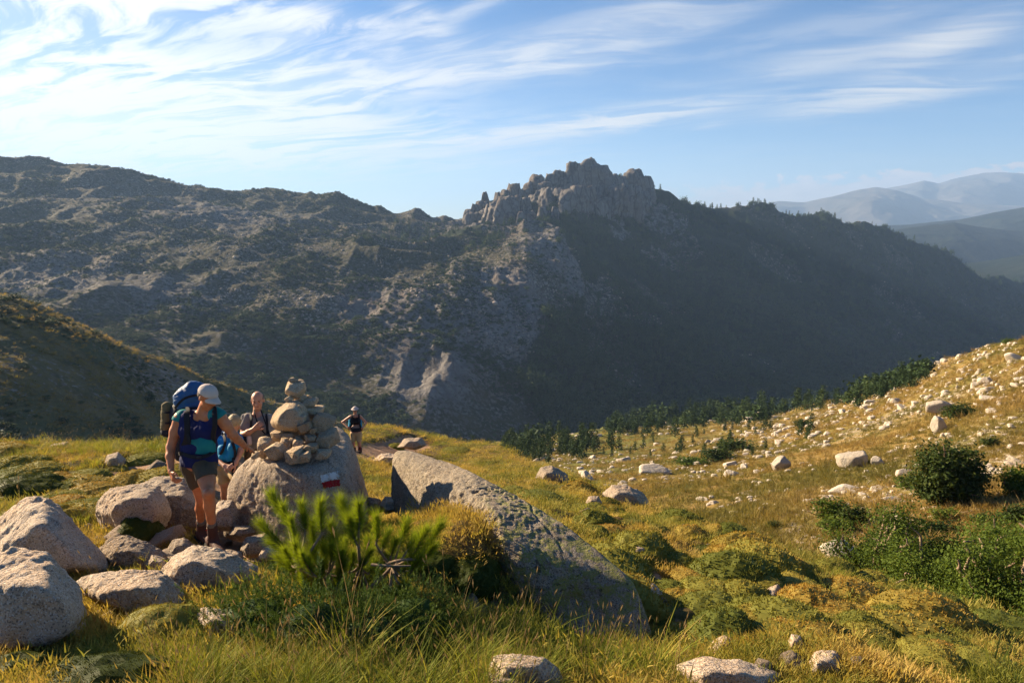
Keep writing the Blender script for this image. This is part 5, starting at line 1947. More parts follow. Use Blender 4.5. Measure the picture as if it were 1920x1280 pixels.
# ---------------------------------------------------------------- the bent-over woman in blue
def woman_blue():
    D0 = 9.5
    J = lambda x, y, d=0.0: P(x, y, D0 + d)
    fa = J(422, 960, .1)
    gz = near_z(np.array([fa[0]]), np.array([fa[1]]))[0]
    base = np.array((fa[0], fa[1], gz))
    root = tag(empty('person', base), 'fair haired woman in a blue shirt and khaki shorts bending forward between two men', 'person')
    B = Blob()
    hc = J(440, 793, -.16)
    L, ax = add_head(B, hc, (0.45, -.55, -.70), (.35, -.55, .60), 1.0)
    B.cone(J(433, 812, -.05), J(437, 801, -.10), .052, .048, .03)
    B.cone(J(414, 826, .02), J(444, 822, -.06), .060, .060, .05)
    B.cone(J(420, 842, .02), J(438, 840, -.02), .095, .095, .05)
    B.cone(J(414, 872, .10), J(430, 870, .08), .100, .100, .05)
    # standing leg and the raised leg that climbs
    B.chain([(J(416, 880, .10), .092), (J(421, 906, .02), .062), (J(422, 928, .08), .052), (np.array((fa[0], fa[1], gz + .10)), .038)], .03)
    B.chain([(J(430, 880, .10), .090), (J(448, 898, -.22), .058), (J(449, 930, -.10), .05), (J(447, 955, -.02), .036)], .03)
    shA, elA, wrA = J(409, 828, .0), J(403, 857, -.08), J(421, 873, -.24)
    B.chain([(shA, .052), (J(405, 843, -.03), .044), (elA, .037)], .03)
    B.chain([(elA, .038), (wrA, .026)], .02)
    add_hand(B, wrA, J(431, 876, -.28) - wrA, (0.1, -.8, .6), 1, .92, .6, .1)
    shB, elB, wrB = J(448, 824, -.06), J(452, 846, -.14), J(442, 868, -.26)
    B.chain([(shB, .050), (elB, .037), (wrB, .026)], .03)
    add_hand(B, wrB, J(434, 874, -.30) - wrB, (0.1, -.8, .6), -1, .92, .6, .1)
    V, F = B.build(.0075)
    link('body', mesh_data('body', V - base, F, M['skin_fair']), root)
    for x in (-1, 1):
        solid('eye', Blob().ball(L(.030 * x, .074, .002), .011, .002), M['eye'], base, root, .004)
    Hs = Blob().ball(L(0, -.016, .036), (.086, .100, .090), .02, ax).ball(L(0, -.06, -.02), (.075, .06, .07), .03, ax)
    solid('hair', Hs, M['hair_grey'], base, root, .006, cut=[(L(0, .066, .0), unit(ax[1] * .8 - ax[2] * .55))], warp=folds(.006, .025, 41, (1, 1, .5)))
    S = Blob()
    S.cone(J(413, 826, .02), J(445, 822, -.06), .072, .072, .05)
    S.cone(J(420, 842, .02), J(438, 840, -.02), .112, .110, .05)
    S.cone(J(418, 862, .06), J(434, 860, .02), .108, .106, .05)
    S.cone(J(410, 827, 0), J(405, 841, -.03), .064, .060, .03)
    S.cone(J(447, 823, -.06), J(451, 836, -.10), .062, .058, .03)
    solid('shirt', S, M['blue_shirt'], base, root, .008, warp=folds(.008, .09, 42), cut=[(J(425, 872, 0), (0, 0, -1))])
    S = Blob()
    S.cone(J(413, 873, .10), J(431, 871, .08), .116, .116, .05)
    S.cone(J(416, 880, .10), J(420, 902, .03), .106, .086, .03)
    S.cone(J(430, 880, .10), J(446, 893, -.16), .104, .084, .03)
    solid('shorts', S, M['khaki'], base, root, .008, warp=folds(.008, .08, 43), cut=[(J(424, 866, 0), (0, 0, 1)), (J(432, 903, 0), unit((0.25, -.1, -1)))])
    boot(root, base, np.array((fa[0], fa[1], gz + .11)), fa + np.array((-.02, .06, 0)), fa + np.array((.06, -.18, 0)), gz)
    an = J(447, 955, -.02)
    boot(root, base, an, an + np.array((-.02, .06, 0)), an + np.array((.05, -.18, 0)), an[2] - .11)
    # front bag and pack
    pb = J(428, 850, -.1)
    pk = tag(empty('daypack', pb), 'turquoise daypack strapped to the bending woman in blue', 'daypack')
    S = Blob().cone(J(418, 842, -.10), J(420, 856, -.10), .075, .080, .05).cone(J(437, 838, -.14), J(434, 856, -.14), .072, .078, .05)
    solid('pack_bag', S, M['turquoise'], pb, pk, .008, warp=folds(.009, .07, 44))
    S = Blob().cone(J(412, 822, .22), J(418, 850, .26), .12, .12, .05).cone(J(434, 818, .18), J(434, 848, .22), .12, .12, .05)
    solid('back_bag', S, M['pack_blue'], pb, pk, .010, warp=folds(.010, .09, 45))
    front = lambda p_: np.array((0, -1, .35))
    ribbon('shoulder_strap', [J(416, 812, .06), J(420, 817, -.09), J(422, 830, -.19), J(417, 845, -.205), J(408, 858, -.11)], .035, M['strap'], front, pk, pb, .012)
    ribbon('shoulder_strap', [J(437, 808, -.02), J(433, 818, -.15), J(437, 832, -.235), J(441, 848, -.24), J(440, 862, -.18)], .035, M['strap'], front, pk, pb, .012)
    ribbon('hip_belt', [J(407, 866, -.04), J(416, 868, -.15), J(428, 868, -.20), J(442, 862, -.16)], .035, M['strap'], front, pk, pb, .012)
    wb = J(409, 803, .1)
    wr = tag(empty('rolled_jacket', wb), 'pale pink rolled jacket on top of the pack of the bending woman', 'jacket')
    solid('roll', Blob().cone(J(402, 806, .08), J(416, 800, .10), .068, .062, .03), M['white_cloth'], wb, wr, .008, warp=folds(.010, .05, 46))
    ribbon('strap', [J(406, 797, .04), J(407, 804, .00), J(406, 812, .04)], .018, M['strap'], (0, -1, .1), wr, wb, .008)
    kb = J(439, 881, -.26)
    kc = tag(empty('camera_bag', kb), 'small black patterned bag hanging from the belt of the bending woman', 'bag')
    solid('bag', Blob().cone(J(438, 872, -.26), J(440, 889, -.26), .038, .042, .02), M['strap'], kb, kc, .007, warp=folds(.005, .03, 47))
    ribbon('strap', [J(436, 858, -.22), J(437, 866, -.28), J(438, 873, -.30)], .02, M['strap'], front, kc, kb, .008)


woman_blue()


# ---------------------------------------------------------------- the far woman with hands on hips
def woman_far():
    D0 = 24.0
    q = hit(near_z, 669, 846, 8, 60)
    D0 = float(q @ np.array((0, CP, -SP))) if q is not None else D0
    J = lambda x, y, d=0.0: P(665 + (x - 665), y, D0 + d)
    k = D0 / 24.0
    fa = J(668, 846)
    gz = fa[2]
    base = np.array((fa[0], fa[1], gz))
    root = tag(empty('person', base), 'far hiker in a black top and pale hat standing with hands on hips', 'person')
    B = Blob()
    hc = J(665.6, 768.5, -.02)
    L, ax = add_head(B, hc, (0.15, -1, -0.05), (0, 0, 1), .95 * k)
    B.cone(J(666, 779), J(666, 773), .055 * k, .05 * k, .03)
    B.cone(J(660.5, 781), J(672.5, 781), .062 * k, .062 * k, .05)
    B.cone(J(663, 790), J(670.5, 790), .105 * k, .105 * k, .05)
    B.cone(J(664, 802), J(671, 802), .10 * k, .10 * k, .05)
    B.cone(J(663, 811), J(672, 811), .11 * k, .11 * k, .05)
    for sh, el, wr, ts in ((J(657.5, 780.5), J(642, 791, .05), J(652.5, 801, -.10), 1), (J(675.5, 780.5), J(686.5, 792, .05), J(680, 802, -.10), -1)):
        B.chain([(sh, .055 * k), (el, .042 * k)], .03)
        B.chain([(el, .042 * k), (wr, .030 * k)], .02)
        add_hand(B, wr, (J(668, 808) - wr), (0, -1, .3), ts, 1.0 * k, .4, .1)
    for x0, x1, x2 in ((662, 661.5, 664), (672.5, 673.5, 675)):
        B.chain([(J(x0, 815), .092 * k), (J(x1, 829, -.03), .060 * k), (J((x1 + x2) / 2, 836), .056 * k), (J(x2, 844), .038 * k)], .03)
    V, F = B.build(.010 * k)
    link('body', mesh_data('body', V - base, F, M['skin_fair']), root)
    S = Blob().cone(J(660.8, 783), J(672.2, 783), .066 * k, .066 * k, .04).cone(J(663, 790), J(670.5, 790), .118 * k, .118 * k, .05).cone(J(663.5, 806), J(671.5, 806), .120 * k, .120 * k, .05)
    S.cone(J(666, 776), J(666, 784, -.12), .075 * k, .03 * k, .01, sub=True)
    solid('top', S, M['black_top'], base, root, .010 * k, warp=folds(.008, .09, 51), cut=[(J(668, 811), (0, 0, -1))])
    S = Blob().cone(J(663, 812), J(672, 812), .125 * k, .125 * k, .05).cone(J(662, 815), J(661.5, 826, -.02), .112 * k, .10 * k, .03).cone(J(672.5, 815), J(673.3, 826, -.02), .112 * k, .10 * k, .03)
    solid('shorts', S, M['khaki'], base, root, .010 * k, warp=folds(.010, .09, 52), cut=[(J(668, 809.5), (0, 0, 1)), (J(668, 827), (0, 0, -1))])
    for x2 in (664, 675):
        an = J(x2, 843)
        boot(root, base, an, an + np.array((0, .06, 0)), an + np.array((.03 * (1 if x2 > 670 else -1), -.20, 0)), gz - .01)
    H = Blob().ball(L(0, -.005, .06), np.array((.090, .105, .075)) * k, .02, ax)
    ht_ = solid('hat', H, M['cap_cloth'], base, root, .009, cut=[(L(0, 0, .045), -ax[2])])
    H = Blob().ball(L(0, .01, .045), np.array((.135, .155, .022)) * k, .02, ax)
    solid('brim', H, M['cap_cloth'], base, ht_, .009)
    solid('hair', Blob().ball(L(0, -.03, -.01), np.array((.082, .085, .085)) * k, .02, ax), M['hair_short'], base, root, .009, cut=[(L(0, .01, 0), ax[1])])
    G = Blob().ball(L(-.032, .088, .004), np.array((.028, .012, .020)) * k, .004, ax).ball(L(.032, .088, .004), np.array((.028, .012, .020)) * k, .004, ax).cone(L(-.02, .092, .008), L(.02, .092, .008), .005, .005, .003)
    solid('sunglasses', G, M['glass_dark'], base, root, .006)
    pb = J(664, 795, .25)
    pk = tag(empty('daypack', pb), 'small pale blue and dark daypack on the back of the far hiker', 'daypack')
    S = Blob().cone(J(660, 784, .22), J(659, 801, .22), .12 * k, .12 * k, .05).cone(J(672, 784, .22), J(673, 801, .22), .12 * k, .12 * k, .05)
    solid('pack_bag', S, M['turquoise'], pb, pk, .014, warp=folds(.01, .1, 53))
    front = lambda p_: np.array((0, -1, .2))
    ribbon('shoulder_strap', [J(660, 778, .1), J(660, 777, -.02), J(660.5, 784, -.11), J(660, 794, -.12), J(656, 802, 0)], .05, M['strap'], front, pk, pb, .014)
    ribbon('shoulder_strap', [J(673, 778, .1), J(673, 777, -.02), J(673, 784, -.11), J(674, 794, -.12), J(677, 802, 0)], .05, M['strap'], front, pk, pb, .014)
    ribbon('hip_belt', [J(656, 804, 0), J(661, 805, -.14), J(668, 805.5, -.15), J(675, 805, -.13), J(680, 804, 0)], .10, M['strap'], front, pk, pb, .014)


woman_far()
# ------------------------------------------------------------------ grass and other plants
def blades(n, spread, h, w, bend, r_, segs=2, lean=0.35, hvar=0.4, shade=(0, 1), head=0.0):
    """A tuft: bent, tapering blades. Returns vertices, triangles and a shade per vertex."""
    V, F, S = [], [], []
    for _ in range(n):
        a = r_.uniform(0, 6.283)
        rr = spread * math.sqrt(r_.random())
        x0, y0 = rr * math.cos(a), rr * math.sin(a)
        b = a + r_.normal(0, .8)
        hh = h * (1 + r_.uniform(-hvar, hvar))
        ln = r_.uniform(0, lean) + .3 * rr / max(spread, 1e-6) * lean
        dx, dy = math.cos(b), math.sin(b)
        px, py = -dy * w / 2, dx * w / 2
        sh = r_.uniform(*shade)
        i0 = len(V)
        for s in range(segs):
            t = s / segs
            o = hh * (ln * t + bend * t * t)
            wz = (1 - t * .55)
            z = hh * (t - .25 * bend * t * t)
            V.append((x0 + dx * o - px * wz, y0 + dy * o - py * wz, z))
            V.append((x0 + dx * o + px * wz, y0 + dy * o + py * wz, z))
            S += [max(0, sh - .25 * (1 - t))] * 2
        o = hh * (ln + bend)
        V.append((x0 + dx * o, y0 + dy * o, hh * (1 - .25 * bend)))
        S.append(sh)
        for s in range(segs - 1):
            q = i0 + 2 * s
            F += [(q, q + 1, q + 3), (q, q + 3, q + 2)]
        q = i0 + 2 * (segs - 1)
        F.append((q, q + 1, q + 2))
        if head:
            tip = np.array(V[-1])
            up = unit(np.array((dx * (ln + 2 * bend), dy * (ln + 2 * bend), 1.0)))
            for k in range(3):
                an = k * 2.1 + a
                sd_ = np.array((math.cos(an), math.sin(an), 0)) * w * 1.7
                j = len(V)
                V += [tuple(tip - up * head * .15), tuple(tip + up * head * .45 + sd_), tuple(tip + up * head), tuple(tip + up * head * .4 - sd_ * .6)]
                S += [min(1, sh + .3)] * 4
                F += [(j, j + 1, j + 2), (j, j + 2, j + 3)]
    return np.array(V), np.array(F), np.array(S)


def tuft_meshes(name, k, mat, **kw):
    out = []
    for i in range(k):
        v, f, s = blades(r_=np.random.default_rng(hash(name) % 1000 + i if False else 900 + 37 * i + len(name)), **kw)
        out.append(mesh_data('%s_tuft' % name, v, f, mat, smooth=False, attrs={'shade': s}))
    return out


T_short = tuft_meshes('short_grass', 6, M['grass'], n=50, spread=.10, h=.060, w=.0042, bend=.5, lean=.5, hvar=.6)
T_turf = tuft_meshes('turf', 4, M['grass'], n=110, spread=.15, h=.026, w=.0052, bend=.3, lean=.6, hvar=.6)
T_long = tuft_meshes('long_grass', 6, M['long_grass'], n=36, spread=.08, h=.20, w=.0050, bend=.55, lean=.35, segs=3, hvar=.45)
T_seed = tuft_meshes('seed_grass', 5, M['seed_stalk'], n=5, spread=.07, h=.40, w=.0032, bend=.16, lean=.16, segs=3, hvar=.35, head=.05)
T_dry = tuft_meshes('dry_grass', 5, M['dry_grass'], n=44, spread=.42, h=.26, w=.035, bend=.4, lean=.7, segs=2, hvar=.5)


def slope_normal(fun, x, y, e=.05):
    zx = (fun(x + e, y) - fun(x - e, y)) / (2 * e)
    zy = (fun(x, y + e) - fun(x, y - e)) / (2 * e)
    return zx, zy


def scatter(name, n, protos, where, scale, seed, z_off=-.01, a_rng=(-1.15, 1.15), y_rng=(1.6, 30), fun=near_z, follow=.6, yslack=1.15, power=0.0, tall=1.0, grow=0.0):
    """n points spread evenly by bearing and log-distance, kept where where(x, y) exceeds a random value."""
    r_ = np.random.default_rng(seed)
    X_, Y_ = [], []
    tot = 0
    for _ in range(60):
        m = n * 2
        u = r_.random(m)
        y = np.exp(math.log(y_rng[0]) + (u ** (1 + power)) * (math.log(y_rng[1]) - math.log(y_rng[0])))
        x = r_.uniform(*a_rng, m) * y
        k = r_.random(m) < where(x, y)
        X_.append(x[k])
        Y_.append(y[k])
        tot += int(k.sum())
        if tot >= n:
            break
    x, y = np.concatenate(X_)[:n], np.concatenate(Y_)[:n]
    z = fun(x, y) + z_off
    zx, zy = slope_normal(fun, x, y)
    rot = np.stack([np.arctan(zy) * follow + r_.normal(0, .08, len(x)), -np.arctan(zx) * follow + r_.normal(0, .08, len(x)), r_.uniform(0, 6.28, len(x))], 1)
    s = scale[0] * np.exp(r_.normal(0, scale[1], len(x))) * (1 + grow * y)
    return tag(points_object(name, np.stack([x, y, z], 1), rot, np.stack([s, s, s * tall], 1), r_.integers(0, len(protos), len(x)), protos), kind='stuff')


def in_front(x, y, slack=1.12):
    return (y < np.interp(x / y, CREST[:, 0], CREST[:, 1]) * slack + .3).astype(float)


def grass_where(x, y):
    k = in_front(x, y) * (1 - np.maximum(path_mask(x, y), soil_mask(x, y)))
    for (cx, cy, cs) in CUSHW:
        k = np.where((x - cx) ** 2 + (y - cy) ** 2 < (.82 * cs) ** 2, k * .06, k)
    return k


LONGPX = [(430, 1290, .4), (560, 1300, .35), (660, 1300, .35), (760, 1290, .35), (870, 1230, .3), (900, 1290, .4), (1060, 1270, .35), (1160, 1260, .35), (1230, 1280, .3), (170, 975, .4), (40, 1000, .3), (215, 1120, .18), (840, 1180, .25),
          (330, 1290, .3), (985, 1200, .25), (1460, 1030, .8), (1390, 1020, .7), (1080, 900, 1.2), (1020, 870, 1.2), (1560, 1085, .6), (120, 850, 2.2), (30, 850, 2.2), (250, 845, 1.4)]
LONGW = []
for px, py, r in LONGPX:
    g = on_ground(px, py)
    if g is not None:
        LONGW.append((g[0], g[1], r))


def long_where(x, y):
    s = np.zeros(x.shape)
    for bx, by, br in LONGW:
        s = np.maximum(s, np.exp(-((x - bx) ** 2 + (y - by) ** 2) / (br * br)))
    return s * grass_where(x, y)


# ------------------------------------------------------------------ cushion shrubs: a mound closely set with short leaves
def cushion_mesh(name, mat, seed, n=2600, leaf=.05, lw=.016, flat=.55, rough=.16, bare=None):
    r_ = np.random.default_rng(seed)
    D, Fr = ico(4)
    k = D[:, 2] > -.35
    shape = np.array((1, r_.uniform(.75, 1.0), flat))
    disp = 1 + rough * fbm(D * 1.6 + seed, 3, seed=seed) + .07 * fbm(D * 5 + seed, 2, kind='billow', seed=seed + 3)
    V0 = D * disp[:, None] * shape * .96
    u = r_.normal(size=(n * 2, 3))
    u /= np.linalg.norm(u, axis=1, keepdims=True)
    u = u[u[:, 2] > -.25][:n]
    dd = 1 + rough * fbm(u * 1.6 + seed, 3, seed=seed) + .07 * fbm(u * 5 + seed, 2, kind='billow', seed=seed + 3)
    b = u * dd[:, None] * shape * .95
    nrm = u / shape
    nrm /= np.linalg.norm(nrm, axis=1, keepdims=True)
    dr = nrm + r_.normal(0, .45, (len(u), 3)) + np.array((0, 0, .35))
    dr /= np.linalg.norm(dr, axis=1, keepdims=True)
    sd_ = np.cross(dr, r_.normal(size=(len(u), 3)))
    sd_ /= np.linalg.norm(sd_, axis=1, keepdims=True)
    L_ = leaf * r_.uniform(.5, 1.5, (len(u), 1))
    tip = b + dr * L_
    v = np.stack([b - sd_ * lw, b + sd_ * lw, tip], 1).reshape(-1, 3)
    f = np.arange(len(v)).reshape(-1, 3)
    patch = .5 + .55 * fbm(u * 1.3 + seed * 2, 2, seed=seed + 7)
    sh = np.clip(patch + r_.normal(0, .16, len(u)), 0, 1)
    sh3 = np.stack([sh * .6, sh * .6, sh], 1).ravel()
    V_ = np.concatenate([V0, v])
    F_ = np.concatenate([Fr, f + len(V0)])
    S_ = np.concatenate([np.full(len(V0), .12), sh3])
    return mesh_data(name, V_, F_, mat, smooth=False, attrs={'shade': S_})


CUSH = [cushion_mesh('cushion_shrub', M['cushion'], 400 + k) for k in range(5)]
DCUSH = [cushion_mesh('dark_cushion_shrub', M['dark_cushion'], 420 + k, n=3400, leaf=.06) for k in range(2)]


FCUSH = [cushion_mesh('fine_cushion_shrub', M[m_], 440 + k, n=11000, leaf=.034, lw=.0055, rough=.24) for k, m_ in enumerate(('cushion', 'dark_cushion', 'cushion'))]
CUSHW = []


def cushion(px, py, wpx, hfac, me, label, group=None, g=None, name='cushion_shrub'):
    g = on_ground(px, py) if g is None else g
    if g is None:
        return None
    d = float(g @ np.array((0, CP, -SP)))
    s = wpx * d / FPX / 2
    o = link(name, me, loc=g + np.array((0, 0, -.12 * s)))
    o.scale = (s, s, s * hfac)
    CUSHW.append((g[0], g[1], s))
    o.rotation_euler = (0, 0, random.uniform(0, 6.28))
    return tag(o, label, 'shrub', group)


cushion(258, 1005, 110, 1.5, FCUSH[1], 'dark mossy shrub growing over the front of the rounded boulder left of the hikers')
cushion(885, 1085, 130, 1.3, FCUSH[1], 'dark shrub in the shade against the left side of the long lichened boulder')
cushion(820, 1060, 90, 1.0, FCUSH[1], 'small dark shrub between the young pine and the long lichened boulder')
cushion(1100, 1215, 90, 1.0, DCUSH[1], 'dark plant under the lower overhang of the long lichened boulder')
cushion(45, 925, 170, .9, FCUSH[1], 'broad dark green cushion on the left bank at the frame edge')
cushion(120, 940, 110, .7, FCUSH[2], 'smaller olive cushion beside the broad dark cushion on the left bank')
cushion(270, 860, 90, .6, CUSH[2], 'grassy cushion overhanging the soil patch of the left bank')
cushion(300, 1190, 200, 1.0, FCUSH[2], 'rusty green cushion in front of the long low boulder at lower left')
cushion(190, 1290, 280, .8, FCUSH[1], 'large dark cushion at the bottom edge on the left')
cushion(740, 838, 40, .8, CUSH[3], 'bright green cushion on the crest right of the far hiker')
cushion(20, 1270, 190, .9, FCUSH[1], 'dark cushion in the lower left corner under the shaded boulder')
cushion(450, 1250, 130, .7, FCUSH[0], 'olive cushion in the long grass below the shaded small stone')
cushion(210, 965, 70, .9, CUSH[4], 'small olive cushion left of the mossy boulder')
cushion(795, 1270, 150, .45, FCUSH[2], 'low brown cushion among the long grass at the bottom')
slope_cush = []
NAMEDC = [(1330, 1150, 190, .75, 4), (1400, 1110, 120, .7, 1), (1250, 1060, 140, .6, 0), (1140, 1000, 90, .75, 3), (1180, 985, 80, .6, 2), (1010, 940, 130, .6, 0), (960, 925, 90, .55, 1), (1330, 1045, 130, .6, 2), (1090, 955, 70, .6, 1),
          (1500, 1110, 140, .5, 2), (1640, 1210, 190, .5, 4), (1750, 1235, 170, .5, 0), (1560, 1180, 130, .5, 1), (1450, 1190, 120, .5, 3), (1240, 1150, 90, .5, 0), (1860, 1260, 150, .5, 2), (1420, 1050, 120, .6, 0), (1480, 1060, 90, .6, 1), (900, 868, 80, .5, 3), (850, 845, 70, .5, 2)]
r_ = np.random.default_rng(33)
for px, py, w_, hf, k in NAMEDC:
    o = cushion(px, py, w_, hf, CUSH[k], None)
    if o is not None:
        slope_cush.append(o)
n = 0
while n < 130:
    a, ly = r_.uniform(-.02, .80), r_.uniform(math.log(5.0), math.log(22))
    y = math.exp(ly)
    x = a * y
    if y > np.interp(a, CREST[:, 0], CREST[:, 1]) * 1.02 or x < 0.55 + .06 * y:
        continue
    z = near_z(np.array([x]), np.array([y]))[0]
    s = float(np.clip(r_.lognormal(-1.25, .42), .14, .6))
    o = link('cushion_shrub', CUSH[r_.integers(5)], loc=(x, y, z - .05 * s))
    CUSHW.append((x, y, s))
    o.scale = (s * r_.uniform(.9, 1.3), s, s * r_.uniform(.8, 1.25))
    o.rotation_euler = (0, 0, r_.uniform(0, 6.28))
    slope_cush.append(o)
    n += 1
label_by_landmark(slope_cush, TURF_MARKS, 'low cushion shrub', 'shrub', 'cushion shrubs on the slope')
bank_cush = []
n = 0
while n < 48:
    px, py = r_.uniform(0, 330), r_.uniform(838, 985)
    g = on_ground(px, py)
    n += 1
    if g is None or path_mask(np.array([g[0]]), np.array([g[1]]))[0] > .2:
        continue
    s = float(np.clip(r_.lognormal(-.95, .4), .18, .6))
    o = link('cushion_shrub', CUSH[r_.integers(5)], loc=g + np.array((0, 0, -.15 * s)))
    CUSHW.append((g[0], g[1], s))
    o.scale = (s * 1.2, s, s * .75)
    o.rotation_euler = (0, 0, r_.uniform(0, 6.28))
    bank_cush.append(o)
label_by_landmark(bank_cush, [('broad dark cushion on the left bank', 45, 915), ('weathered stone in the soil', 215, 865), ('flat pale skyline stone', 108, 836), ('mossy boulder', 250, 955), ('rounded boulder at the left', 90, 990), ('pack of the hiker in the cap', 320, 800)], 'low olive cushion shrub', 'shrub', 'cushion shrubs on the left bank')



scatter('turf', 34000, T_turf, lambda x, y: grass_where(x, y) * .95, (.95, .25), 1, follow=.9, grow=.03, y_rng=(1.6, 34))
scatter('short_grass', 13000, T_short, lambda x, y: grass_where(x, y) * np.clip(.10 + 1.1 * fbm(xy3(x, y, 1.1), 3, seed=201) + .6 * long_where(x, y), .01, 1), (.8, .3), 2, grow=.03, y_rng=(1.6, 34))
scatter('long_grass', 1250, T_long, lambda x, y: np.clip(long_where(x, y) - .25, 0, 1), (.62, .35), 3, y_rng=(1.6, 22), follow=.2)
scatter('seed_grass', 130, T_seed, lambda x, y: np.clip(long_where(x, y) - .15, 0, 1), (.85, .2), 4, y_rng=(2.2, 20), follow=.1)


def hill_where(x, y):
    a = x / y
    yc = np.interp(a, CREST[:, 0], CREST[:, 1])
    return (y < np.interp(a, SLOPE_END[:, 0], SLOPE_END[:, 1]) * 1.03) * (y > yc * 1.35) * np.clip(.55 + .8 * fbm(xy3(x, y, 9.0), 3, seed=203), .12, 1)


scatter('dry_grass', 42000, T_dry, hill_where, (.62, .3), 5, a_rng=(-.05, 1.1), y_rng=(14, 420), fun=hill_z, follow=.7, grow=.006)
scatter('dry_grass', 5000, T_dry, lambda x, y: (y < np.interp(x / y, [-1.2, -.77, -.69, -.57, -.45, -.35, -.25, -.15], [288, 298, 315, 340, 372, 402, 440, 470])) * np.clip(.4 + 1.2 * fbm(xy3(x, y, 20.0), 3, seed=204), .05, 1), (.8, .3), 6, a_rng=(-1.0, -.12), y_rng=(180, 450), fun=spur_z, follow=.7, grow=.006)


# ------------------------------------------------------------------ young pine in front of the cairn
def tube(path, radii, sides=6):
    pts = np.array(path)
    T = np.gradient(pts, axis=0)
    V, F = [], []
    for i, (p, t) in enumerate(zip(pts, T)):
        t = unit(t)
        a = unit(np.cross(t, (0.31, .2, .93) if abs(t[2]) < .9 else (1, 0, 0)))
        b = np.cross(t, a)
        for k in range(sides):
            an = 2 * math.pi * k / sides
            V.append(p + radii[i] * (a * math.cos(an) + b * math.sin(an)))
    for i in range(len(pts) - 1):
        for k in range(sides):
            F.append((i * sides + k, i * sides + (k + 1) % sides, (i + 1) * sides + (k + 1) % sides, (i + 1) * sides + k))
    return np.array(V), np.array(F)


def curve(p0, p1, p2, n=10):
    t = np.linspace(0, 1, n)[:, None]
    return (1 - t) ** 2 * A3(p0) + 2 * t * (1 - t) * A3(p1) + t * t * A3(p2)


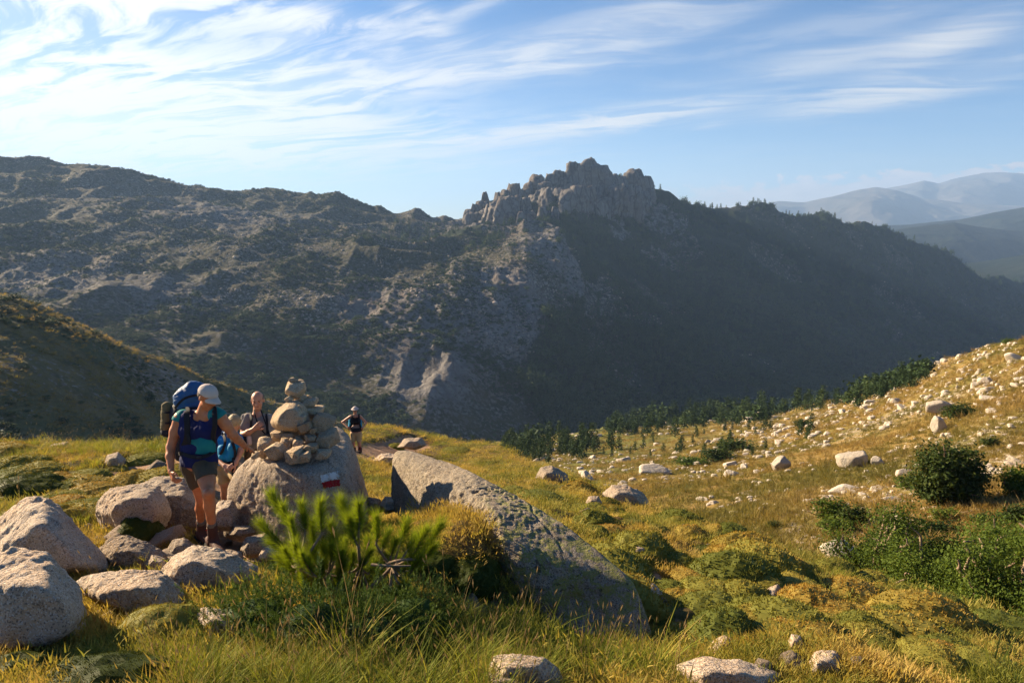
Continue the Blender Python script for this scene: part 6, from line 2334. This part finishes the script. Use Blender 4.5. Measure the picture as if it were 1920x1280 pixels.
def young_pine():
    r_ = np.random.default_rng(808)
    g = on_ground(650, 1122)
    d0 = float(g @ np.array((0, CP, -SP)))
    base = g
    root = tag(empty('young_pine', base), 'young pine with bright green needle brushes in front of the cairn boulder', 'pine')
    # (tip, foot of the shoot) in photo pixels, brush size
    SH = [(509, 914, 540, 985, 1.05), (488, 966, 540, 1030, .9), (530, 935, 548, 1000, .8), (566, 932, 572, 1000, 1.0), (545, 960, 566, 1030, .8), (601, 930, 603, 1000, 1.05), (638, 925, 668, 1000, 1.25), (673, 932, 672, 1000, 1.0),
          (706, 957, 705, 1020, .95), (655, 960, 672, 1025, 1.0), (620, 968, 630, 1040, .9), (586, 965, 590, 1040, .9), (727, 985, 715, 1035, .85), (763, 966, 748, 1025, 1.0), (779, 992, 760, 1038, .85), (799, 981, 775, 1040, 1.0), (825, 972, 790, 1040, 1.1), (742, 1000, 732, 1045, .7),
          (553, 1008, 566, 1070, .9), (505, 1000, 545, 1050, .7), (520, 1030, 560, 1080, .7), (578, 1030, 590, 1090, .8), (607, 1010, 615, 1075, .9), (640, 1020, 645, 1080, .9), (690, 1000, 690, 1050, .9), (815, 1010, 780, 1060, .8), (670, 1060, 665, 1100, .7), (560, 1060, 585, 1110, .7), (600, 1065, 610, 1110, .8),
          (530, 1075, 570, 1110, .6), (776, 1110, 745, 1090, .6), (640, 1065, 640, 1105, .7), (700, 1040, 690, 1075, .7), (745, 1035, 725, 1065, .7)]
    for _ in range(24):
        ex, ey = r_.uniform(505, 815), r_.uniform(1000, 1085)
        SH.append((ex, ey, ex * .8 + 640 * .2 + r_.normal(0, 8), ey + r_.uniform(40, 62), r_.uniform(.6, .9)))
    hubs = [P(560, 1060, d0 - .15), P(615, 1075, d0), P(675, 1060, d0 + .1), P(735, 1062, d0 + .05)]
    bv, bf, nb = [], [], 0

    def add_tube(path, radii):
        nonlocal nb
        v, f = tube(path, radii)
        bv.append(v)
        bf.append(f + nb)
        nb += len(v)
    for h in hubs:
        add_tube(curve(base + np.array((0, 0, -.05)), (base + h) / 2 + np.array((0, 0, -.08)), h, 8), np.linspace(.028, .017, 8))
    nv, nf, ns = [], [], []
    cnt = 0
    for (tx, ty, fx, fy, sz) in SH:
        dd = d0 + r_.uniform(-.38, .38)
        tip, ft = P(tx, ty + 15, dd), P(fx, fy, dd * .6 + d0 * .4)
        hub = min(hubs, key=lambda q: np.linalg.norm(q - ft))
        add_tube(curve(hub, (hub + ft) / 2 + np.array((0, 0, -.03)), ft, 6), np.linspace(.013, .009, 6))
        ax = curve(ft, (ft + tip) / 2 + np.array((r_.normal(0, .01), r_.normal(0, .01), -.012)), tip, 9)
        add_tube(ax, np.linspace(.009, .004, 9))
        L_ = np.linalg.norm(tip - ft)
        m = int(1150 * sz * max(L_ / .3, .8))
        t = r_.beta(1.5, 1.0, m)
        i = np.clip((t * 8).astype(int), 0, 7)
        fr = (t * 8 - i)[:, None]
        b = ax[i] * (1 - fr) + ax[i + 1] * fr
        axd = ax[i + 1] - ax[i]
        axd /= np.linalg.norm(axd, axis=1, keepdims=True)
        rad = np.cross(axd, r_.normal(size=(m, 3)))
        rad /= np.linalg.norm(rad, axis=1, keepdims=True)
        openn = r_.uniform(.3, 1.7, m) * (1.25 - .6 * t)
        dr = axd + rad * openn[:, None] + np.array((0, 0, .15))
        dr /= np.linalg.norm(dr, axis=1, keepdims=True)
        ln = (r_.uniform(.06, .16, m) * sz ** .5)[:, None]
        sd_ = np.cross(dr, r_.normal(size=(m, 3)))
        sd_ /= np.linalg.norm(sd_, axis=1, keepdims=True)
        wv = .0013
        nv.append(np.stack([b - sd_ * wv, b + sd_ * wv, b + dr * ln], 1).reshape(-1, 3))
        nf.append(np.arange(3 * m).reshape(-1, 3) + cnt)
        cnt += 3 * m
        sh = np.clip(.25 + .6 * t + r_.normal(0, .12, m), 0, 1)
        ns.append(np.repeat(sh, 3))
    # bare twisted limb on the right
    add_tube(curve(P(715, 1065, d0), P(745, 1040, d0 - .25), P(800, 1052, d0 - .1), 9), np.linspace(.016, .008, 9))
    add_tube(curve(P(697, 1058, d0 - .2), P(735, 1062, d0 - .3), P(770, 1060, d0 - .25), 8), np.linspace(.013, .006, 8))
    link('branches', mesh_data('branches', np.concatenate(bv) - base, np.concatenate(bf), M['pale_bark']), root)
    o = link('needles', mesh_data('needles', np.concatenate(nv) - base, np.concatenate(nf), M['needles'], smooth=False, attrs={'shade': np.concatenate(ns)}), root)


young_pine()


# ------------------------------------------------------------------ juniper: many short sprays on arching twigs
def juniper_mesh(seed, n=420, m=34):
    r_ = np.random.default_rng(seed)
    V_, F_, S_ = [], [], []
    c = 0
    for _ in range(n):
        u = r_.normal(size=3)
        u /= np.linalg.norm(u)
        u[2] = abs(u[2])
        rr = r_.uniform(.45, 1.0) ** .6
        tip = u * np.array((1, 1, .62)) * rr * (1 + .18 * r_.normal())
        dr = unit(u * np.array((1, 1, .5)) + np.array((0, 0, .5)) + r_.normal(0, .3, 3))
        b0 = tip - dr * .2
        t = r_.random(m)
        b = b0 + dr * .22 * t[:, None]
        rad = np.cross(dr, r_.normal(size=(m, 3)))
        rad /= np.linalg.norm(rad, axis=1, keepdims=True)
        d2 = dr * .8 + rad * r_.uniform(.5, 1.1, (m, 1))
        d2 /= np.linalg.norm(d2, axis=1, keepdims=True)
        sd_ = np.cross(d2, r_.normal(size=(m, 3)))
        sd_ /= np.linalg.norm(sd_, axis=1, keepdims=True)
        ln = r_.uniform(.035, .07, (m, 1)) * (1.1 - .5 * t[:, None])
        V_.append(np.stack([b - sd_ * .0055, b + sd_ * .0055, b + d2 * ln], 1).reshape(-1, 3))
        F_.append(np.arange(3 * m).reshape(-1, 3) + c)
        c += 3 * m
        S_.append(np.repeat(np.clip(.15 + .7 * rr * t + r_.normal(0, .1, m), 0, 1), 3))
    D, Fr = ico(3)
    core = D * np.array((.5, .5, .3)) * (1 + .2 * fbm(D * 2 + seed, 2, seed=seed))[:, None]
    V_.append(core)
    F_.append(Fr + c)
    S_.append(np.zeros(len(core)))
    return mesh_data('juniper', np.concatenate(V_), np.concatenate(F_), M['juniper'], smooth=False, attrs={'shade': np.concatenate(S_)})


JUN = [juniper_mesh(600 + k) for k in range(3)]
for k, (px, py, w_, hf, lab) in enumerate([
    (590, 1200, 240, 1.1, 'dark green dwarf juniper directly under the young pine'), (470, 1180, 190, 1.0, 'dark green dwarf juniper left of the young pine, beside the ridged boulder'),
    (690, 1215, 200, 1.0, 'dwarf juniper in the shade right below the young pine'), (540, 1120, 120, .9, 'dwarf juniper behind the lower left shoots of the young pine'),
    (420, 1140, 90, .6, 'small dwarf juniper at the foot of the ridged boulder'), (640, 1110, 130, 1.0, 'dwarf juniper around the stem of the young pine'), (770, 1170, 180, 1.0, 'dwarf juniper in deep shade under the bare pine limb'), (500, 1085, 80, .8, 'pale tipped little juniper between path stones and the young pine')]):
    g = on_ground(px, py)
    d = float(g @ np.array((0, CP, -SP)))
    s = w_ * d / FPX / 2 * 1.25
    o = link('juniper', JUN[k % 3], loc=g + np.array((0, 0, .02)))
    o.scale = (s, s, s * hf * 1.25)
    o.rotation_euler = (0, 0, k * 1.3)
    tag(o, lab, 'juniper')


# ------------------------------------------------------------------ leafy crowns
def crown(seed, lobes, n_clump, n_leaf, leaf, clump=.20, fill=.45):
    """Leaves of a crown: clumps spread through the lobes' volume; returns V, F, shade."""
    r_ = np.random.default_rng(seed)
    V_, S_ = [], []
    tw = np.array([l[3] * l[4] * l[5] for l in lobes])
    for _ in range(n_clump):
        l = lobes[r_.choice(len(lobes), p=tw / tw.sum())]
        u = unit(r_.normal(size=3))
        rr = r_.uniform(fill, 1.0) ** .7 * (1 + .14 * r_.normal())
        c = np.array(l[:3]) + u * np.array(l[3:6]) * rr
        cs = clump * r_.uniform(.6, 1.4)
        q = r_.normal(size=(n_leaf, 3)) * cs * .55 * np.array((1.1, 1.1, .75))
        p = c + q
        a = unit(np.array((u[0], u[1], u[2] + .4))) + r_.normal(0, .8, (n_leaf, 3))
        a /= np.linalg.norm(a, axis=1, keepdims=True)
        s1 = np.cross(a, r_.normal(size=(n_leaf, 3)))
        s1 /= np.linalg.norm(s1, axis=1, keepdims=True)
        s2 = np.cross(a, s1)
        L_ = leaf * r_.uniform(.6, 1.4, (n_leaf, 1))
        V_.append(np.stack([p - s1 * L_, p - s2 * L_ * .6, p + s1 * L_, p + s2 * L_ * .6], 1).reshape(-1, 3))
        S_.append(np.repeat(np.clip(r_.uniform(.2, .75) + r_.normal(0, .18, n_leaf), 0, 1), 4))
    V_ = np.concatenate(V_)
    return V_, np.arange(len(V_)).reshape(-1, 4), np.concatenate(S_)


def leafy(name, g, w_, h_, seed, mat, lobes, label, cat='bush', group=None, n_clump=260, n_leaf=16, leaf=.035, stems=4, bark='bark', clump=.2):
    """A bush or tree of unit lobes scaled to width w_ and height h_ in metres, with its stems."""
    root = tag(empty(name, g), label, cat, group)
    v, f, s = crown(seed, lobes, n_clump, n_leaf, leaf, clump)
    k = np.array((w_, w_, h_))
    link('crown', mesh_data('crown', v * k, f, mat, smooth=False, attrs={'shade': s}), root)
    r_ = np.random.default_rng(seed + 5)
    bv, bf, nb = [], [], 0
    for i in range(stems):
        l = lobes[i % len(lobes)]
        e = (np.array(l[:3]) + r_.normal(0, .1, 3)) * k
        e2 = e + unit(r_.normal(size=3) + np.array((0, 0, 1.2))) * np.array(l[3:6]) * k * .7
        st = np.array((r_.normal(0, .03) * w_, r_.normal(0, .03) * w_, -.05 * h_))
        for (p0, p1, ra, rb) in ((st, e, .028, .015), (e, e2, .015, .006)):
            vv, ff = tube(curve(p0, (p0 + p1) / 2 + r_.normal(0, .04, 3) * k, p1, 6), np.linspace(ra, rb, 6) * h_)
            bv.append(vv)
            bf.append(ff + nb)
            nb += len(vv)
    link('trunk', mesh_data('trunk', np.concatenate(bv), np.concatenate(bf), M[bark]), root)
    return root


def at_px(fun, px, py, y0=12, y1=900):
    g = hit(fun, px, py, y0, y1)
    while g is None:
        py += 6
        g = hit(fun, px, py, y0, y1)
    d = float(g @ np.array((0, CP, -SP)))
    return g, d


g, d = at_px(hill_z, 1778, 948)
w_, h_ = 128 * d / FPX, 122 * d / FPX
leafy('round_tree', g, w_, h_, 700, M['bush'], [(-.22, 0, .52, .28, .3, .44), (.20, .05, .50, .26, .3, .40), (0, 0, .28, .42, .36, .26), (.36, .1, .42, .16, .2, .2), (-.05, 0, .72, .2, .2, .22)], 'large dark round tree with two crowns on the sunny hillside', 'tree', None, 620, 20, .024, 5, clump=.11)
ALD = [(1640, 1098, 190, 100), (1740, 1130, 190, 120), (1830, 1165, 190, 130), (1905, 1190, 190, 150), (1700, 1060, 150, 70), (1790, 1085, 170, 80), (1880, 1100, 170, 90), (1600, 1075, 90, 50), (1960, 1230, 160, 150)]
ALL = ['leftmost large bush of the green thicket in the gully at lower right', 'large bush in the middle of the green thicket at lower right', 'large lower bush of the green thicket, right of its middle', 'tall bush of the green thicket cut by the right frame edge',
       'back bush on the left of the green thicket in the gully', 'back bush in the middle of the green thicket in the gully', 'back bush on the right of the green thicket near the pale boulder', 'small bush at the left tip of the green thicket', 'lowest bush of the green thicket in the lower right corner']


def ald_lobes(k):
    q = np.random.default_rng(770 + k)
    return [(q.uniform(-.36, .36), q.uniform(-.3, .3), q.uniform(.25, .72), q.uniform(.12, .24), q.uniform(.12, .24), q.uniform(.16, .30)) for _ in range(7)] + [(0, 0, .25, .4, .34, .22)]


for k, (px, py, w0, h0) in enumerate(ALD):
    g, d = at_px(hill_z, px, py)
    leafy('alder_bush', g, w0 * d / FPX * (.8, 1.0, .9, 1.1)[k % 4], h0 * d / FPX * (1.7, 1.2, 1.5)[k % 3], 720 + k, M['alder'], ald_lobes(k), ALL[k], 'bush', 'bushes of the gully thicket', 560, 22, .014, 14, 'pale_bark', .10)
BSH = [(1558, 975, 62, 48, 'dark green bush low on the hillside left of the soil scar'), (1600, 985, 55, 45, 'bush right beside the dark green bush left of the soil scar'), (1700, 1003, 40, 30, 'small dark bush at the foot of the round tree'), (1770, 975, 50, 28, 'low bush under the round tree'),
       (1800, 785, 60, 34, 'bush beside the upright pale stone on the hillside'), (1856, 838, 34, 24, 'little bush above the round tree, towards the right'), (1902, 930, 60, 70, 'tall bush at the right edge level with the round tree'), (1850, 990, 60, 34, 'low bush between round tree and thicket'), (1905, 985, 60, 50, 'bush at the right edge above the thicket'),
       (1570, 1000, 70, 36, 'yellowish bush under the dark green bush left of the soil scar'), (1345, 862, 60, 26, 'scrubby thicket on the meadow edge'), (1380, 848, 70, 30, 'right end of the scrubby thicket on the meadow edge'), (1298, 872, 60, 18, 'left end of the scrubby thicket on the meadow edge'), (1650, 1030, 60, 40, 'bush in the gully left of the green thicket'), (1505, 800, 30, 16, 'dark bush near the skyline of the hillside'),
       (1705, 915, 50, 30, 'low scrub above the soil scar left of the round tree'), (1850, 905, 30, 18, 'tiny bush in the shadow right of the round tree'), (1668, 990, 40, 26, 'bush on the soil scar'), (1890, 640, 24, 14, 'small bush on the skyline at the right edge'), (1760, 1010, 70, 40, 'bush above the back of the green thicket'), (1450, 990, 26, 16, 'tiny bush at the lower end of the hillside')]
for k, (px, py, w0, h0, lab) in enumerate(BSH):
    g, d = at_px(hill_z, px, py)
    leafy('bush', g, w0 * d / FPX, h0 * d / FPX, 750 + k, M['bush'] if k % 3 else M['alder'], [(-.2, 0, .42, .3, .3, .4), (.2, 0, .45, .3, .3, .42), (0, 0, .35, .4, .34, .3)], lab, 'bush', None, 110, 14, .045, 3, clump=.16)


# ------------------------------------------------------------------ pines of the valley floor and its far wood
def pine_mesh(seed, tall=1.0):
    """Small far pine: a tapered trunk and whorls of drooping clumps."""
    r_ = np.random.default_rng(seed)
    V_, F_, S_ = [], [], []
    c = 0
    v, f = tube([(0, 0, -.03), (0, 0, .5), (0, 0, .95)], [.022, .014, .004], 5)
    V_.append(v)
    F_ += [np.array([(q[0], q[1], q[2]) for q in f] + [(q[0], q[2], q[3]) for q in f])]
    S_.append(np.full(len(v), .45))
    c = len(v)
    lv = np.linspace(.18, .98, 9)
    for z in lv:
        R_ = .24 * (1.06 - z) ** .8 * r_.uniform(.75, 1.2) + .02
        for k in range(7):
            a = r_.uniform(0, 6.28)
            rr = R_ * r_.uniform(.5, 1.1)
            p = np.array((math.cos(a) * rr * .6, math.sin(a) * rr * .6, z + r_.normal(0, .02)))
            q = r_.normal(size=(4, 3)) * np.array((.07, .07, .045)) * (1.25 - .6 * z)
            for w0 in q:
                cc = p + w0
                a1, a2 = r_.normal(size=3), r_.normal(size=3)
                s1 = unit(a1) * .055 * (1.2 - .5 * z)
                s2 = unit(np.cross(a1, a2)) * .045 * (1.2 - .5 * z)
                V_.append(np.array([cc - s1, cc + s1 - s2 * .3, cc + s2]))
                F_.append(np.array([(c, c + 1, c + 2)]))
                S_.append(np.full(3, np.clip(r_.uniform(.1, .8), 0, 1)))
                c += 3
    return mesh_data('pine_tree', np.concatenate(V_), np.concatenate(F_), M['far_pine'], smooth=False, attrs={'shade': np.concatenate(S_)})


def round_mesh(seed, mat, n=70):
    r_ = np.random.default_rng(seed)
    v, f, s = crown(seed, [(0, 0, .45, .42, .42, .45), (.2, .1, .35, .3, .3, .3)], n, 4, .085, .2)
    return mesh_data('far_bush', v, f, mat, smooth=False, attrs={'shade': s})


PINES = [pine_mesh(820 + k) for k in range(5)]
ROUNDS = [round_mesh(840 + k, M['far_pine']) for k in range(4)]
r_ = np.random.default_rng(55)
made = 0
pines = []
# (px, py foot, spread px, spread py, number, height px)
GRP = [(960, 858, 36, 5, 26, 22), (1030, 850, 40, 6, 24, 24), (900, 862, 40, 4, 14, 20), (1100, 838, 26, 8, 14, 26), (1075, 862, 22, 6, 6, 22), (1160, 800, 40, 8, 14, 20), (1250, 790, 50, 6, 22, 20), (1330, 778, 50, 5, 26, 24), (1410, 772, 40, 5, 24, 24), (1490, 764, 40, 4, 22, 22), (1570, 752, 30, 4, 14, 20),
       (1515, 818, 14, 6, 4, 22), (1400, 800, 40, 8, 10, 12), (1280, 815, 60, 10, 12, 12), (1180, 850, 40, 8, 8, 14), (1340, 845, 40, 8, 10, 18), (1650, 742, 20, 3, 5, 16), (850, 850, 40, 6, 10, 16)]
for gi, (cx, cy, sx, sy, num, hp) in enumerate(GRP):
    for k in range(int(num * 1.25)):
        px, py = cx + r_.normal(0, sx), cy + r_.normal(0, sy)
        g = hit(hill_z, px, py, 30, 880)
        if g is None or g[1] > 860:
            continue
        d = float(g @ np.array((0, CP, -SP)))
        if d < 120:
            continue
        h_ = hp * 1.3 * r_.uniform(.6, 1.4) * d / FPX
        o = link('pine_tree', PINES[r_.integers(5)], loc=g)
        o.scale = (h_ * r_.uniform(.9, 1.3), h_ * r_.uniform(.9, 1.3), h_)
        o.rotation_euler = (0, 0, r_.uniform(0, 6.28))
        pines.append(o)
        made += 1


label_by_landmark(pines, [('scrubby thicket on the meadow edge', 1345, 855), ('dark backed crest boulder', 1035, 880), ('broad pale crest boulder', 1175, 915), ('dark bush near the skyline', 1505, 795), ('round dark stone by the meadow', 1370, 886), ('white block on the hillside', 1460, 865), ('far hiker', 700, 830)],
                  'small valley pine', 'pine', 'pines on the valley floor')
r_ = np.random.default_rng(57)
vp = []
while len(vp) < 300:
    px = r_.uniform(940, 1740)
    if r_.random() > .5 + .75 * math.sin(px * .021 + 1) * math.sin(px * .0073):
        continue
    py = np.interp(px, [940, 1080, 1200, 1380, 1500, 1600, 1700, 1740], [846, 814, 797, 780, 768, 746, 716, 700]) + r_.normal(-3, 8) + (12 if r_.random() < .18 else 0)
    g = hit(hill_z, px, py, 60, 880, 120)
    if g is not None and g[1] < 850:
        vp.append(g)
vp = np.array(vp)
hh = vp[:, 1] * np.clip(r_.lognormal(3.05, .38, len(vp)), 10, 42) / FPX
tag(points_object('valley_wood', vp, np.stack([0 * hh, 0 * hh, r_.uniform(0, 6.28, len(hh))], 1), np.stack([hh * 1.25, hh * 1.25, hh], 1), np.where(r_.random(len(hh)) < .3, 5, r_.integers(0, 5, len(hh))), PINES + [ROUNDS[0]]), kind='stuff')


def mtn_scatter(name, n, protos, where, scale, seed, y_rng=(640, 3000), tall=1.0, sink=0.0, a_rng=(-.95, .85)):
    r_ = np.random.default_rng(seed)
    xs, ys = [], []
    tot = 0
    while tot < n:
        m = n * 2
        y = np.exp(r_.uniform(math.log(y_rng[0]), math.log(y_rng[1]), m))
        a = r_.uniform(*a_rng, m)
        k = (y < np.interp(a, RA, RY) * 1.01) & (r_.random(m) < where(a * y, y))
        xs.append(a[k] * y[k])
        ys.append(y[k])
        tot += int(k.sum())
    x, y = np.concatenate(xs)[:n], np.concatenate(ys)[:n]
    s = scale[0] * np.exp(r_.normal(0, scale[1], n))
    z = mtn_z(x, y) - sink * s
    rot = np.stack([r_.normal(0, .06, n), r_.normal(0, .06, n), r_.uniform(0, 6.28, n)], 1)
    return tag(points_object(name, np.stack([x, y, z], 1), rot, np.stack([s, s, s * tall], 1), r_.integers(0, len(protos), n), protos), kind='stuff')


mtn_scatter('mountain_forest', 26000, PINES[:3] + ROUNDS[:2], lambda x, y: mtn_wood(x, y) * np.clip(.75 + 1.6 * fbm(xy3(x, y, 120.0), 3, seed=301), .05, 1), (11.0, .3), 11, tall=1.0)
mtn_scatter('mountain_scrub', 34000, ROUNDS, lambda x, y: (1 - .8 * mtn_wood(x, y)) * np.clip(.35 + 1.3 * fbm(xy3(x, y, 90.0), 4, seed=303), .02, 1), (3.6, .45), 12, tall=.6, sink=.1)
M['mountain_stone'] = granite('mountain_stone', base=(0.22, 0.19, 0.165), warm=(0.24, 0.19, 0.15), dark=(0.12, 0.10, 0.09), scale=0.2)
RK = [mesh_data('mountain_stone', v, f, M['mountain_stone']) for v, f in [(star(ico(2)[0], np.concatenate([np.random.default_rng(k).normal(size=(8, 3)) / 1.0, np.eye(3), -np.eye(3)]) / np.linalg.norm(np.concatenate([np.random.default_rng(k).normal(size=(8, 3)), np.eye(3), -np.eye(3)]), axis=1, keepdims=True), np.random.default_rng(k).uniform(.7, 1, 14), 18)[:, None] * ico(2)[0], ico(2)[1]) for k in range(5)]]
mtn_scatter('mountain_stones', 20000, RK, lambda x, y: (1 - mtn_wood(x, y)) * np.clip(.30 + 1.4 * fbm(xy3(x, y, 70.0), 4, seed=305), .02, 1), (1.25, .42), 13, tall=.8, sink=.3, y_rng=(900, 3000))
r_ = np.random.default_rng(99)
mm = 9000
yy = np.exp(r_.uniform(math.log(180), math.log(450), mm))
aa = r_.uniform(-1.0, -.13, mm)
kk = r_.random(mm) < np.clip(.25 + 1.4 * fbm(xy3(aa * yy, yy, 26.0), 3, seed=306), .02, 1)
x, y = (aa * yy)[kk], yy[kk]
z = spur_z(x, y)
s = 1.6 * np.exp(r_.normal(0, .5, len(x)))
tag(points_object('spur_scrub', np.stack([x, y, z], 1), np.stack([0 * x, 0 * x, r_.uniform(0, 6.28, len(x))], 1), np.stack([s, s, s * .5], 1), r_.integers(0, 4, len(x)), ROUNDS), kind='stuff')
